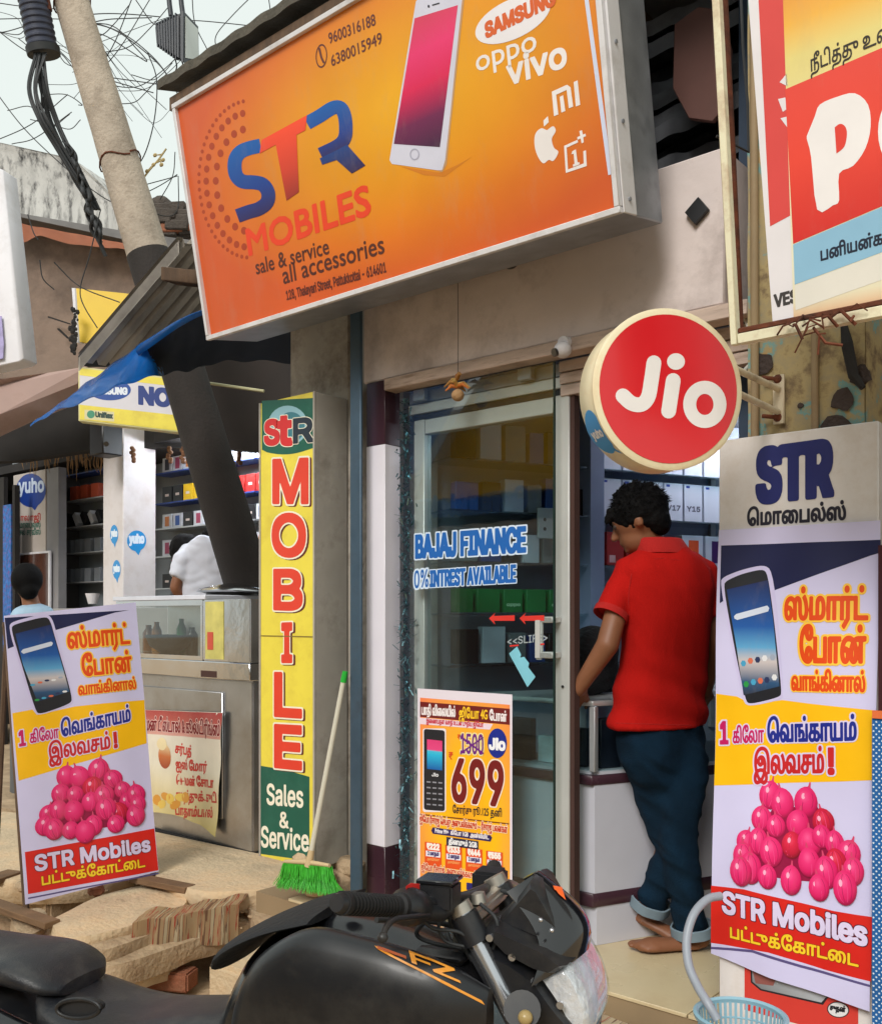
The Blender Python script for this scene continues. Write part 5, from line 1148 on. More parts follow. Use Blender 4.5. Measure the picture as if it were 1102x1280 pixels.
# ================================================================ broom
br = thing('broom', 'upright broom with white stick and bright green bristles leaning on the grey sign side', 'broom', onY(388, 1112, 2.62))
h0, h1 = onY(387, 1076, 2.62), onY(431, 842, 2.668)
MB().tube([h0, h0.lerp(h1, .97)], [.0115, .0105], 12).build('stick', mat('white_plastic_stick', rgb(206, 202, 186), rough=.4, var=.08), br, smooth=40)
MB().tube([h0.lerp(h1, .955), h1+(h1-h0)*.012], [.0125, .0115], 12).build('cap', mat('green_plastic', rgb(40, 176, 60), rough=.35), br, smooth=40)
MB().tube([h0.lerp(h1, -.03), h0.lerp(h1, .06)], [.018, .0125], 10).build('socket', mat('tan_plastic', rgb(200, 176, 136), rough=.5), br, smooth=40)
e0, e1 = onY(356, 1077, 2.62), onY(412, 1082, 2.62)
MB().tube([e0, e0.lerp(e1, .5)+Vector((0, 0, .006)), e1], [.008, .012, .008], 8).build('head', mat('tan_plastic', rgb(200, 176, 136)), br, smooth=50)
mb = MB(); random.seed(6)
for q in range(900):
    s = random.random(); a = e0.lerp(e1, s)+Vector((0, random.uniform(-.014, .014), -.004)); L_ = random.uniform(.085, .112); fl_ = (s-.35)*.07+random.uniform(-.012, .012)
    b = a+Vector((fl_*.5, random.uniform(-.012, .01), -L_*.55)); c_ = a+Vector((fl_*1.35, random.uniform(-.03, .02), -L_)); w = Vector((.0011, .0004, 0))
    mb.add([a-w, a+w, b+w, b-w, c_+w*.6, c_-w*.6], [(0, 1, 2, 3), (3, 2, 4, 5)])
o = mb.build('bristles', mat('green_bristle', rgb(56, 172, 40), rough=.5, var=.3, scale=30), br); o['kind'] = 'stuff'

# ================================================================ steel cart
YC = 3.12
M_ss = mat('stainless_steel', rgb(206, 206, 208), rough=.14, metal=1.0, var=.1, scale=3, bump=.12, bscale=5)
M_ss2 = mat('brushed_steel', rgb(196, 196, 198), rough=.3, metal=.95, var=.12, scale=5, dirt=rgb(150, 130, 104), dirtamt=.35, dscale=3, bump=.06, bscale=4)
cx0, cx1 = onY(150, 0, YC).x, onY(316, 0, YC).x
cz = lambda y, x=240: onY(x, y, YC).z
ct = thing('steel_cart', 'stainless steel drinks cart with upper box and lower door behind the leaning banner', 'cart', ((cx0+cx1)/2, YC+.3, .31))
MB().box((cx0, YC, .33), (cx1, YC+.62, cz(846))).build('cabinet', M_ss2, ct, bevel=.008, seg=2)
MB().box((cx0-.03, YC-.035, cz(846)), (cx1+.02, YC+.64, cz(825))).build('ledge', M_ss, ct, bevel=.005)
xs_ = onY(257, 0, YC).x
MB().box((xs_, YC-.02, cz(825)+.001), (cx1+.005, YC+.6, cz(750))).build('top_box', M_ss, ct, bevel=.006, seg=2)
MB().box((cx0-.01, YC+.34, cz(825)+.001), (xs_-.001, YC+.6, cz(750))).build('case_back', M_ss2, ct)
MB().box((cx0-.01, YC-.018, cz(750)-.03), (xs_-.001, YC+.339, cz(750))).build('case_top', M_ss, ct)
MB().box((cx0-.01, YC-.018, cz(825)+.001), (xs_-.001, YC+.339, cz(825)+.025)).build('case_floor', M_ss, ct)
MB().box((xs_-.02, YC-.019, cz(825)+.026), (xs_-.001, YC+.01, cz(750)-.031)).build('case_post', M_ss, ct)
MB().box((cx0, YC-.012, cz(825)+.026), (xs_-.021, YC-.009, cz(750)-.031)).build('case_glass', glassmat('cart_glass', (.80, .84, .82), 1.6), ct)
zf_ = cz(825)+.026
for q, (px, r, h, m_, l_) in enumerate(((186, .035, .16, mat('jar_brown', rgb(120, 70, 40), rough=.2, var=.4, scale=30), 'brown jar in the glass case of the cart, far left'), (196, .03, .18, mat('jar_orange', rgb(176, 110, 50), rough=.2, var=.4, scale=30), 'orange jar in the glass case of the cart'), (227, .028, .20, mat('bottle_green', rgb(40, 130, 66), rough=.15), 'green bottle in the glass case of the cart'), (240, .035, .15, mat('jar_dark', rgb(70, 50, 40), rough=.2, var=.4, scale=30), 'dark jar in the glass case of the cart, beside the green bottle'))):
    c = onY(px, 0, YC+.22); MB().loft([[Vector((c.x+rr*math.cos(k*.5236), c.y+rr*math.sin(k*.5236), zf_+z)) for k in range(12)] for rr, z in ((r, .0), (r, h*.7), (r*.5, h*.88), (r*.5, h))]).build('jar', m_, None, (c.x, c.y, zf_), smooth=40, label=l_, cat='jar')
c = onY(212, 0, YC+.13); MB().loft([[Vector((c.x+rr*math.cos(k*.3142), c.y+rr*.8*math.sin(k*.3142), zf_+z)) for k in range(20)] for rr, z in ((.06, .0), (.13, .04), (.16, .10), (.16, .105), (.10, .06), (.02, .03))]).build('cooking_pan', mat('black_iron_pan', rgb(52, 54, 62), rough=.5, var=.5, scale=14, bump=.4), None, (c.x, c.y, zf_), smooth=60, label='blackened round pan inside the glass case of the cart', cat='pan')
MB().box((onY(264, 0, YC).x, YC-.0225, cz(812, 270)), (onY(271, 0, YC).x, YC-.0245, cz(790, 270))).build('red_mark', ink(200, 80, 60), ct)
MB().box((cx0-.03, YC-.03, cz(750)+.001), (onY(262, 0, YC).x, YC+.6, cz(744))).build('lid', mat('white_sheet_top', rgb(212, 214, 224), rough=.35), ct, bevel=.003)
MB().box((cx0+.12, YC-.012, cz(1015)), (cx1-.24, YC-.001, cz(862))).build('door', M_ss2, ct, bevel=.004)
MB().box((cx0-.02, YC-.01, .30), (cx1+.02, YC+.62, .329)).build('base', M_dark, ct)
MB().box((onY(258, 0, YC).x, YC-.030, cz(838, 265)), (onY(278, 0, YC).x, YC-.0355+.0, cz(846, 265)+.0)).build('latch', M_brw, ct)
MB().box((onY(261, 0, YC).x, YC-.0205, cz(824, 275)), (onY(284, 0, YC).x, YC-.022, cz(752, 275))).build('yellow_sticker', mat('faded_sticker', rgb(206, 196, 110), rough=.3, var=.2, scale=14), ct)
pc_ = onY(291, 741, YC+.28); lid = thing('steel_pan', 'round steel pan lid resting on the black burner of the cart', 'pan', (pc_.x, pc_.y, cz(750)))
zc = cz(750)
MB().loft([[Vector((pc_.x+.15*math.cos(k*.2618)*1.0, pc_.y+.15*math.sin(k*.2618), z)) for k in range(24)] for z in (zc+.002, zc+.04)]).build('burner', M_black, lid, smooth=40)
MB().loft([[Vector((pc_.x+r*math.cos(k*.19635), pc_.y+r*math.sin(k*.19635), zc+z)) for k in range(32)] for r, z in ((.15, .041), (.20, .048), (.205, .055), (.19, .066), (.12, .085), (.03, .098))]).build('lid', M_ss, lid, smooth=60)
# menu sheet
mn = thing('menu_sheet', 'faded tea stall menu sheet with red lettering hung on the steel cart', 'poster', onY(230, 1030, YC-.03))
YM = YC-.03
def wm(u, v): return .004*math.sin(v*22+u*9)+.004*math.sin(u*30)
pm = Panel((onY(180, 0, YM).x, YM, 0), (1, 0, 0), (0, 0, 1), mn, step=.04, warp=wm, gap=.0008)
def zm(*p): return [(a*.3125, 740+b*.3125) for a, b in p]
pm.put('sheet', [zm((560, 470), (888, 482), (884, 640), (878, 800), (866, 980), (800, 930), (740, 905), (690, 890), (560, 875))], grad('menu_paper', [(0, rgb(206, 190, 120)), (.25, rgb(222, 206, 160)), (.5, rgb(220, 212, 192)), (1, rgb(224, 214, 200))], 'V', streak=.12), 0, px=True)
pm.put('red_header', [zm((560, 471), (888, 484), (884, 590), (584, 566), (560, 560))], grad('menu_head', [(0, rgb(212, 160, 148)), (.6, rgb(176, 84, 76)), (1, rgb(160, 60, 60))], 'V'), 1, px=True)
mr = ink(196, 62, 52)
pm.text('மன் டீ ஸ்டால் & கூல்டிரிங்ஸ்', *zm((590, 552), (882, 575)), 12, ink(120, 20, 30), 3, bold=.04, outline=(ink(222, 186, 176), .10))
for s_, y, x1_ in (('சர்பத்', 642, 768), ('ஐஸ் ேமார்', 706, 826), ('ெலமன் ேசாடா', 770, 858), ('சாத்துக்குடி', 830, 868), ('பாதாம்பால்', 890, 850)):
    pm.text(s_, *zm((704, y), (x1_, y+12)), 8.5, mr, 2, bold=.07)
pm.put('drink_picture', [pm.ell(206, 945, 9, 16, 20)], grad('drink', [(0, rgb(150, 60, 30)), (.5, rgb(196, 110, 60)), (1, rgb(226, 206, 160))], 'V'), 2, px=True); pm.put('drink_picture', [pm.ell(203, 930, 7, 8, 16)], ink(232, 214, 170), 3, px=True)
for q in range(7): pm.put('flower_picture', [pm.ell(196+q*6, 1000+6*math.sin(q*2), 5, 7, 10, q)], [ink(214, 150, 60), ink(224, 190, 90)][q % 2], 2+q*.2, px=True)

# ================================================================ leaning pole, drum, cables
M_pole = mat('concrete_pole', rgb(176, 162, 146), rough=.9, var=.16, scale=5, bump=.35, bscale=50, dirt=rgb(120, 106, 92), dirtamt=.6, dscale=6)
M_tar_shade = mat('tarred_shaded_pole', rgb(46, 40, 37), rough=.85, var=.3, bump=.2)  # tar coat, darkened further for the shade under the awning
pb0, pb1 = atD(408, 1096, 5.9), atD(62, -90, 5.75)
pb0.z = .15
up_ = thing('utility_pole', 'leaning grey concrete utility pole with lower half dark from tar and painted shade', 'pole', pb0)
def pol(t): return pb0.lerp(pb1, t)
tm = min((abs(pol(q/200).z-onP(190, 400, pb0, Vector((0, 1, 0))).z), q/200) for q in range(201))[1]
def pring(t, r, n=24): 
    c = pol(t); d = (pb1-pb0).normalized(); u = Vector((1, 0, 0)); u = (u-d*u.dot(d)).normalized(); w = d.cross(u)
    return [c+(u*math.cos(k*6.2832/n)+w*math.sin(k*6.2832/n))*(r+.003*noise.noise(Vector((k, t*30, 0)))) for k in range(n)]
mb = MB(); mb.loft([pring(tm+(1-tm)*k/30, .125-.03*(k/30)) for k in range(31)]); mb.build('upper_shaft', M_pole, up_, smooth=50)
mb = MB(); mb.loft([pring(tm*k/10, .155-.027*(k/10)) for k in range(11)]); mb.build('lower_shaft', M_tar_shade, up_, smooth=50)
for t_ in (tm+.10, tm+.27, tm+.45):
    mb = MB(); pts = pring(t_, .124-.03*(t_-tm)/(1-tm)+.006, 20); mb.tube([p+Vector((0, 0, .02*math.sin(k*.9))) for k, p in enumerate(pts+[pts[0]])], .005, 6); mb.build('wire_wrap', M_rust, up_, smooth=50)
# ribbed black drum
dr0, dr1 = atD(54, 62, 5.7), atD(30, -60, 5.6)
dr = thing('cable_drum', 'black ribbed cable joint box on the upper left of the concrete pole', 'junction box', dr0)
ax = (dr1-dr0).normalized(); u_ = Vector((CS, SN, 0)); u_ = (u_-ax*u_.dot(ax)).normalized(); w_ = ax.cross(u_); rings = []
L_ = (dr1-dr0).length
for k in range(61):
    t_ = k/60; r = .082+(.006 if (k//2) % 2 else 0)
    rings.append([dr0+ax*L_*t_+(u_*math.cos(q*6.2832/24)+w_*math.sin(q*6.2832/24))*r for q in range(24)])
MB().loft(rings).build('ribbed_body', mat('navy_black_plastic', rgb(44, 48, 66), rough=.5, var=.2), dr, smooth=30)
MB().loft([[dr0+ax*z+(u_*math.cos(q*6.2832/24)+w_*math.sin(q*6.2832/24))*r for q in range(24)] for z, r in ((-.03, .07), (-.03, .095), (.01, .098), (.01, .07))]).build('collar', M_wire, dr, smooth=30)
MB().tube([dr0+ax*.2+u_*.08, pol(tm+.62)], .02, 8).build('clamp', M_rust, dr)
def cable(pts, r, lab, grp=None, nm='cable', D=5.6, m=M_wire):
    P = [atD(x, y, (d[0] if d else D)) for x, y, *d in pts]
    return MB().tube(spline(P, 6), r, 6).build(nm, m, None, P[0], smooth=60, label=lab, cat='cable', group=grp)
random.seed(12)
GC = 'cables bundled along the concrete pole'
for q in range(16):
    x = random.uniform(-14, 14); y = random.uniform(-6, 6)
    if q < 10: pts = [(50+x*.5, 66, 5.65), (56+x*.4, 110, 5.65), (66+x*.5+random.uniform(-6, 2), 150, 5.7), (84+x*.4, 190+y, 5.7), (100+x*.5, 225+y, 5.75), (122+x*.3, 262, 5.75)]
    else: pts = [(50+x*.6, 66, 5.65), (44+x*.4-random.uniform(0, 10), 110, 5.6), (52+x*.5, 148, 5.6), (72+x*.5, 182, 5.65), (98+x*.4, 224, 5.7), (120, 250, 5.75)]
    cable(pts, random.choice((.004, .006, .009)), 'black cable of the bundle hanging from the joint box beside the pole', GC)
mb_ = None
for q in range(14):
    x = 84+q*2.8; y = 168+q*8.5
    pts = [(x+random.uniform(-8, 4), y, 5.7), (x+random.uniform(-2, 8), y+12, 5.66), (x+6+random.uniform(-8, 8), y+26, 5.7), (x+12, y+42, 5.72)]
    cable(pts, random.uniform(.006, .014), 'thick black cable lump of the tangle against the left side of the pole', 'cable tangle against the pole')
GL = 'thin cable loops right of the pole'
loops = [[(92, 20), (130, 17), (165, 18), (200, 21)], [(95, 34), (130, 25), (160, 23), (190, 22)], [(96, 26), (140, 36), (178, 62), (205, 88), (214, 110)], [(90, 20), (150, 40), (190, 70), (212, 98), (216, 108)],
    [(98, 38), (130, 44), (160, 62), (184, 77), (170, 60), (140, 32), (95, 30)], [(98, 38), (125, 60), (136, 90), (134, 110), (128, 130)], [(100, 40), (118, 60), (122, 85), (112, 105), (116, 78), (105, 50)], [(185, 66), (196, 100), (193, 150), (180, 195), (160, 220)],
    [(117, 94), (160, 100), (210, 107)], [(117, 94), (150, 104), (192, 116)]]
for q, l in enumerate(loops): cable(l, .0034, 'thin black cable loop in the sky between pole and floodlight', GL, D=5.8)
for pts, lab in (([(0, 4), (30, 8), (80, 12)], 'thin black cable from the left edge to the top of the joint box'), ([(-10, 24), (40, 23), (80, 24)], 'thin black cable reaching the joint box from the left at mid height'), ([(-10, 42), (10, 39), (40, 30)], 'thin cable rising from the left edge to the joint box'),
    ([(-10, 32), (18, 54), (36, 66)], 'thin cable sloping down from the left edge to the foot of the joint box'), ([(-10, 108), (30, 160), (80, 208), (125, 244), (160, 262)], 'black cable crossing the concrete parapet diagonally'),
    ([(-10, 178), (40, 155), (85, 118)], 'faint cable rising from the parapet to the pole'), ([(15, 180), (45, 172), (90, 140)], 'short faint cable above the parapet left of the pole'), ([(220, 27), (250, 26), (330, 34)], 'thin cable running right from the floodlight'),
    ([(166, -4), (140, 60), (104, 110)], 'straight thin cable crossing the sky from the top to the pole'), ([(190, -5), (150, 60), (117, 98)], 'straight thin cable to the right of the other straight one'), ([(170, 0), (190, 28), (200, 30)], 'short cable dropping from the top edge to the floodlight'),
    ([(240, -10), (244, 30), (262, 70), (258, 95)], 'thin cable in the sky above the left end of the orange sign'), ([(318, -8), (290, 20), (270, 45), (272, 66)], 'curved cable above the roof sheet'), ([(335, -8), (338, 20), (332, 40)], 'vertical thin cable above the roof sheet'),
    ([(172, 246), (200, 232), (222, 218)], 'cable from the pole to the left edge of the orange sign'), ([(170, 234), (200, 226), (222, 220)], 'upper cable from the pole to the left edge of the orange sign'), ([(176, 258), (205, 270), (222, 262), (223, 220)], 'looping cable by the broken brick roof'), ([(200, 250), (216, 220), (219, 190)], 'thin upright cable left of the orange sign'),
    ([(35, 268, 5.5), (42, 290, 5.5), (48, 300, 5.5)], 'short cable over the salmon cloth'), ([(126, 262, 5.5), (112, 320, 5.5), (101, 358, 5.5), (104, 380, 5.5), (122, 410, 5.5)], 'pale cable drooping in front of the yellow board'), ([(68, 328, 5.4), (100, 358, 5.4), (150, 378, 5.4)], 'black cable sagging over the yellow board'), ([(50, 325, 5.4), (54, 348, 5.4), (68, 362, 5.4)], 'bent stub of cable on the brown wall')):
    d_ = 5.5 if len(pts[0]) == 3 else 6.1
    cable(pts, .0032, lab, D=d_, m=M_wire)
# more of the web of thin wires
rw_ = random.Random(44)
for q in range(20):
    x0 = rw_.uniform(92, 180); y0 = 10+(x0-92)*1.9*rw_.uniform(.4, 1)+rw_.uniform(-8, 20); x1 = rw_.uniform(x0+18, 236); y1 = rw_.uniform(4, 210 if x1 < 215 else 90); s_ = rw_.uniform(-4, 22)
    cable([(x0-12, y0), ((2*x0+x1)/3, (2*y0+y1)/3+s_), ((x0+2*x1)/3, (y0+2*y1)/3+s_*.8), (x1, y1)], rw_.choice((.0016, .0022, .003)), 'thin black cable loop in the sky between pole and floodlight', GL, D=rw_.uniform(5.9, 6.5))
for q in range(10):
    x0 = rw_.uniform(-10, 60); y0 = rw_.uniform(0, 170); cable([(x0, y0), (x0+30, y0+rw_.uniform(-10, 25)), (x0+50, y0+rw_.uniform(-5, 40)), (90+rw_.uniform(-5, 30), y0*.6+60)], rw_.choice((.002, .003)), 'thin slack cable in the sky left of the concrete pole', 'thin slack cables left of the pole', D=6.2)
# twig
tw = MB(); base = [(170, 236), (186, 214), (198, 200), (208, 186)]; P_ = [atD(x, y, 5.9) for x, y in base]; tw.tube(spline(P_, 4), .006, 6)
for (x, y), (x2, y2) in (((190, 208), (184, 214)), ((196, 203), (204, 200)), ((200, 198), (202, 206)), ((203, 193), (194, 194)), ((198, 200), (192, 206))): tw.tube([atD(x, y, 5.9), atD(x2, y2, 5.9)], [.006, .002], 5); tw.sphere(atD(x2, y2, 5.9), .02, 1, .5, .6, 6, 4)
tw.build('dry_twig', mat('dry_straw', rgb(180, 160, 112), rough=.9), None, P_[0], label='dry straw coloured twig caught on cables right of the pole', cat='twig')

# ================================================================ floodlight
fc = atD(222, 42, 4.6); fl_ = thing('floodlight', 'dark ribbed floodlight hanging in the sky above the sign', 'floodlight', fc)
U_ = Vector((CS, SN, 0)); Fw = Vector((-SN, CS, 0)); Zv = Vector((0, 0, 1))
def lp(a, b, d=0): return atD(a, b, 4.6+d)
face = [(228, 17), (243, 35), (244, 79), (228, 74)]; back = [(199, 32), (214, 20), (220, 62), (197, 55)]
fa = [lp(a, b, -.03) for a, b in face]; fb = [lp(a, b, .16) for a, b in [(204, 30), (216, 22), (222, 68), (206, 58)]]
ff = [lp(228, 16, 0), lp(244, 34, .03), lp(245, 80, .03), lp(228, 76, 0)]
hf = [lp(226, 18, .0), lp(241, 36, .03), lp(241, 80, .03), lp(226, 74, .0)]
front = [lp(226, 15, -.02), lp(244, 34, .14), lp(245, 80, .14), lp(226, 77, -.02)]
rear = [lp(193, 31, .0), lp(204, 24, .12), lp(207, 62, .12), lp(195, 56, .0)]
M_fl = mat('dark_cast_metal', rgb(48, 52, 60), rough=.5, var=.25)
MB().hexa([rear[3], front[3], front[2], rear[2], rear[0], front[0], front[1], rear[1]]).build('housing', M_fl, fl_, bevel=.01, seg=2)
nrm = (front[1]-front[0]).cross(front[3]-front[0]).normalized(); nrm = nrm if nrm.dot(U_) > 0 else -nrm; cc_ = sum(front, Vector())/4
MB().prism([cc_+(p-cc_)*1.04+nrm*.002 for p in front], nrm*.014).build('front_frame', M_fl, fl_, bevel=.002)
MB().prism([cc_+(p-cc_)*.84+nrm*.017 for p in front], nrm*.004).build('front_glass', mat('pale_lamp_glass', rgb(206, 212, 206), rough=.15), fl_)
for k in range(8):
    t_ = .08+k*.105; q4 = [r_.lerp(f_, t_) for r_, f_ in zip([rear[0], rear[1], rear[2], rear[3]], front)]; cq = sum(q4, Vector())/4
    MB().prism([cq+(p-cq)*1.07-nrm*.004 for p in q4], nrm*.007).build('fin', M_fl, fl_, bevel=.0015)
for a, b in (((214, 20), (209, -30)), ((229, 20), (224, -30))): MB().tube([lp(a[0], a[1], .03), lp(a[0]-2, 5, .03), lp(b[0], b[1], .03)], .012, 8).build('bracket_arm', M_fl, fl_, smooth=50)
for q, x in enumerate((218, 226, 233)): MB().tube(spline([lp(x, 70, .05), lp(x+3, 84, .05), lp(x-2+q*3, 100, .05), lp(x+6, 122, .05)], 5), .0035, 5).build('loose_wire', M_wire, fl_)

# ================================================================ buildings at the left, awning, tarpaulin
M_para = mat('black_streaked_concrete', rgb(196, 194, 190), rough=.9, var=.2, scale=4, bump=.3, dirt=rgb(26, 26, 30), dirtamt=1.0, dscale=5, stretch=(3, 3, .45))
M_brn = mat('smoky_plaster', rgb(140, 120, 106), rough=.9, var=.2, scale=3, bump=.3, bscale=20, dirt=rgb(76, 66, 60), dirtamt=.7, dscale=1.4)
nbd = thing('neighbour_building', 'old neighbouring shop building with black streaked parapet and smoky plaster wall', 'building', (-7, 4.4, .2))
def ext(px, D_, back, nm, m, par=nbd, **k):
    pts = [atD(x, y, d) for (x, y), d in zip(px, D_ if isinstance(D_, (list, tuple)) else [D_]*len(px))]
    return MB().prism(pts, Vector(back)).build(nm, m, par, **k)
ext([(-90, 168), (0, 177), (90, 197), (128, 232), (152, 262), (150, 296), (0, 264), (-90, 256)], [8, 8, 8.1, 8.2, 8.3, 8.3, 8, 7.9], (-.2, .5, 0), 'parapet', M_para, bevel=.02, seg=2)
ext([(-90, 258), (0, 266), (150, 298), (240, 316), (240, 300), (152, 288), (0, 262), (-90, 250)], [7.85]*3+[8.1]*2+[7.9]*3, (-.2, .5, 0), 'ledge_band', mat('grey_ledge', rgb(110, 106, 104), rough=.9, var=.3), bevel=.005)
ext([(-90, 262), (0, 270), (130, 292), (240, 316), (250, 470), (100, 468), (-90, 500)], [8.2]*7, (-.1, .3, 0), 'upper_wall', M_brn)
random.seed(14); mb = None
for q in range(46):
    x = random.uniform(188, 240); y = random.uniform(258+max(0, (x-215))*.55, 300); 
    c = atD(x, y, 8.3+random.uniform(-.05, .1)); a = random.uniform(-.3, .3)
    MB().obox(c, Vector((CS*.10, SN*.10, a*.03)), Vector((-SN*.05, CS*.05, 0)), Vector((0, 0, .042))).build('brick', M_brick if q % 5 == 0 else mat('blackened_brick', rgb(74, 66, 60), rough=.95, var=.4, scale=9, bump=.5), nbd, bevel=.012)
for q in range(9):
    c = atD(190+q*6, 262+q*3.2-(10 if q in (1, 2) else 0), 8.35); MB().sphere(c, random.uniform(.05, .10), 1, 1, .9, 9, 6).build('rubble_lump', mat('blackened_brick', rgb(74, 66, 60)), nbd, smooth=60)
# salmon cloth strip
sc = [atD(x, y, 7.7) for x, y in ((10, 274), (40, 281), (90, 290), (150, 302), (232, 320))]; 
def salm(u, v):
    P = sc; t_ = u*(len(P)-1); i = min(int(t_), len(P)-2); p = P[i].lerp(P[i+1], t_-i); drop = .04+.11*math.exp(-((u-.18)/.08)**2)+.05*math.exp(-((u-.5)/.2)**2)
    return p+Vector((0, -.02+.02*math.sin(u*30), -v*drop-.01))
cloth('salmon_strip', salm, 40, 3, mat('salmon_cloth', rgb(214, 150, 120), rough=.7, var=.1, trans=.3), sc[0], 'salmon cloth strip running along under the streaked parapet', 'cloth', .004)
# pinkish soffit wall, lower band
ext([(-90, 505), (-90, 560), (0, 518), (96, 480), (110, 458), (60, 466), (0, 474)], [7.4, 7.4, 7.4, 7.5, 7.5, 7.5, 7.4], (-.1, .3, 0), 'soffit_band', mat('pinkish_plaster', rgb(168, 142, 134), rough=.85, var=.1, dirt=rgb(130, 104, 92), dirtamt=.5))
for x, y, l in ((60, 395, 26), (72, 410, 12)):
    ext([(x, y), (x+l, y+14-l*.2), (x+l, y+15.5-l*.2), (x, y+2)], 8.1, (0, .02, 0), 'wall_scar', M_dark)
# yellow board
yb_ = thing('yellow_board', 'plain yellow board under the brown wall behind the metal awning', 'board', atD(92, 425, 7.2))
ext([(92, 360), (160, 367), (215, 372), (215, 440), (96, 427)], 7.2, (0, .05, 0), 'panel', mat('board_yellow', rgb(228, 190, 44), rough=.45, var=.08, dirt=rgb(190, 150, 60), dirtamt=.4), yb_)
ext([(90, 360), (93.5, 360), (98, 428), (95, 428)], 7.19, (0, .06, 0), 'edge', M_white, yb_)
mb = MB(); random.seed(3)
for q in range(60): x = 93+random.gauss(0, 2.2); y = random.uniform(385, 442); c = atD(x, y, 7.1); mb.sphere(c, random.uniform(.006, .02), 1, 1, 1.3, 5, 4)
mb.build('black_growth', M_dark, yb_).__setitem__('kind', 'stuff')
# white sign edge at far left
we = thing('white_sign_edge', 'edge of a white sign at the left border below the parapet', 'signboard', atD(0, 440, 5.0))
ext([(-60, 190), (4, 212), (30, 448), (24, 452), (-60, 470)], 5.0, (-.05, .10, 0), 'panel', M_white, we, bevel=.004)
ext([(-60, 400), (2, 395), (5, 430), (4, 448), (-60, 462)], 4.985, (-.002, .004, 0), 'violet_print', mat('violet_print', rgb(170, 160, 206), var=.4, scale=18), we)

# metal awning
M_awn = mat('grey_awning_metal', rgb(176, 168, 158), rough=.55, metal=.4, var=.25, scale=4, dirt=rgb(84, 76, 68), dirtamt=.5)
aw = thing('metal_awning', 'sloping grey ribbed metal awning left of the orange sign', 'awning', atD(222, 310, 4.6))
ta, tb_ = atD(224, 306, 4.75), atD(100, 452, 4.75); tc2, td = atD(330, 320, 5.3), atD(205, 470, 5.3)
def awf(u, v):
    p = ta.lerp(tb_, v).lerp(tc2.lerp(td, v), u); n = Vector((0, -.2, .5)); k_ = (u*7) % 1; return p+n*(.05 if k_ < .42 else 0)
mb = MB(); us = []
for k in range(7): us += [k/7, k/7+.055, k/7+.06, k/7+.0999*1.3]
us = sorted(set([0]+[k/7+o for k in range(7) for o in (0.001, .058, .062, .140)]+[1]))
vs3 = []; 
for j in range(2):
    for u in us: vs3.append(awf(u, j))
n_ = len(us); mb.add(vs3, [(i, i+1, n_+i+1, n_+i) for i in range(n_-1)])
mb.add([p+Vector((0, .0, .012)) for p in vs3], [(i, i+1, n_+i+1, n_+i) for i in range(n_-1)])
mb.build('sheet', M_awn, aw)
MB().prism([ta+Vector((0, 0, .02)), tb_+Vector((0, 0, .02)), tb_-Vector((0, 0, .045)), ta-Vector((0, 0, .045))], (CS*-.006, SN*-.006, 0)).build('edge_channel', M_awn, aw)
p, q = atD(212, 345, 4.6), atD(262, 350, 4.6); MB().obox((p+q)/2, (q-p)/2, Vector((0, .05, 0)), Vector((0, 0, .033))).build('beam', M_wood, aw, bevel=.004)
p, q = atD(105, 452, 4.9), atD(250, 452, 5.3); MB().obox((p+q)/2, (q-p)/2, Vector((0, .03, 0)), Vector((0, 0, .022))).build('batten', M_black, aw)
# blue tarpaulin
M_tarp = mat('blue_tarpaulin', rgb(34, 112, 190), rough=.14, var=.2, scale=3, trans=.0, bump=.1, bscale=9)
M_tarpd = mat('grey_tarp_back', rgb(30, 44, 62), rough=.6, var=.2)
up2 = [(38, 532, 4.5), (70, 508, 4.62), (110, 478, 4.78), (150, 448, 4.85), (190, 424, 4.62), (230, 400, 4.35), (270, 386, 4.3), (330, 380, 4.25), (410, 372, 4.2)]
lo2 = [(38, 533, 4.49), (72, 514, 4.5), (118, 497, 4.45), (160, 479, 4.5), (205, 468, 4.8), (240, 462, 5.2), (280, 452, 5.3), (330, 452, 5.3), (410, 458, 5.2)]
UP = spline([atD(*p) for p in up2], 5); LO = spline([atD(*p) for p in lo2], 5)
def tarp_part(f0, f1, sag, ripple):
    def fn(u, v):
        u = f0+(f1-f0)*u; t_ = min(u*(len(UP)-1), len(UP)-1.001); i = int(t_); a = UP[i].lerp(UP[i+1], t_-i); b = LO[i].lerp(LO[i+1], t_-i)
        return a.lerp(b, v)+Vector((0, 0, math.sin(v*math.pi)*sag*min(1, u*3)+ripple*noise.noise(Vector((u*14, v*2, 0)))+ripple*.6*math.sin(u*60+v*6)))
    return fn
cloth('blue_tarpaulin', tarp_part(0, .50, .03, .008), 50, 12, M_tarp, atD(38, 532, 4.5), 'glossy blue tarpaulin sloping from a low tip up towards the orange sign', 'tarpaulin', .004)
cloth('shaded_tarp', tarp_part(.47, 1, .02, .01), 40, 10, mat('shaded_tarp_navy', rgb(16, 26, 44), rough=.6, var=.3), atD(250, 400, 4.3), 'right part of the tarpaulin, its shade painted dark navy, under the orange sign', 'canopy', .004)  # same tarpaulin continued, its shade put into the navy colour
def hem(u, v):
    u_ = .46+u*.36; t_ = min(u_*(len(UP)-1), len(UP)-1.001); i = int(t_); a = UP[i].lerp(UP[i+1], t_-i)
    return a+Vector((-.006, -.012-.02*math.sin(v*3.14), .004-v*(.055-.045*u)))
cloth('tarpaulin_hem', hem, 30, 4, M_tarp, atD(230, 400, 4.3), 'thin bright blue hem along the front edge of the shade-painted tarpaulin', 'hem', .003)
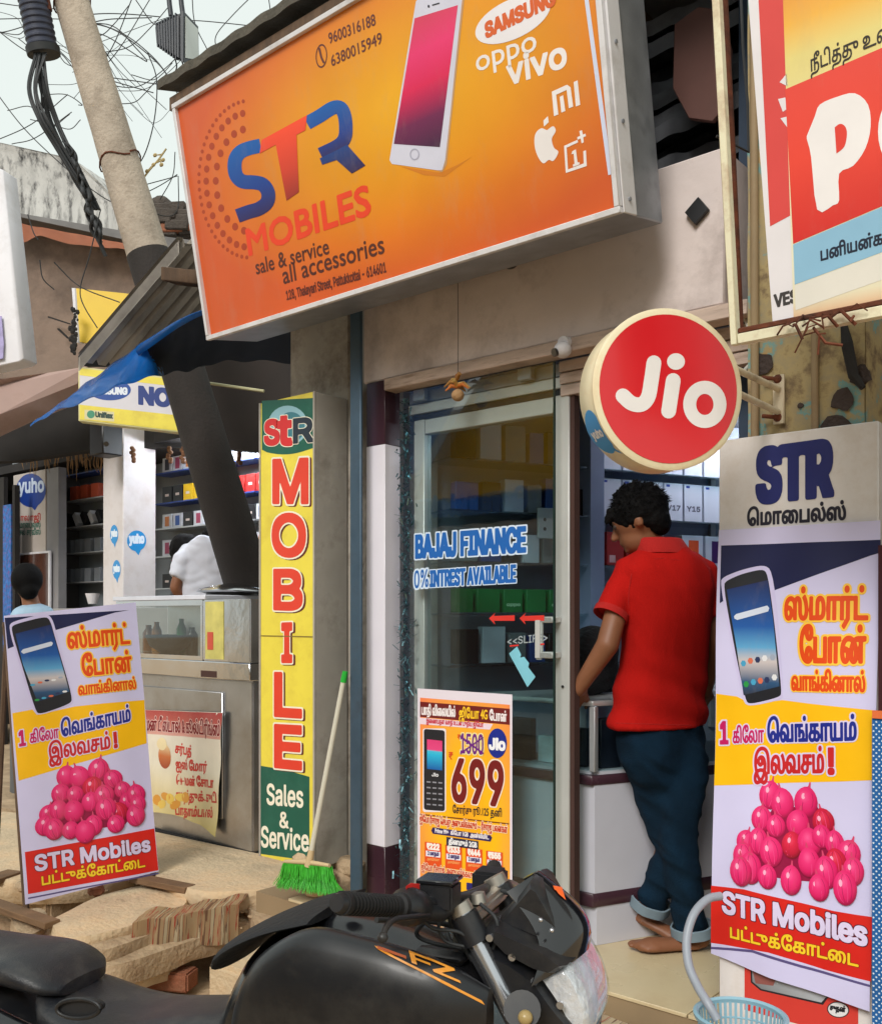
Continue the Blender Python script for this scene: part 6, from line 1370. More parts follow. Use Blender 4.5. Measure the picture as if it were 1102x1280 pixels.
# dark boards under the tarpaulin
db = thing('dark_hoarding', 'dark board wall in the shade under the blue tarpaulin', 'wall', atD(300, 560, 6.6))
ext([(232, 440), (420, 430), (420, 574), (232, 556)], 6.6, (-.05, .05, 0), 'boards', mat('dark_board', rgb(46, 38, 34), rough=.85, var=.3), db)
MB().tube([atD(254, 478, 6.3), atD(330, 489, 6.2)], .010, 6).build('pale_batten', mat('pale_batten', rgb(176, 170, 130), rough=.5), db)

# ================================================================ neighbour shop with pillar and displays
M_pil = mat('white_pillar_paint', rgb(212, 206, 206), rough=.5, var=.05, dirt=rgb(176, 160, 146), dirtamt=.4, dscale=4)
YPi = 4.3
qx0 = onY(129, 0, YPi).x; qx1 = onY(154, 0, YPi).x; qy1 = onX(195, 600, qx1).y
pil = thing('shop_pillar', 'white pillar with three blue speech bubble stickers in the neighbour shop', 'pillar', (qx1, YPi, .2))
MB().box((qx0, YPi, .2), (qx1, qy1, 3.4)).build('shaft', M_pil, pil, bevel=.006)
pf1 = Panel((qx0, YPi-.001, 0), (1, 0, 0), (0, 0, 1), pil); pf2 = Panel((qx1+.001, YPi, 0), (0, 1, 0), (0, 0, 1), pil)
yb2 = mat('yuho_blue', rgb(34, 140, 206))
def bubble(pn, cx, cy, rx, ry, fs):
    pn.put('bubble_sticker', [pn.ell(cx, cy, rx, ry, 24)], yb2, 1, px=True); pn.put('bubble_tail', [[(cx-rx*.3, cy+ry*.8), (cx+rx*.5, cy+ry*.75), (cx+rx*.2, cy+ry*1.4)]], yb2, 1.2, px=True)
    pn.text('yuho', (cx-rx*.75, cy+ry*.2), (cx+rx*.75, cy+ry*.2), fs, ink(220, 232, 244), 2, ref='x', bold=.1)
bubble(pf1, 143, 668, 5, 12, 6); bubble(pf1, 146, 712, 5, 12, 6); bubble(pf2, 171, 676, 12, 13, 8)
sp_ = onY(132, 550, 4.1); e = thing('loudspeaker', 'black loudspeaker box hung at the top of the white pillar', 'loudspeaker', sp_)
MB().obox(onY(133, 550, 4.1), Vector((.10, 0, 0)), Vector((0, .09, 0)), Vector((0, 0, .13))).build('cabinet', M_black, e, bevel=.01); MB().tube([onY(133, 555, 4.009), onY(133, 555, 4.004)], .02, 20).build('cone', M_blk, e)
# NO.. sign
ns = thing('neighbour_sign', 'yellow and white neighbour sign with blue oval and letters NO', 'signboard', onY(100, 525, 4.05))
NO_, NR_ = atD(98, 526, 7.2), atD(262, 545, 7.25); NU = (NR_-NO_); NW = NU.length; NU.normalize(); NV = Vector((0, 0, 1)); NB = NU.cross(NV)*-1; hz = (atD(98, 458, 7.2)-NO_).z
MB().obox(NO_+NU*NW/2+NV*hz/2+NB*.05, NU*NW/2, NB*.048, NV*hz/2).build('box', mat('sign_edge_yellow', rgb(214, 206, 150)), ns, bevel=.004)
pn_ = Panel(NO_, NU*NW, NV, ns)
pn_.put('white_face', [[(.012, .012), (NW-.012, .012), (NW-.012, hz-.012), (.012, hz-.012)]], ink(212, 208, 214), 1)
pn_.put('yellow_face', [[(.012, .012), (NW-.012, .012), (NW-.012, hz*.32), (.012, hz*.30)]], mat('faded_yellow', rgb(232, 214, 76)), 2)
pn_.put('yellow_face', [[(.012, hz*.84), (NW-.012, hz*.84), (NW-.012, hz-.012), (.012, hz-.012)]], mat('faded_yellow', rgb(232, 214, 76)), 2)
pn_.put('brand_ellipse', [pn_.ell(137, 487, 27, 13.5, 30, .02)], ink(20, 70, 150), 3, px=True); pn_.text('SAMSUNG', (115, 492), (159, 493), 8, ink(220, 226, 236), 4, bold=.07)
pn_.text('NOKIA', (175, 504), (262, 512), 20, ink(20, 50, 124), 3, bold=.08)
pn_.put('small_label', [[(106, 512), (143, 515), (143, 527), (106, 524)]], ink(216, 206, 160), 3, px=True); pn_.put('green_dot', [pn_.ell(114, 518, 5, 5, 14)], ink(60, 140, 110), 4, px=True); pn_.text('Uniflex', (120, 521), (141, 523), 6, ink(30, 60, 50), 4, bold=.08)
# shelves with packs
def wallbox(a, b, nm, m, par): return MB().box(a, b).build(nm, m, par, bevel=.002)
YS = 5.1
nsv = thing('neighbour_shop', 'interior of the neighbour phone shop with grey back wall and shelves', 'shop', (-7, 5.2, .2))
MB().box((-11, YS+.12, .2), (-4.3, YS+.2, 3.4)).build('back_wall', mat('shop_grey', rgb(150, 156, 160), rough=.7), nsv)
MB().box((-11, 4.55, 3.0), (-4.4, YS+.1, 3.08)).build('shop_ceiling', M_dark, nsv)
MB().box((-11, 2.9, .27), (-3.4, YS+.12, .30)).build('shop_floor_slab', M_conc2, nsv)
MB().box((-11.1, 3.9, .2), (-11, YS+.2, 3.4)).build('side_wall', M_dark, nsv)
def rowz(y): return onY(230, y, YS).z
M_phw = mat('pack_white', rgb(206, 208, 214), rough=.4); M_bsh = mat('blue_shelf_edge', rgb(40, 70, 150), rough=.4)
packs = [(590, 'white', M_phw), (628, 'coloured', None), (660, 'dark', None), (695, 'pale', None), (735, 'grey', None)]
rack = thing('display_rack', 'glass pack rack on the back wall of the neighbour shop', 'rack', (onY(260, 0, YS).x, YS, .4))
for r, (y, nm, m) in enumerate(packs):
    z = onY(225, y, YS).z; MB().box((onY(201, 0, YS).x, YS-.08, z-.012), (onY(328, 0, YS).x, YS+.11, z)).build('shelf', M_bsh if r < 2 else M_alu, rack)
    xs = [205+q*13 for q in range(10)]
    for q, x in enumerate(xs):
        if 248 < x < 280 and y > 640: continue
        X0 = onY(x, 0, YS-.03).x; w = onY(x+11.5, 0, YS-.03).x-X0; h = (.15, .15, .13, .15, .13)[r]
        if r == 1: mm, cn = [(M_bb, 'black'), (M_bb, 'black'), (mat('pack_yellow', rgb(236, 190, 30)), 'yellow'), (mat('pack_yellow', rgb(236, 190, 30)), 'yellow'), (mat('pack_yellow', rgb(236, 190, 30)), 'yellow')][q] if q < 5 else (M_br, 'red')
        elif r == 0: mm, cn = M_phw, 'white'
        else: mm, cn = [(M_phw, 'white'), (M_bb, 'black'), (M_phw, 'white')][(q+r) % 3]
        side = 'left of the dark pole' if x < 240 else 'right of the dark pole'
        e = thing('phone_cover_pack', '%s pack, %s from the pillar in the %s row of the neighbour rack' % (cn, ORD[q], ORD[r]), 'pack', (X0, YS-.03, z), 'packs on the neighbour rack')
        MB().box((X0, YS-.045, z+.002), (X0+w, YS-.02, z+h)).build('card', mm, e, bevel=.001)
        Y_ = YS-.046; e2 = Panel((X0, Y_, z), (1, 0, 0), (0, 0, 1), e)
        cc = [ink(60, 60, 70), ink(50, 90, 160), ink(200, 120, 60), ink(160, 60, 90)][(q*3+r) % 4] if mm in (M_phw,) else ink(220, 200, 190)
        e2.put('phone_print', [[(w*.28, h*.16), (w*.74, h*.16), (w*.74, h*.84), (w*.28, h*.84)]] if mm == M_phw else [[(w*.3, h*.4), (w*.7, h*.4), (w*.7, h*.55), (w*.3, h*.55)]], cc, 1)
ext([(-90, 470), (-90, 580), (20, 576), (128, 560), (262, 560), (262, 470), (130, 478)], 8.05, (-.05, .1, 0), 'fascia', M_dark, nsv)
M_tube2 = M_tube.copy(); M_tube2.node_tree.nodes['Principled BSDF'].inputs['Emission Strength'].default_value = 90
tn = thing('tube_lamp', 'lit white tube lamp over the pack rack of the neighbour shop', 'lamp', onY(260, 560, YS-.2))
MB().tube([onY(206, 558, YS-.3), onY(322, 554, YS-.3)], .02, 10).build('lamp_tube', M_tube2, tn, smooth=40)
MB().box((onY(204, 0, YS-.3).x, YS-.27, onY(260, 556, YS-.3).z+.03), (onY(324, 0, YS-.3).x, YS-.24, onY(260, 556, YS-.3).z+.06)).build('housing', M_white, tn)
# garlands under the sign
for x in (212, 228, 300, 166):
    P_ = onY(x, 560, 4.3); mb = MB()
    for k in range(7): mb.sphere(P_+Vector((random.uniform(-.02, .02), 0, -k*.018)), .018, 1, 1, 1, 6, 5)
    mb.build('dried_garland', mat('dried_flowers', rgb(120, 84, 60), rough=.9), None, P_, label='small dried flower garland hanging %s' % {212: 'just right of the white pillar', 228: 'between the white pillar and the dark pole', 300: 'right of the dark pole by the yellow sign', 166: 'high on the white pillar'}[x], cat='garland')
# left bay
YL = 4.75
lb = thing('left_showcase', 'grey glass showcase of boxes in the bay left of the white pillar', 'showcase', (onY(100, 0, YL).x, YL, .3))
MB().box((onY(56, 0, YL).x, YL+.18, .3), (onY(134, 0, YL).x, YL+.22, 3.0)).build('backing', mat('showcase_grey', rgb(132, 138, 142), rough=.6), lb)
for y in (590, 657, 690, 727, 760):
    z = onY(105, y, YL).z; MB().box((onY(78, 0, YL).x, YL, z-.01), (onY(134, 0, YL).x, YL+.178, z)).build('shelf', M_bsh if y == 590 else M_alu, lb)
MB().box((onY(66, 0, YL).x, YL-.03, .3), (onY(79, 0, YL).x, YL+.17, 3.0)).build('upright', mat('dark_frame', rgb(70, 66, 64)), lb)
YLx = lambda x: onY(x, 0, YL+.05).x
def lbox(x, y, w, h, m, lab, tilt=0, g=None):
    w *= 1.7; z = onY(105, y, YL).z+.002; X = YLx(x); c = Vector((X+w/2, YL+.07, z+h/2+abs(tilt)*.02)); ax_ = Vector((math.cos(tilt), 0, math.sin(tilt))); uz = Vector((-math.sin(tilt), 0, math.cos(tilt)))
    MB().obox(c, ax_*w/2, Vector((0, .03, 0)), uz*h/2).build('accessory_box', m, None, (X, YL+.07, z), bevel=.002, label=lab, cat='box', group=g)
for q in range(3): lbox(89+q*13, 622, .075, .13, mat('pack_orange', rgb(214, 96, 66)), 'orange pack, %s of three on the showcase top shelf' % ORD[q])
for q in range(3):
    z = 0
for q in range(5): lbox(84+q*9.5, 657, .035, .13, [M_bb, M_phw][q % 2], 'tilted %s phone box, %s in the showcase middle row' % (['black', 'white'][q % 2], ORD[q]), .6)
for r, y in enumerate((690, 727)):
    for q in range(4): lbox(83+q*12, y, .065, .13, mat('box_grey', rgb(120, 124, 130)), 'grey boxed phone, %s in the %s showcase row' % (ORD[q], ['fourth', 'bottom'][r]))
mb = thing('shelf_board_orange', 'narrow shelf board carrying the orange packs', 'shelf', (YLx(80), YL, onY(105, 623, YL).z))
MB().box((YLx(78), YL, onY(105, 623, YL).z-.012), (YLx(134), YL+.17, onY(105, 623, YL).z-.001)).build('board', M_alu, mb)
# dried leaves hanging at the top of the bay
mb = MB(); random.seed(5)
for q in range(70):
    x = random.uniform(25, 128); P_ = onY(x, random.uniform(552, 572), 4.35); l = random.uniform(.05, .22)
    mb.tube([P_, P_+Vector((random.uniform(-.03, .03), 0, -l*.5)), P_+Vector((random.uniform(-.05, .05), 0, -l))], [.004, .012, .002], 4, flat=.3)
mb.build('hanging_leaves', mat('dried_mango_leaf', rgb(128, 96, 60), rough=.9, var=.4), None, onY(80, 560, 4.35), label='string of dried leaves hanging across the bay left of the pillar', cat='garland', kind='stuff')
# yuho poster wall, mirror
YW = 4.5
pw_ = thing('poster_wall', 'pale wall panel carrying a dark blue speech bubble poster and a mirror', 'wall', (onY(40, 0, YW).x, YW, .3))
MB().box((onY(17, 0, YW).x, YW, .3), (onY(57, 0, YW).x, YW+.1, 2.95)).build('panel', mat('pale_panel', rgb(186, 176, 168), rough=.6, var=.06), pw_, bevel=.004)
MB().box((onY(57.5, 0, YW).x, YW+.01, .3), (onY(72, 0, YW).x, YW+.09, 2.95)).build('side_board', mat('grey_board', rgb(130, 128, 130), rough=.6), pw_)
py_ = Panel((onY(17, 0, YW).x, YW-.001, 0), (1, 0, 0), (0, 0, 1), pw_)
dbl = ink(26, 58, 140)
py_.put('bubble_poster', [py_.ell(39, 613, 18.5, 21, 30)], dbl, 1, px=True); py_.put('bubble_tail', [[(36, 630), (50, 628), (44, 638)]], dbl, 1.2, px=True); py_.text('yuho', (24, 616), (55, 614), 12, ink(200, 214, 236), 2, ref='x', bold=.07)
for s_, y, cl_ in (('பாலாஜி', 651, ink(176, 60, 50)), ('ெமாைபல்ஸ்', 660, ink(60, 110, 96)), ('ேசல் சர்வீஸ்', 669, ink(60, 110, 96))): py_.text(s_, (21, y), (51, y-1), 5.5, cl_, 1, bold=.06)
mr_ = thing('wall_mirror', 'framed mirror on the pale panel at the left edge', 'mirror', (onY(45, 0, YW-.02).x, YW-.02, onY(45, 770, YW).z))
mx0, mx1, mz0, mz1 = onY(26, 0, YW-.02).x, onY(63, 0, YW-.02).x, 1.35, onY(45, 690, YW-.02).z
MB().box((mx0, YW-.03, mz0), (mx1, YW-.004, mz1)).build('frame', M_white, mr_, bevel=.004)
MB().box((mx0+.02, YW-.034, mz0+.02), (mx1-.02, YW-.031, mz1-.02)).build('glass', mat('brown_mirror', rgb(84, 54, 44), rough=.12, spec=.8), mr_)
# blue patterned strip
bs = thing('patterned_curtain', 'narrow blue patterned curtain strip at the left edge', 'curtain', onY(8, 770, 4.3))
MB().box((onY(4, 0, 4.3).x, 4.3, .9), (onY(14, 0, 4.3).x, 4.32, 2.62)).build('cloth', mat('blue_pattern', rgb(40, 110, 180), rough=.8, var=.5, scale=26, dirt=rgb(150, 60, 120), dirtamt=.7, dscale=30), bs)
MB().box((onY(-60, 0, 4.3).x, 4.32, .3), (onY(2.5, 0, 4.3).x, 4.36, 2.9)).build('dark_panel', M_dark, bs)
MB().box((onY(14.5, 0, 4.3).x, 4.31, .3), (onY(17.5, 0, 4.3).x, 4.36, 2.8)).build('post', M_dark, bs)
# low counter of the neighbour shop
MB().box((onY(60, 0, 4.2).x, 4.2, .3), (onY(210, 0, 4.2).x, 4.55, onY(130, 760, 4.2).z)).build('low_counter', mat('counter_grey', rgb(150, 146, 144), rough=.5), None, (-6.8, 4.3, .3), bevel=.006, label='low grey counter in front of the white pillar', cat='counter')
cu = onY(116, 752, 4.3); MB().loft([[cu+Vector((r*math.cos(k*.524), r*math.sin(k*.524), z)) for k in range(12)] for r, z in ((.035, -.02), (.06, .07))]).build('paper_cup', M_white, None, cu, smooth=40, label='white cup shaped tub on the low counter left of the pillar', cat='cup')

# ================================================================ across the lane: what the door glass reflects
M_opp = mat('opposite_wall', rgb(206, 200, 188), rough=.85, var=.2)
ob = thing('opposite_building', 'plain two storey shop building across the lane, behind the viewer', 'building', (-4, -4.4, 0))
MB().box((-14, -6.2, 0), (3, -4.6, 4.4)).build('wall', M_opp, ob)
for q in range(5): MB().box((-11+q*2.6, -4.62, .3), (-9.4+q*2.6, -4.58, 2.2)).build('shutter', mat('shutter_%d' % (q % 3), [rgb(60, 64, 70), rgb(90, 60, 50), rgb(70, 84, 96)][q % 3], rough=.6, metal=.3), ob)
yx = thing('yellow_awning', 'yellow canvas awning with blue lettering across the lane', 'awning', (-5.8, -2.2, 2.6))
def ya(u, v): return Vector((-6.9+u*2.1, -1.9-v*1.5, 2.75+v*1.9+.03*math.sin(u*14)))
cloth('canvas', ya, 30, 6, mat('awning_yellow', rgb(240, 196, 20), rough=.7, var=.1, trans=.3), None, None, None, .004, yx)
def yv(u, v): return Vector((-6.9+u*1.9, -1.9, 2.75-v*.28+.01*math.sin(u*30)))
cloth('valance', yv, 30, 3, mat('awning_yellow', rgb(240, 196, 20)), None, None, None, .004, yx)
ypn = Panel((-6.8, -1.885, 2.66), (1, 0, 0), (0, 0, 1), yx); ypn.N = Vector((0, 1, 0)); ypn.text('ெமாைபல்ஸ்', (1.45, -.08), (.25, -.08), .14, ink(30, 80, 150), 1, px=False, bold=.12, res=12)
for x in (-6.85, -5.05): MB().tube([(x, -2.0, 0), (x, -2.0, 2.75)], .02, 8).build('post', M_dark, yx)
def bt(u, v): return Vector((-9.4+u*2.9, -1.6-v*1.6, 3.0+v*2.1-.15*math.sin(u*3.14)))
cloth('blue_sheet_awning', bt, 20, 6, M_tarp, Vector((-8.2, -2, 3.0)), 'blue sheet awning across the lane beside the yellow one', 'awning', .004)
for x in (-9.3, -7.05): MB().tube([(x, -1.7, 0), (x, -1.7, 3.0)], .02, 8).build('awning_post', M_dark, None, (x, -1.7, 0), label='thin post under the %s end of the blue sheet awning' % ('far' if x < -8 else 'near'), cat='post')

# ================================================================ people
M_skin = mat('brown_skin', rgb(132, 86, 60), rough=.5, var=.12, scale=12, spec=.4)
M_hair = mat('black_hair', rgb(9, 8, 9), rough=.75, var=.4, scale=40, bump=.3, bscale=120, spec=.15)
M_shirt = mat('red_polo_cloth', rgb(176, 22, 17), rough=1.0, spec=.15, var=.08, scale=5, bump=.25, bscale=260)
M_jean = mat('dark_denim', rgb(13, 36, 54), rough=1.0, spec=.15, var=.35, scale=9, bump=.3, bscale=240)
M_jcuff = mat('pale_denim_inside', rgb(120, 138, 150), rough=.9, var=.2)
DP = 3.43
def pc(x, y, d=0.0): return atD(x, y, DP+d)
man = thing('person', 'man in red polo shirt and rolled up jeans standing barefoot at the counter', 'person', (onZ(832, 1183, FL).x, onZ(832, 1183, FL).y, FL))
RT = Vector((CS, SN, 0)); FWD = Vector((-SN, CS, 0)); UPV = Vector((0, 0, 1))
k_ = DP/F
# heading of trunk: away and to the left
def ring(px, py, hw, dp, d=0, rot=.35, n=28, sup=2.3):
    c = pc(px, py, d); a = RT*math.cos(rot)+FWD*math.sin(rot); b = Vector((-a.y, a.x, 0)); r = []
    for i in range(n):
        t = 2*math.pi*i/n; ct, st_ = math.cos(t), math.sin(t); q = (abs(ct)**sup+abs(st_)**sup)**(-1/sup)
        r.append(c+a*ct*q*hw*k_+b*st_*q*dp)
    return r
body = MB()
body.loft([ring(828, 925, 42, .085), ring(828, 860, 44, .085), ring(832, 800, 46, .085), ring(832, 745, 48, .09), ring(830, 715, 44, .08), ring(828, 697, 32, .065), ring(826, 688, 22, .05)])
body.capsule(pc(826, 700, .02), pc(806, 668, .0), .052, .050)              # neck
hc = pc(800, 651, .0); hf = (-RT*.86+FWD*.42-UPV*.42).normalized()          # face direction, bowed
hs_ = hf.cross(UPV).normalized(); hu = hs_.cross(hf).normalized()
HM = Matrix((hs_, hf, hu)).transposed()
body.sphere(hc+hf*.005+hu*.02, .093, .80, 1.0, .98, 20, 14, HM)            # skull
body.sphere(hc+hf*.035-hu*.045, .065, .80, .95, .95, 16, 10, HM)           # jaw
body.sphere(hc+hf*.075-hu*.075, .022, 1, 1, .9, 10, 8, HM)                 # chin
body.capsule(hc+hf*.092+hu*.012, hc+hf*.112-hu*.018, .010, .014)           # nose
body.sphere(hc+hf*.093-hu*.047, .014, 1.6, .7, .6, 10, 8, HM)              # lips
body.sphere(hc+hf*.078+hu*.030, .022, 2.2, .7, .5, 10, 8, HM)              # brow
for s in (1, -1): body.sphere(hc-hs_*s*.073-hf*.008-hu*.008, .024, .45, .75, 1.15, 10, 8, HM)  # ears
sh, el, wrs = pc(782, 718, -.02), pc(759, 806, -.10), pc(722, 862, -.02)
body.capsule(sh, el, .040, .040); body.capsule(el, wrs, .040, .027)
# right arm, hanging in front of the belly
sh2, el2, wr2 = pc(878, 718, .06), pc(892, 800, .05), pc(880, 868, .16)
body.capsule(sh2, el2, .038, .038); body.capsule(el2, wr2, .038, .026)
# legs
hipA, knA, anA = pc(852, 925, -.01), pc(848, 1048, -.03), pc(866, 1168, -.01)
hipB, knB, anB = pc(804, 925, .03), pc(836, 1055, .05), pc(808, 1137, .12)
for a, b, c in ((hipA, knA, anA), (hipB, knB, anB)): body.capsule(a, b, .058, .044); body.capsule(b, c, .044, .034)
# feet
def foot(heel, toe, w=.040, th=.03):
    d = (toe-heel); s = d.normalized().cross(UPV).normalized()
    pts = [heel-d*.06, heel+d*.10, heel+d*.35, heel+d*.62, heel+d*.82, heel+d*1.0]
    rr = [.018, .034, .034, .040, .042, .024]
    rings = []
    for p, r in zip(pts, rr):
        rings.append([p+s*math.cos(i*.5236)*r+UPV*max(-.012, math.sin(i*.5236)*r*.75) for i in range(12)])
    body.loft(rings)
    for i in range(5):
        q = toe+s*(.034-.017*i)-d.normalized()*(.014*abs(i-1)); body.capsule(q-d.normalized()*.02, q+d.normalized()*(.018 if i else .026), .0125 if i else .017, .0105 if i else .014, 8)
zf = FL+.022
fA0, fA1 = onZ(884, 1180, zf), onZ(812, 1180, zf); fA0 = Vector((anA.x, anA.y, zf))+RT*.03; fA1 = fA0-RT*.235-FWD*.03
foot(fA0, fA1); body.capsule(anA, fA0+UPV*.02, .034, .032)
toeB = onZ(842, 1178, FL+.03)+FWD*.10; heelB = pc(796, 1146, .13); 
dB = toeB-heelB; foot(heelB, heelB+dB.normalized()*.22)
# hands: palm and five fingers each
def hand(w_, d, side, par):
    d = d.normalized(); s = d.cross(UPV).normalized(); n = s.cross(d)
    par.obox(w_+d*.045, s*.036, n*.013, d*.05)
    for i, (o, L_) in enumerate(((-.029, .062), (-.010, .074), (.010, .070), (.028, .055))):
        p = w_+d*.09+s*o; q = p+d*L_*.5-UPV*.008; r = q+d*L_*.42-UPV*.022; par.capsule(p, q, .0092, .0086, 8); par.capsule(q, r, .0086, .0072, 8)
    p = w_+d*.03+s*side*.036; q = p+d*.04+s*side*.022; r = q+d*.032-UPV*.008; par.capsule(p, q, .0115, .010, 8); par.capsule(q, r, .010, .008, 8)
hand(wrs, (pc(712, 885, .06)-wrs), 1, body); hand(wr2, (pc(868, 886, .26)-wr2), -1, body)
remesh(body, 'body', .007, M_skin, man, smooth=4)
eye = MB()
for s in (1, -1): eye.sphere(hc+hf*.083+hs_*s*.031+hu*.012, .0115, 1, 1, .8, 10, 8, HM)
eye.build('eyes', mat('eye', rgb(60, 50, 46), rough=.3), man, smooth=60)
# hair
hr = MB(); hr.sphere(hc+hf*-.012+hu*.036, .104, .86, 1.02, .90, 20, 14, HM); hr.sphere(hc-hf*.055-hu*.012, .070, .95, .7, 1.0, 14, 10, HM)
random.seed(31)
for q in range(85):
    a = random.uniform(0, 6.28); b = random.uniform(.05, 1.35); v = HM @ Vector((math.cos(a)*math.sin(b)*.84, math.sin(a)*math.sin(b), math.cos(b)*.93))
    p = hc-hf*.012+hu*.036+v*.098; dd = (v+Vector((random.uniform(-.5, .5), random.uniform(-.5, .5), random.uniform(-.3, .4)))).normalized(); hr.capsule(p, p+dd*random.uniform(.012, .024), .011, .004, 7)
for q in range(12):
    p = hc+hf*.075+hu*random.uniform(.035, .075)+hs_*random.uniform(-.05, .05); hr.capsule(p, p+hf*.035-hu*random.uniform(.01, .03), .013, .004, 7)
hh = remesh(hr, 'hair', .006, M_hair, man, smooth=2, disp=lambda c: noise.noise(c*60)*.004)
hb2 = MB(); rh = random.Random(8)
for q in range(2600):
    a = rh.uniform(0, 6.283); b = math.acos(rh.uniform(-.15, 1)); v = HM @ Vector((math.cos(a)*math.sin(b)*.86, math.sin(a)*math.sin(b)*1.0, math.cos(b)*.92))
    if v.dot(hf) > .45 and v.dot(hu) < .35: continue
    p = hc-hf*.012+hu*.036+v*.098; dd = (v*.8+Vector((rh.gauss(0, .5), rh.gauss(0, .5), rh.gauss(-.1, .4)))).normalized(); l = rh.uniform(.012, .030); w = dd.cross(v).normalized()*.0011; m_ = p+dd*l*.6; e_ = p+dd*l-UPV*.005
    hb2.add([p-w, p+w, m_+w*.8, m_-w*.8, e_], [(0, 1, 2, 3), (3, 2, 4)])
hb2.build('hair_strands', M_hair, man).__setitem__('kind', 'stuff')
# shirt
stt = MB()
stt.loft([ring(821, 909, 66, .128), ring(822, 893, 65, .125), ring(824, 860, 60, .120), ring(829, 815, 57, .118), ring(832, 770, 60, .125), ring(833, 735, 63, .122), ring(831, 712, 62, .108), ring(830, 698, 50, .09), ring(829, 689, 34, .07), ring(827, 681, 27, .062)])
s0_, s1_ = pc(786, 716, -.01), pc(763, 768, -.06)
stt.tube([pc(806, 712, 0), s0_, s0_.lerp(s1_, .5), s1_], [.075, .066, .062, .060], 20)
stt.tube([pc(858, 712, .03), pc(876, 718, .05), pc(884, 745, .05), pc(888, 772, .05)], [.072, .064, .060, .058], 20)
def folds(c):
    t = (c-pc(830, 800)); x = t.dot(RT); z = t.z
    low = max(0, min(1, (-z-.02)/.22))
    f = math.sin(z*52+x*9+3*noise.noise(Vector((x*5, 0, z*3))))*.013*low*(.6+.6*noise.noise(Vector((x*7, 2, z*6))))
    f += noise.noise(Vector((x*9, c.y*9, z*5)))*.009+noise.noise(Vector((x*3+5, c.y*3, z*2)))*.008+abs(noise.noise(Vector((x*16+z*7, 5, z*5))))*-.005
    return f
remesh(stt, 'shirt', .009, M_shirt, man, smooth=5, disp=folds)
M_shirt2 = mat('red_rib_cloth', rgb(176, 22, 18), rough=.9, var=.05, bump=.4, bscale=400)
def band(rings, nm, m, th=.004):
    mb = MB(); mb.loft(rings, False); me = mb.mesh(nm); o = bpy.data.objects.new(nm, me)
    md = None; bm = bmesh.new(); bm.from_mesh(me); bmesh.ops.solidify(bm, geom=bm.faces[:], thickness=th); bm.to_mesh(me); bm.free(); fin(o, m, man, None, 60); return o
band([ring(827, 690, 31, .072, rot=.35), ring(824, 680, 29, .068, rot=.35), ring(822, 673, 27, .064, rot=.35), ring(823, 675, 30, .070, rot=.35), ring(829, 692, 36, .080, rot=.35)], 'collar', M_shirt2)
dslv = (s1_-s0_).normalized(); aa = RT-dslv*RT.dot(dslv); aa.normalize(); bbv = dslv.cross(aa)
band([[s1_+dslv*o+(aa*math.cos(i*.2618)+bbv*math.sin(i*.2618))*r for i in range(24)] for o, r in ((-.014, .0625), (.010, .0625))], 'sleeve_band', M_shirt2)
# jeans
jn_ = MB()
jn_.loft([ring(828, 992, 20, .05), ring(828, 975, 44, .09), ring(826, 950, 57, .115), ring(825, 925, 59, .118), ring(825, 900, 57, .112)])
def leg(pts, rr): jn_.tube([p for p in spline(pts, 5)], [rr[0]+(rr[-1]-rr[0])*0+0 for _ in range(0)] or [np.interp(i/(len(pts)*5-5), np.linspace(0, 1, len(rr)), rr) for i in range(len(pts)*5-4)], 20)
leg([hipA, pc(852, 990, -.02), knA, pc(856, 1110, -.02), pc(865, 1164, -.01)], [.092, .088, .068, .064, .062])
leg([hipB, pc(818, 990, .03), knB, pc(826, 1095, .07), pc(812, 1131, .10)], [.092, .084, .066, .062, .062])
def jf(c):
    t = c-pc(840, 1040); z = t.z; x = t.dot(RT); return noise.noise(Vector((x*12, c.y*12, z*6)))*.011+abs(noise.noise(Vector((x*9+z*9, c.y*8, z*14+x*6))))*-.018+math.sin(z*62+x*26+5*noise.noise(c*4))*.0055*max(.25, min(1, (-z+.05)*3))
remesh(jn_, 'jeans', .009, M_jean, man, smooth=14, disp=jf)
for (p, dd, r) in ((pc(866, 1166, -.01), (anA-knA).normalized(), .070), (pc(811, 1134, .105), (anB-knB).normalized(), .068)):
    a = (RT-dd*RT.dot(dd)).normalized(); b = dd.cross(a); band([[p+dd*o+(a*math.cos(i*.2618)+b*math.sin(i*.2618))*(r+q+.002*math.sin(i*1.7)) for i in range(24)] for o, q in ((-.032, .001), (-.030, .007), (.004, .007), (.006, .0))], 'jean_cuff', M_jcuff, .003)

def seam(px, d, nm, m, r=.0016):
    dg = bpy.context.evaluated_depsgraph_get(); dg.update(); P_ = []
    for a, b in px:
        rr_ = ray(a, b).normalized(); ok, loc, no, *_ = SC.ray_cast(dg, CAM+rr_*2.75, rr_)
        if ok and (loc-CAM).length < 4.2: P_.append(loc-rr_*.0008)
    if len(P_) > 2: MB().tube(P_, r, 5).build(nm, m, man, smooth=60)
seam([(760+k*10, 903.5+.3*k) for k in range(13)], 0, 'hem_seam', M_shirt2, .0012)
seam([(793, 704), (789, 718), (786, 735), (785, 752), (786, 770)], 0, 'sleeve_seam', M_shirt2, .0014)
seam([(806, 700), (826, 698), (846, 700), (866, 705)], 0, 'yoke_seam', M_shirt2, .0010)

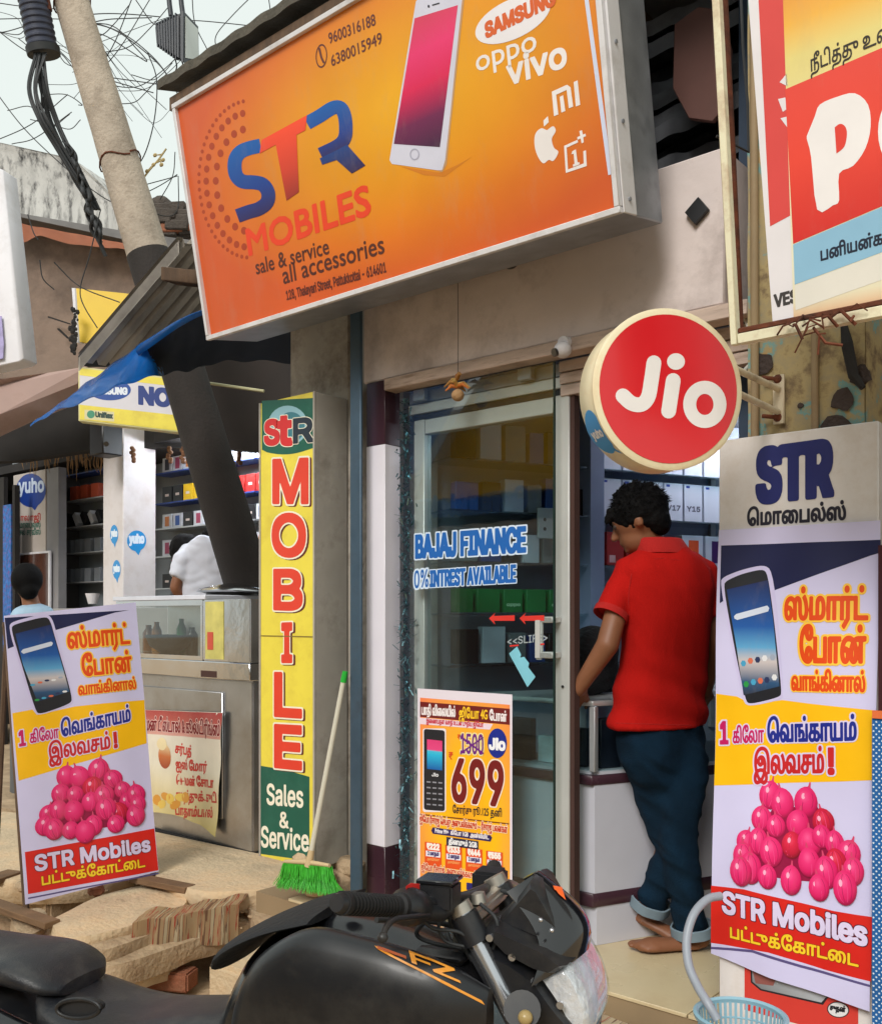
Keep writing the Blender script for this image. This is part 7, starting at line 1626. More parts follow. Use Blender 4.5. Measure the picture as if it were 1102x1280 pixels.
# neighbour shop: man in white shirt leaning, back turned
DQ = 7.4
def pq(x, y, d=0): return atD(x, y, DQ+d)
m2_ = thing('person', 'man in white shirt leaning over with his back turned in the neighbour shop', 'person', (pq(260, 800).x, pq(260, 800).y, .3))
bb_ = MB(); bb_.capsule(pq(262, 740), pq(252, 705), .12, .11); bb_.sphere(pq(233, 688, .1), .10, .9, 1, 1.1); bb_.capsule(pq(250, 688), pq(236, 692, .08), .06, .06)
bb_.capsule(pq(230, 700, -.1), pq(219, 735, -.12), .05, .045); bb_.capsule(pq(219, 735, -.12), pq(232, 756, -.05), .042, .035); bb_.capsule(pq(278, 700, 0), pq(288, 750, .1), .05, .04)
for dx_ in (-8, 10): bb_.capsule(pq(264+dx_, 750), Vector((pq(264+dx_, 800).x, pq(264+dx_, 800).y, .75)), .09, .07); bb_.capsule(Vector((pq(264+dx_, 800).x, pq(264+dx_, 800).y, .75)), Vector((pq(264+dx_, 800).x, pq(264+dx_, 800).y, .36)), .07, .05)
remesh(bb_, 'body', .018, M_skin, m2_, smooth=5)
s2 = MB(); s2.loft([[pq(x, y)+RT*math.cos(i*.3142)*w+FWD*math.sin(i*.3142)*.15 for i in range(20)] for x, y, w in ((260, 762, .22), (258, 735, .22), (256, 710, .21), (256, 690, .18), (258, 678, .12), (259, 672, .05))])
s2.tube([pq(240, 690), pq(230, 703, -.08), pq(221, 722, -.11)], [.10, .075, .068], 14); s2.tube([pq(268, 690), pq(282, 705), pq(288, 735)], [.10, .085, .075], 14)
remesh(s2, 'shirt', .014, mat('white_shirt_cloth', rgb(206, 208, 220), rough=.9), m2_, smooth=4, disp=lambda c: noise.noise(c*7)*.018+abs(noise.noise(Vector((c.x*9, c.y*9, c.z*16))))*.014)
h2 = MB(); h2.sphere(pq(232, 687, .06), .125, 1, 1, 1.05); h2.sphere(pq(262, 668, .1), .06); remesh(h2, 'hair', .016, M_hair, m2_, smooth=2, disp=lambda c: noise.noise(c*30)*.008)
tr_ = MB(); tr_.loft([[pq(x, y)+RT*math.cos(i*.3142)*w+FWD*math.sin(i*.3142)*.13 for i in range(20)] for x, y, w in ((262, 800, .17), (260, 752, .19))])
for dx_ in (-8, 10): tr_.capsule(pq(264+dx_, 790), Vector((pq(264+dx_, 800).x, pq(264+dx_, 800).y, .40)), .11, .085)
remesh(tr_, 'trousers', .018, mat('blue_trousers', rgb(30, 70, 110), rough=.9), m2_, smooth=4)
# figure of the mirror reflection, modelled as a seated person
DR = 6.9
def pr_(x, y, d=0): return atD(x, y, DR+d)
m3 = thing('person', 'seated person in pale blue shirt standing in for the mirror reflection at the left edge', 'person', (pr_(45, 860).x, pr_(45, 860).y, .3))
b3 = MB(); b3.sphere(pr_(34, 728), .10, .85, .95, 1.1); b3.capsule(pr_(36, 742), pr_(42, 765), .055, .07); b3.capsule(pr_(42, 790), pr_(46, 860), .15, .16); b3.capsule(pr_(22, 790), pr_(20, 850), .055, .04); b3.capsule(pr_(62, 790), pr_(68, 850), .055, .04)
for x in (35, 58): b3.capsule(pr_(x, 870), pr_(x, 880, -.4), .08, .07); b3.capsule(pr_(x, 880, -.4), Vector((pr_(x, 880, -.4).x, pr_(x, 880, -.4).y, .37)), .07, .05)
remesh(b3, 'body', .018, M_skin, m3, smooth=5)
s3 = MB(); s3.capsule(pr_(42, 785), pr_(46, 860), .19, .19); s3.capsule(pr_(30, 776), pr_(56, 776), .10, .10); s3.tube([pr_(24, 780), pr_(20, 815)], [.08, .07], 12); s3.tube([pr_(62, 780), pr_(67, 815)], [.08, .07], 12)
remesh(s3, 'shirt', .015, mat('pale_blue_cloth', rgb(150, 176, 196), rough=.9, var=.2), m3, smooth=4, disp=lambda c: noise.noise(c*8)*.01)
h3 = MB(); h3.sphere(pr_(34, 724, -.02), .112, .9, 1, 1.1); h3.sphere(pr_(36, 738, -.05), .07); remesh(h3, 'hair', .016, M_hair, m3, smooth=2)
st3 = MB(); q = pr_(45, 872); st3.tube([(q.x, q.y, .3), (q.x, q.y, q.z-.08)], .17, 16); st3.build('plastic_stool', mat('stool_grey', rgb(90, 94, 98), rough=.5), None, (q.x, q.y, .3), smooth=40, label='round grey stool under the seated person at the left edge', cat='stool')

# ================================================================ hose, basket, dotted cloth
hp = [atD(900, 1120, 2.62), atD(884, 1124, 2.60), atD(867, 1142, 2.57), atD(858, 1172, 2.54), atD(860, 1205, 2.50), atD(871, 1232, 2.46), atD(884, 1254, 2.42), atD(896, 1275, 2.40)]
MB().tube(spline(hp, 8), .0115, 12).build('grey_hose', mat('grey_hose_rubber', rgb(150, 156, 166), rough=.4), None, hp[-1], smooth=60, label='stiff grey hose curving from behind the banner into the basket', cat='hose')
bc = atD(925, 1268, 2.42); bz = bc.z; M_bask = mat('pale_blue_plastic', rgb(140, 180, 196), rough=.4, var=.06)
bk = thing('plastic_basket', 'round pale blue plastic basket with slotted sides on the step', 'basket', (bc.x, bc.y, .29))
Rb = .108; hb = bz-.295
mb = MB(); n = 48; mb.loft([[Vector((bc.x+r*math.cos(k*6.2832/n), bc.y+r*math.sin(k*6.2832/n), z)) for k in range(n)] for r, z in ((Rb-.002, bz-.012), (Rb+.006, bz-.010), (Rb+.008, bz), (Rb, bz+.003), (Rb-.006, bz-.002), (Rb-.004, bz-.012))], False); mb.build('rim', M_bask, bk, smooth=60)
mb = MB()
for k in range(n):
    a = k*6.2832/n; c0_ = Vector((math.cos(a), math.sin(a), 0)); t_ = Vector((-math.sin(a), math.cos(a), 0)); p0 = Vector((bc.x, bc.y, bz-.008))+c0_*(Rb-.003); p1 = Vector((bc.x, bc.y, bz-hb+.01))+c0_*(Rb*.8)
    mb.hexa([p0-t_*.0035-c0_*.001, p0+t_*.0035-c0_*.001, p0+t_*.0035+c0_*.001, p0-t_*.0035+c0_*.001, p1-t_*.0028-c0_*.001, p1+t_*.0028-c0_*.001, p1+t_*.0028+c0_*.001, p1-t_*.0028+c0_*.001])
o = mb.build('side_slats', M_bask, bk); o['kind'] = 'stuff'
for j in range(3): MB().tube([Vector((bc.x+(Rb-.004-.006*j)*math.cos(k*.2618), bc.y+(Rb-.004-.006*j)*math.sin(k*.2618), bz-.05-j*hb*.25)) for k in range(25)], .003, 6).build('hoop', M_bask, bk, smooth=60)
MB().loft([[Vector((bc.x+r*math.cos(k*.2618), bc.y+r*math.sin(k*.2618), z)) for k in range(24)] for r, z in ((Rb*.8, bz-hb), (Rb*.82, bz-hb+.012))]).build('bottom', M_bask, bk, smooth=40)
YQ = 2.60
dc = thing('dotted_cloth', 'blue cloth with white dots hanging at the right edge beside the banner', 'cloth', (onY(1096, 0, YQ).x, YQ, .3))
pd = Panel((onY(1089, 0, YQ).x, YQ, 0), (1, 0, 0), (0, 0, 1), dc, gap=.001)
za, zc2 = onY(1096, 896, YQ).z, .30; wd_ = .16
MB().box((onY(1089, 0, YQ).x, YQ+.001, zc2), (onY(1089, 0, YQ).x+wd_, YQ+.012, za)).build('cloth', mat('dotted_blue', rgb(20, 92, 158), rough=.8, var=.2), dc)
dd_ = []
j = 0; z = zc2+.01
while z < za-.01:
    x = .004+(j % 2)*.007
    while x < wd_-.006: dd_.append([(x+.0026*math.cos(k*1.047), z+.0026*math.sin(k*1.047)) for k in range(6)]); x += .014
    z += .008; j += 1
pd.put('dots', dd_, ink(206, 222, 236), 1)
MB().box((onY(1099, 0, 2.62).x, 2.605, za+.003), (onY(1099, 0, 2.62).x+.18, 2.63, onY(1098, 682, 2.62).z)).build('dark_maroon_cloth', mat('dark_maroon_cloth', rgb(60, 20, 26), rough=.9, var=.3), None, (onY(1100, 0, 2.62).x, 2.61, za), label='dark maroon cloth at the right edge above the dotted blue cloth', cat='cloth')
MB().box((onY(1090, 0, 2.6).x, 2.595, za-.004), (onY(1090, 0, 2.6).x+.16, 2.604, za+.016)).build('orange_binding', ink(220, 110, 60), dc)

# ================================================================ motorcycle
ba = math.atan2(.318, .948)
Hx = Vector((.948, .318, 0)).normalized(); Ly = Vector((-Hx.y, Hx.x, 0)); BC = Vector((-1.085, 1.375, 0))
ca, sa = .927, .375
def bl(px, py, y=0.0):
    """photo point on the plane y (metres to the far side of the bike's middle) -> (x, z) along the bike"""
    k = (px-CX)/F; x = (1.75*k+ca*k*y-.07-sa*y)/(ca+sa*k); D_ = 1.75-sa*x+ca*y; return x, CAMZ-(py-CY)/F*D_
def W3(x, y, z): return BC+Hx*x+Ly*y+Vector((0, 0, z))
def wp3(px, py, y=0.0): x, z = bl(px, py, y); return W3(x, y, z)
M_bk = mat('gloss_black_paint', rgb(16, 17, 21), rough=.24, var=.1, coat=.5, dirt=rgb(70, 66, 62), dirtamt=.22, dscale=7)
M_satin = mat('satin_black_plastic', rgb(24, 25, 29), rough=.42, var=.25, scale=14, dirt=rgb(90, 84, 76), dirtamt=.22, dscale=10)
M_seat = mat('black_vinyl', rgb(30, 32, 38), rough=.40, var=.15, scale=12, bump=.15, bscale=300, dirt=rgb(110, 104, 96), dirtamt=.2, dscale=14)
M_steel = mat('fork_steel', rgb(196, 198, 204), rough=.22, metal=.9, var=.1)
M_alloy = mat('cast_alloy', rgb(168, 162, 152), rough=.4, metal=.8, var=.2)
M_rub = mat('grip_rubber', rgb(20, 20, 22), rough=.7, var=.2)
bike = thing('motorcycle', 'black naked motorcycle with orange decals parked side on in front of the shop', 'motorcycle', W3(-.5, 0, 0))
def hull(nm, st, m, sup=2.6, n=22, **k):
    """stations (x, z_low, z_top, half_width, y_centre)"""
    rings = []
    xs = [s[0] for s in st]; N_ = (len(st)-1)*5+1
    t0_ = np.linspace(0, 1, len(st)); tt = np.linspace(0, 1, N_)
    SP = spline([(s[0], s[1], s[2]) for s in st], 5); SW = spline([(s[3], s[4] if len(s) > 4 else 0, 0) for s in st], 5)
    for a, b in zip(SP, SW):
        zc_ = (a[1]+a[2])/2; hz_ = (a[2]-a[1])/2; r = []
        for i in range(n):
            t = 2*math.pi*i/n; ct, s_ = math.cos(t), math.sin(t); q = (abs(ct)**sup+abs(s_)**sup)**(-1/sup); r.append(W3(a[0], b[1]+ct*q*max(b[0], .002), zc_+s_*q*hz_))
        rings.append(r)
    return MB().loft(rings).build(nm, m, bike, smooth=50, **k)
def bp(px, top, low, w, y=0, yref=None): # station measured in the photo
    x, _ = bl(px, top, .2*w); _, zt_ = bl(px, top, .6*w); _, zl_ = bl(px, low, 0); return (x, zl_, zt_, w, y)
# tank: wide hump with the shoulders near the viewer
def bm_(px, top, low, w, y=0):
    x, zt_ = bl(px, top, 0); _, zl_ = bl(px, low, 0); return (x, zl_, zt_, w, y)
hull('fuel_tank', [bp(296, 1262, 1290, .07), bp(312, 1214, 1330, .09), bp(330, 1174, 1345, .10), bp(360, 1146, 1350, .11), bm_(400, 1136, 1350, .115), bm_(450, 1136, 1350, .115), bm_(500, 1146, 1340, .11), bm_(550, 1164, 1325, .10), bm_(595, 1186, 1310, .09), bm_(625, 1215, 1310, .07)], M_bk, 2.1)
# tank side cover plate, slightly proud, with decal
def side(nm, px, m, y0, th, **k):
    pts = [wp3(x, y, y0) for x, y in px]; return MB().prism(pts, Ly*th).build(nm, m, bike, bevel=.006, seg=2, **k)
M_side = mat('satin_black_paint', rgb(19, 20, 24), rough=.36, var=.12, coat=.12, dirt=rgb(84, 80, 74), dirtamt=.2, dscale=8)
def bn(px, top, low, w, y, yr=-.13):
    x, zt_ = bl(px, top, yr); _, zl_ = bl(px, low, yr); return (x, zl_, zt_, w, y)
hull('tank_shroud', [bn(286, 1290, 1330, .02, -.10), bn(300, 1240, 1345, .035, -.125), bn(325, 1196, 1350, .045, -.14), bn(365, 1166, 1350, .050, -.150), bn(405, 1154, 1350, .052, -.155), bn(455, 1163, 1345, .050, -.158), bn(510, 1178, 1340, .048, -.158), bn(565, 1200, 1330, .040, -.150), bn(612, 1236, 1315, .02, -.13)], M_side, 2.1)
hull('tank_rear_flap', [bp(309, 1160, 1200, .105), bp(320, 1146, 1190, .12), bp(345, 1132, 1170, .13), bp(385, 1118, 1150, .135), bp(430, 1112, 1140, .12)], mat('cover_cloth_black', rgb(26, 27, 30), rough=.8, bump=.3), 2.2)
MB().tube([wp3(431, 1129, -.05)+Vector((0, 0, -.005)), wp3(431, 1129, -.05)+Vector((0, 0, .014))], .016, 16).build('cap_screw', M_satin, bike, smooth=40)
hull('rider_seat', [bp(88, 1206, 1262, .085), bp(110, 1216, 1275, .115), bp(150, 1232, 1290, .125), bp(190, 1240, 1300, .128), bp(240, 1240, 1302, .115), bp(285, 1240, 1300, .095), bp(315, 1244, 1300, .08)], M_seat, 2.8)
hull('pillion_seat', [bp(-60, 1160, 1200, .07), bp(-30, 1158, 1205, .095), bp(10, 1163, 1215, .105), bp(55, 1168, 1222, .11), bp(82, 1178, 1228, .11), bp(100, 1192, 1232, .10), bp(110, 1208, 1236, .07)], M_seat, 2.8)
hull('tail_cowl', [bp(-110, 1150, 1200, .04), bp(-60, 1178, 1240, .085), bp(0, 1200, 1275, .12), bp(60, 1225, 1320, .135), bp(110, 1245, 1350, .135), bp(170, 1278, 1360, .12), bp(260, 1290, 1370, .10)], M_satin, 2.4)
ov = [(98+27*math.cos(t*.2618), 1261+12*math.sin(t*.2618)) for t in range(25)]
MB().tube([wp3(x, y, -.158) for x, y in ov], .0042, 8).build('tail_ring', M_satin, bike, smooth=50)
MB().prism([wp3(98+25*math.cos(t*.2618), 1261+10.5*math.sin(t*.2618), -.153) for t in range(24)], Ly*.02).build('tail_opening', mat('opening_dark', rgb(30, 30, 32), rough=.7), bike)
hull('side_panel', [bp(-30, 1210, 1262, .01, -.115, -.12), bp(20, 1216, 1282, .025, -.125, -.14), bp(80, 1240, 1310, .03, -.130, -.15), bp(140, 1270, 1330, .025, -.125, -.14), bp(180, 1290, 1340, .01, -.12, -.13)], M_bk, 2.2)
# decals
pd1 = [wp3(x, y, -.1915) for x, y in ((466, 1180), (474, 1180), (600, 1246), (604, 1254))]
M_dor = mat('decal_orange', rgb(232, 152, 48), rough=.35, var=.1)
def hugging(pl_px, nm, m, off=.0025):
    """decal laid on the bodywork: photo points dropped on the surface of tank and shroud"""
    mb = MB(); dg = bpy.context.evaluated_depsgraph_get(); dg.update()
    for poly_ in pl_px:
        # subdivide into small quads along its long sides
        q = [Vector((p[0], p[1], 0)) for p in poly_]; n1, n2 = 10, 3; g = []
        for j in range(n2+1):
            for i in range(n1+1):
                a = q[0].lerp(q[1], i/n1); b = q[3].lerp(q[2], i/n1); p = a.lerp(b, j/n2); r = ray(p.x, p.y).normalized()
                ok, loc, no, *_ = SC.ray_cast(dg, CAM, r)
                g.append(loc+(no if no.dot(r) < 0 else -no)*off if ok and (loc-CAM).length < 2.6 else CAM+ray(p.x, p.y)*1.6)
        mb.add(g, [(j*(n1+1)+i, j*(n1+1)+i+1, (j+1)*(n1+1)+i+1, (j+1)*(n1+1)+i) for j in range(n2) for i in range(n1)])
    return mb.build(nm, m, bike)
def d6(*p): return [(400+a/2.755, 1050+b/2.755) for a, b in p]
hugging([d6((188, 366), (555, 552), (566, 568), (200, 380))], 'decal_stripe', M_dor)
def hugtext(t, p0, p1, h, slant, nm, m, off=.003, bold=.05, label=None):
    U = textmesh(t, 1.0, 'G')[3]; ch = cap('H', 'G'); x0_, x1_ = U[:, 0].min(), U[:, 0].max(); L_ = math.hypot(p1[0]-p0[0], p1[1]-p0[1]); ky = h/ch; asp = (L_/(x1_-x0_))/ky; rs_ = ch/18
    phi, gx_, gy_ = field(t, 1.0, asp, rs_, .2*ch, 'G'); ex = ((p1[0]-p0[0])/L_, (p1[1]-p0[1])/L_); mb = MB(); dg = bpy.context.evaluated_depsgraph_get(); dg.update()
    for pl in contour(phi, gx_, gy_, rs_, bold*ch, 3):
        g = []
        for x, y in pl:
            X = (x-x0_*asp)*ky+slant*y*ky; Y = y*ky; r = ray(p0[0]+ex[0]*X, p0[1]+ex[1]*X-Y).normalized(); ok, loc, no, *_ = SC.ray_cast(dg, CAM, r)
            g.append(loc-r*off if ok and (loc-CAM).length < 2.6 else CAM+r*1.6)
        mb.add(g, [tuple(range(len(g)))])
    return tag(mb.build(nm, m, bike), label)
hugtext('F', (515, 1203), (541, 1213), 13, -.3, 'decal_letter', M_dor, label='orange letter F of the tank decal')
hugtext('Z', (542, 1214), (575, 1228), 14, -.6, 'decal_letter', M_dor, label='orange letter Z of the tank decal')
hugging([d6((196, 366), (296, 402), (298, 412), (200, 378))], 'decal_bar', mat('decal_rust', rgb(176, 84, 40), rough=.4))
# handlebar, grips, levers
gR0, gR1 = wp3(426, 1129, -.40), wp3(500, 1133, -.24)
cl = W3(.0, 0, bl(590, 1118, 0)[1])
hbp = [gR1, wp3(540, 1128, -.15), wp3(580, 1122, -.06), wp3(596, 1116, .0), wp3(606, 1112, .06), wp3(612, 1108, .16), wp3(618, 1104, .25), wp3(618, 1096, .38)]
MB().tube(spline(hbp, 6), .011, 12).build('handlebar', M_satin, bike, smooth=60)
MB().tube([gR0, gR0.lerp(gR1, .06), gR0.lerp(gR1, .08), gR0.lerp(gR1, .92), gR0.lerp(gR1, .94), gR1], [.018, .018, .0155, .0165, .021, .021], 16).build('grip', M_rub, bike, smooth=50)
for k in range(14): c = gR0.lerp(gR1, .12+k*.055); d = (gR1-gR0).normalized(); MB().tube([c-d*.0015, c+d*.0015], .0178, 16).build('grip_rib', M_rub, bike, smooth=40)
ge = gR0-(gR1-gR0).normalized()*.012; MB().tube([ge, gR0], [.013, .016], 14).build('bar_end', M_satin, bike, smooth=40)
d = (gR1-gR0).normalized()
MB().tube([gR1, gR1+d*.012, gR1+d*.03, gR1+d*.055, gR1+d*.075], [.022, .030, .032, .028, .020], 18).build('switch_housing', M_satin, bike, bevel=.0, smooth=50)
MB().obox(gR1+d*.04+Vector((0, 0, .030)), d*.016, Ly*.011, Vector((0, 0, .009))).build('red_switch', mat('switch_red', rgb(206, 40, 34), rough=.4), bike, bevel=.003)
rs = wp3(549, 1118, -.13); MB().obox(rs, Hx*.030+Ly*.004, Ly*.024, Vector((0, 0, .022))).build('brake_reservoir', M_satin, bike, bevel=.004, seg=2)
MB().obox(rs+Vector((0, 0, .026)), Hx*.032+Ly*.004, Ly*.026, Vector((0, 0, .004))).build('reservoir_lid', M_bk, bike, bevel=.002)
MB().tube([wp3(527, 1140, -.19), wp3(548, 1142, -.15), wp3(560, 1136, -.11)], .014, 10).build('lever_perch', M_satin, bike, smooth=50)
MB().tube(spline([wp3(535, 1144, -.20), wp3(515, 1146, -.26), wp3(492, 1150, -.31), wp3(482, 1160, -.34), wp3(478, 1172, -.36)], 5), [.005]*21, 8).build('brake_lever', M_satin, bike, smooth=50)
MB().sphere(wp3(478, 1172, -.36), .008).build('lever_ball', M_satin, bike, smooth=60)
# far grip
gL = wp3(618, 1104, .25); gLe = wp3(617, 1084, .40)
MB().tube([gL, gL.lerp(gLe, .9), gLe], [.017, .018, .017], 14).build('grip', M_rub, bike, smooth=50)
MB().obox(wp3(612, 1100, .20), Hx*.03, Ly*.03, Vector((0, 0, .022))).build('switch_housing', M_satin, bike, bevel=.006, seg=2)
MB().tube(spline([wp3(628, 1102, .18), wp3(640, 1104, .24), wp3(650, 1110, .34)], 5), .006, 8).build('clutch_lever', M_alloy, bike, smooth=50)
# triple clamp, risers, fork tubes
tc1 = wp3(598, 1132, 0)
MB().obox(wp3(600, 1128, 0), Hx*.026, Ly*.085, Vector((-.006, 0, .009))).build('top_clamp', M_alloy, bike, bevel=.006, seg=2)
for y in (-.045, .045): MB().tube([wp3(598, 1128, y), wp3(596, 1116, y)], [.016, .013], 14).build('bar_riser', M_alloy, bike, smooth=50)
for y in (-.095, .095):
    q0, q1 = bl(574, 1134, -.095), bl(641, 1268, -.095); a = W3(q0[0], y, q0[1]); dirf = (Hx*(q1[0]-q0[0])+Vector((0, 0, q1[1]-q0[1]))).normalized()
    MB().tube([a+dirf*.0, a+dirf*.30], .017, 16).build('fork_tube', M_steel, bike, smooth=50)
    MB().tube([a-dirf*.006, a+dirf*.012], .021, 16).build('fork_cap', M_alloy, bike, smooth=40)
    MB().tube([a+dirf*.014, a+dirf*.065], .025, 14).build('fork_collar', M_satin, bike, smooth=40)
    MB().tube([a+dirf*.28, a+dirf*.33, a+dirf*.62], [.030, .032, .030], 16).build('fork_slider', M_bk, bike, smooth=50)
ft = W3(q0[0], 0, q0[1]); axl = ft+dirf*((ft.z-.30)/-dirf.z)+Hx*.05
axl = Vector((axl.x, axl.y, .30))
# brushes of cable by the head
for pts, r, nm in (([(470, 1150, -.2), (520, 1150, -.1), (566, 1158, -.05), (600, 1180, -.05)], .005, 'brake_hose'), ([(560, 1130, -.12), (566, 1160, -.1), (590, 1200, -.08)], .005, 'brake_hose'), ([(600, 1110, .1), (570, 1140, .02), (560, 1172, -.02), (590, 1196, -.03)], .004, 'control_cable'), ([(618, 1100, .2), (650, 1122, .1), (655, 1160, .05), (630, 1190, 0)], .004, 'control_cable'), ([(545, 1140, -.12), (520, 1166, -.1), (545, 1180, -.08), (600, 1188, -.08)], .004, 'control_cable'), ([(606, 1112, .1), (640, 1118, .05), (652, 1140, .05)], .005, 'control_cable')):
    MB().tube(spline([wp3(*p) for p in pts], 6), r, 8).build(nm, M_wire, bike, smooth=60)
for pts, r in (([(520, 1140, -.16), (540, 1160, -.14), (575, 1166, -.12), (600, 1190, -.10)], .0032), ([(556, 1128, -.1), (575, 1150, -.1), (590, 1172, -.1)], .0028), ([(600, 1130, -.06), (620, 1150, -.08), (618, 1180, -.08), (606, 1200, -.08)], .0035), ([(566, 1142, -.1), (548, 1156, -.12), (556, 1176, -.12), (584, 1184, -.11)], .003)):
    MB().tube(spline([wp3(*p) for p in pts], 6), r, 8).build('control_cable', M_wire, bike, smooth=60)
for px, py, y in ((352, 1232, -.158), (590, 1252, -.150), (612, 1172, -.105), (640, 1196, -.101), (668, 1226, -.101), (700, 1256, -.101)):
    p = wp3(px, py, y); MB().tube([p, p-Ly*.004], .0065, 10).build('bolt_head', M_steel, bike, smooth=40)
MB().obox(wp3(598, 1160, 0), Hx*.035, Ly*.05, Vector((0, 0, .03))).build('steering_head', M_alloy, bike, bevel=.01, seg=2)
MB().obox(wp3(565, 1182, 0), Hx*.05, Ly*.07, Vector((0, 0, .012))).build('wiring_cover', M_satin, bike, bevel=.01)
# side cowls, screen, headlight
def tri(nm, pxs, y0, y1, m, **k):
    """shaped shell from an outline: near face narrower than the mid plane"""
    o_ = [wp3(x, y, 0) for x, y in pxs]; c = sum(o_, Vector())/len(o_); rings = []
    for yy, s in ((-y0, .80), (-y0*.85, .93), (-y0*.4, 1.0), (y0*.4, 1.0), (y0*.85, .93), (y0, .80)): rings.append([c+(p-c)*s+Ly*yy for p in o_])
    return MB().loft(rings).build(nm, m, bike, smooth=45, **k)
tri('headlight_cowl', [(598, 1166), (612, 1156), (650, 1172), (690, 1200), (716, 1236), (738, 1262), (744, 1292), (700, 1300), (650, 1262), (620, 1205)], .10, 0, M_satin)
tri('screen_base', [(622, 1142), (634, 1136), (700, 1166), (728, 1186), (712, 1196), (690, 1190), (648, 1168)], .105, 0, M_satin)
# windscreen: curved dark sheet
def scr(u, v):
    y = (u-.5)*2; b0_, t0_ = bl(735, 1186, 0), bl(672, 1089, 0); w0 = .115*(1-v)+.05*v; bulge = (1-y*y)
    x = b0_[0]+(t0_[0]-b0_[0])*v-.07*(y*y)*(1-.4*v)+.035*math.sin(v*math.pi); z = b0_[1]+(t0_[1]-b0_[1])*v-.035*y*y*(1-v*.2); return W3(x, y*w0, z)
bm = MB(); bm.grid(scr, 24, 14); me = bm.mesh('windscreen'); b_ = bmesh.new(); b_.from_mesh(me); bmesh.ops.solidify(b_, geom=b_.faces[:], thickness=.004); b_.to_mesh(me); b_.free()
o = bpy.data.objects.new('windscreen', me); fin(o, mat('smoked_screen', rgb(14, 14, 18), rough=.08, coat=.8, var=.05), bike, None, 60)
tri('screen_cheek', [(630, 1140), (672, 1091), (680, 1096), (710, 1150), (716, 1180), (700, 1170)], .060, 0, M_satin)
for x, y in ((675, 1150), (689, 1163)): MB().sphere(wp3(x, y, -.104), .0042, n=10, m=6).build('screw', M_steel, bike, smooth=60)
hugging([[(690, 1108), (701, 1110), (706, 1126), (697, 1118)], [(690, 1108), (702, 1112), (700, 1116), (692, 1113)]], 'orange_mark', mat('decal_red_orange', rgb(236, 100, 40), rough=.4))
# headlight: clear lens over bright reflector
hl = [(680, 1193), (702, 1184), (721, 1182), (735, 1204), (745, 1228), (752, 1258), (748, 1280), (736, 1282), (708, 1234)]
M_refl = mat('headlight_reflector', rgb(240, 242, 246), rough=.28, metal=.35, var=.25, scale=16, bump=.6, bscale=20)
ol = [wp3(x, y, 0) for x, y in hl]; c_ = sum(ol, Vector())/len(ol)
MB().loft([[c_+(p-c_)*s+Ly*yy for p in spline(ol+[ol[0]], 4)[:-1]] for yy, s in ((-.086, .66), (-.074, .82), (-.035, .93), (.035, .93), (.074, .82), (.086, .66))]).build('reflector', M_refl, bike, smooth=40)
MB().loft([[c_+(p-c_)*s+Ly*yy for p in spline(ol+[ol[0]], 4)[:-1]] for yy, s in ((-.094, .70), (-.082, .88), (-.04, 1.0), (.04, 1.0), (.082, .88), (.094, .70))]).build('headlight_lens', glassmat('lens_clear', (.96, .97, .98), .8, rough=.06), bike, smooth=50)
# round lamp at the bottom edge
MB().tube([wp3(652, 1262, -.17), wp3(652, 1266, -.10)], .03, 20).build('indicator_stalk', M_satin, bike, smooth=40); MB().sphere(wp3(656, 1272, -.178), .012, 1, 1, 1).build('indicator_lamp', mat('amber_lens', rgb(170, 146, 96), rough=.3), bike, smooth=60)
# wheels, engine and frame below the picture
def wheel(cx_, nm):
    c = Vector(cx_); R_ = .30; rings = []
    def tor(r, w, m, n_):
        return [[c+(Hx*math.cos(a)+UPV*math.sin(a))*(r+w*.75*math.cos(b))+Ly*w*math.sin(b) for b in [i*.5236 for i in range(12)]] for a in [k*.1745 for k in range(36)]]
    rr = tor(R_-.05, .06, None, 0); vs = [p for r in rr for p in r]; mb = MB(); mb.add(vs, [(k*12+i, k*12+(i+1) % 12, ((k+1) % 36)*12+(i+1) % 12, ((k+1) % 36)*12+i) for k in range(36) for i in range(12)]); w = mb.build('wheel', M_rub, bike, smooth=60)
    rr = [[c+(Hx*math.cos(a)+UPV*math.sin(a))*(.21+.012*math.cos(b))+Ly*.045*math.sin(b) for b in [i*.7854 for i in range(8)]] for a in [k*.1745 for k in range(36)]]
    mb = MB(); mb.add([p for r in rr for p in r], [(k*8+i, k*8+(i+1) % 8, ((k+1) % 36)*8+(i+1) % 8, ((k+1) % 36)*8+i) for k in range(36) for i in range(8)]); mb.build('rim', M_bk, w, smooth=60)
    for k in range(5): a = k*1.2566; e_ = Hx*math.cos(a)+UPV*math.sin(a); MB().tube([c+e_*.03, c+e_*.205], [.022, .014], 8).build('spoke', M_bk, w, smooth=50)
    MB().tube([c-Ly*.06, c+Ly*.06], .035, 16).build('hub', M_alloy, w, smooth=40); MB().tube([c-Ly*.062, c-Ly*.066], .12, 28).build('brake_disc', M_steel, w, smooth=40)
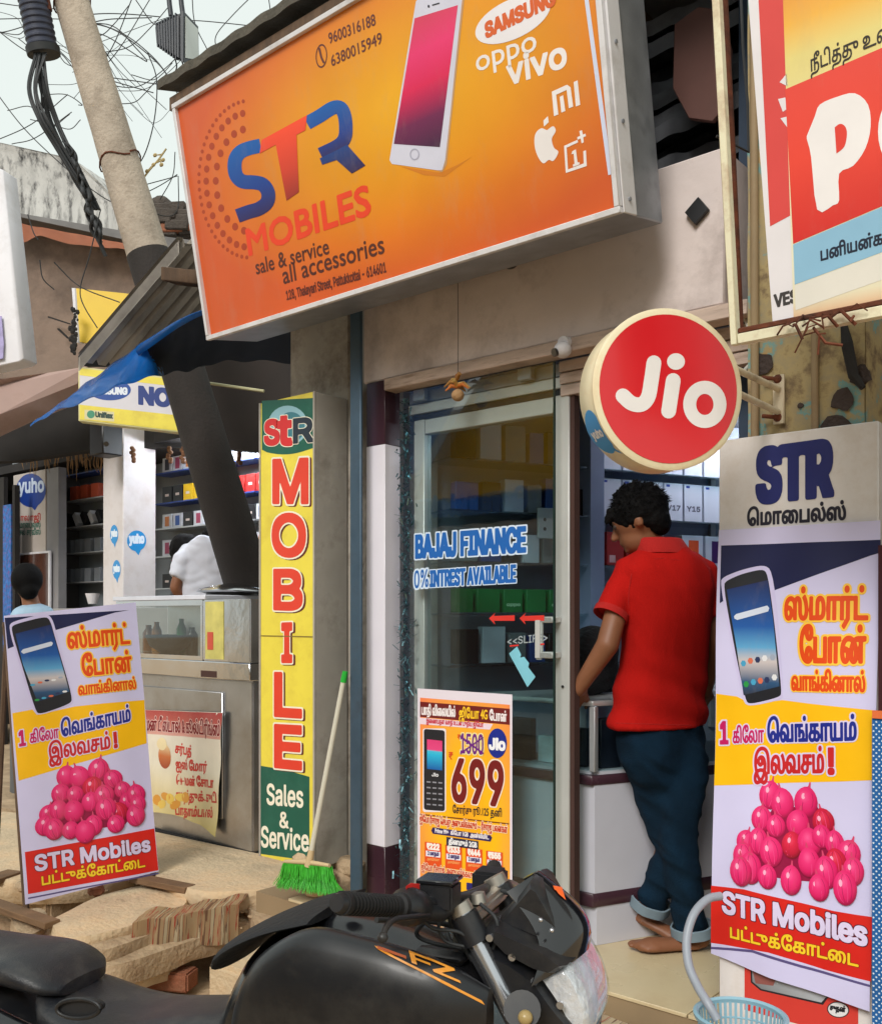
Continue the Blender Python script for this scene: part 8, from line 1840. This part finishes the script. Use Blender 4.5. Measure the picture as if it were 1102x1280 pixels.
wheel(axl, 'f'); rax = W3(-1.02, 0, .30); wheel(rax, 'r')
MB().obox(W3(-.42, 0, .42), Hx*.19, Ly*.13, UPV*.13).build('engine_block', M_alloy, bike, bevel=.03, seg=3)
MB().obox(W3(-.26, 0, .60), Hx*.08+UPV*.02, Ly*.09, UPV*.10-Hx*.03).build('cylinder', M_alloy, bike, bevel=.02, seg=2)
for k in range(6): MB().obox(W3(-.26, 0, .53+k*.028), Hx*.095, Ly*.105, UPV*.004).build('cooling_fin', M_alloy, bike)
MB().tube(spline([W3(-.14, -.05, .56), W3(-.02, -.08, .42), W3(-.15, -.10, .24), W3(-.55, -.13, .24), W3(-.85, -.16, .36), W3(-1.12, -.18, .48)], 6), [.020]*16+[.02+.002*i for i in range(15)], 12).build('exhaust', M_steel, bike, smooth=50)
for y in (-.07, .07): MB().tube([rax+Ly*y, W3(-.60, y, .40)], .02, 10).build('swing_arm', M_satin, bike, smooth=50)
MB().tube([W3(-.02, 0, .88), W3(-.30, 0, .80), W3(-.62, 0, .66), W3(-.62, 0, .38)], .03, 10).build('frame_tube', M_satin, bike, smooth=50)
MB().tube([W3(-.02, 0, .84), W3(-.12, 0, .55), W3(-.20, 0, .36)], .025, 10).build('frame_tube', M_satin, bike, smooth=50)
MB().tube([W3(-.50, .14, .30), W3(-.42, .32, .01)], .012, 8).build('side_stand', M_satin, bike, smooth=50)
for a, b in ((.02, .45), (.10, .62)): pass
MB().grid(lambda u, v: axl+(Hx*math.cos(.6+u*1.9)+UPV*math.sin(.6+u*1.9))*.325+Ly*(v-.5)*.13-UPV*.02*(2*v-1)**2, 16, 6).build('front_mudguard', M_bk, bike, smooth=60)
MB().grid(lambda u, v: rax+(Hx*math.cos(.9+u*1.7)+UPV*math.sin(.9+u*1.7))*.345+Ly*(v-.5)*.14-UPV*.02*(2*v-1)**2, 16, 6).build('rear_mudguard', M_satin, bike, smooth=60)
MB().obox(W3(-.62, 0, .62), Hx*.12, Ly*.10, UPV*.10).build('air_box', M_satin, bike, bevel=.03, seg=2)
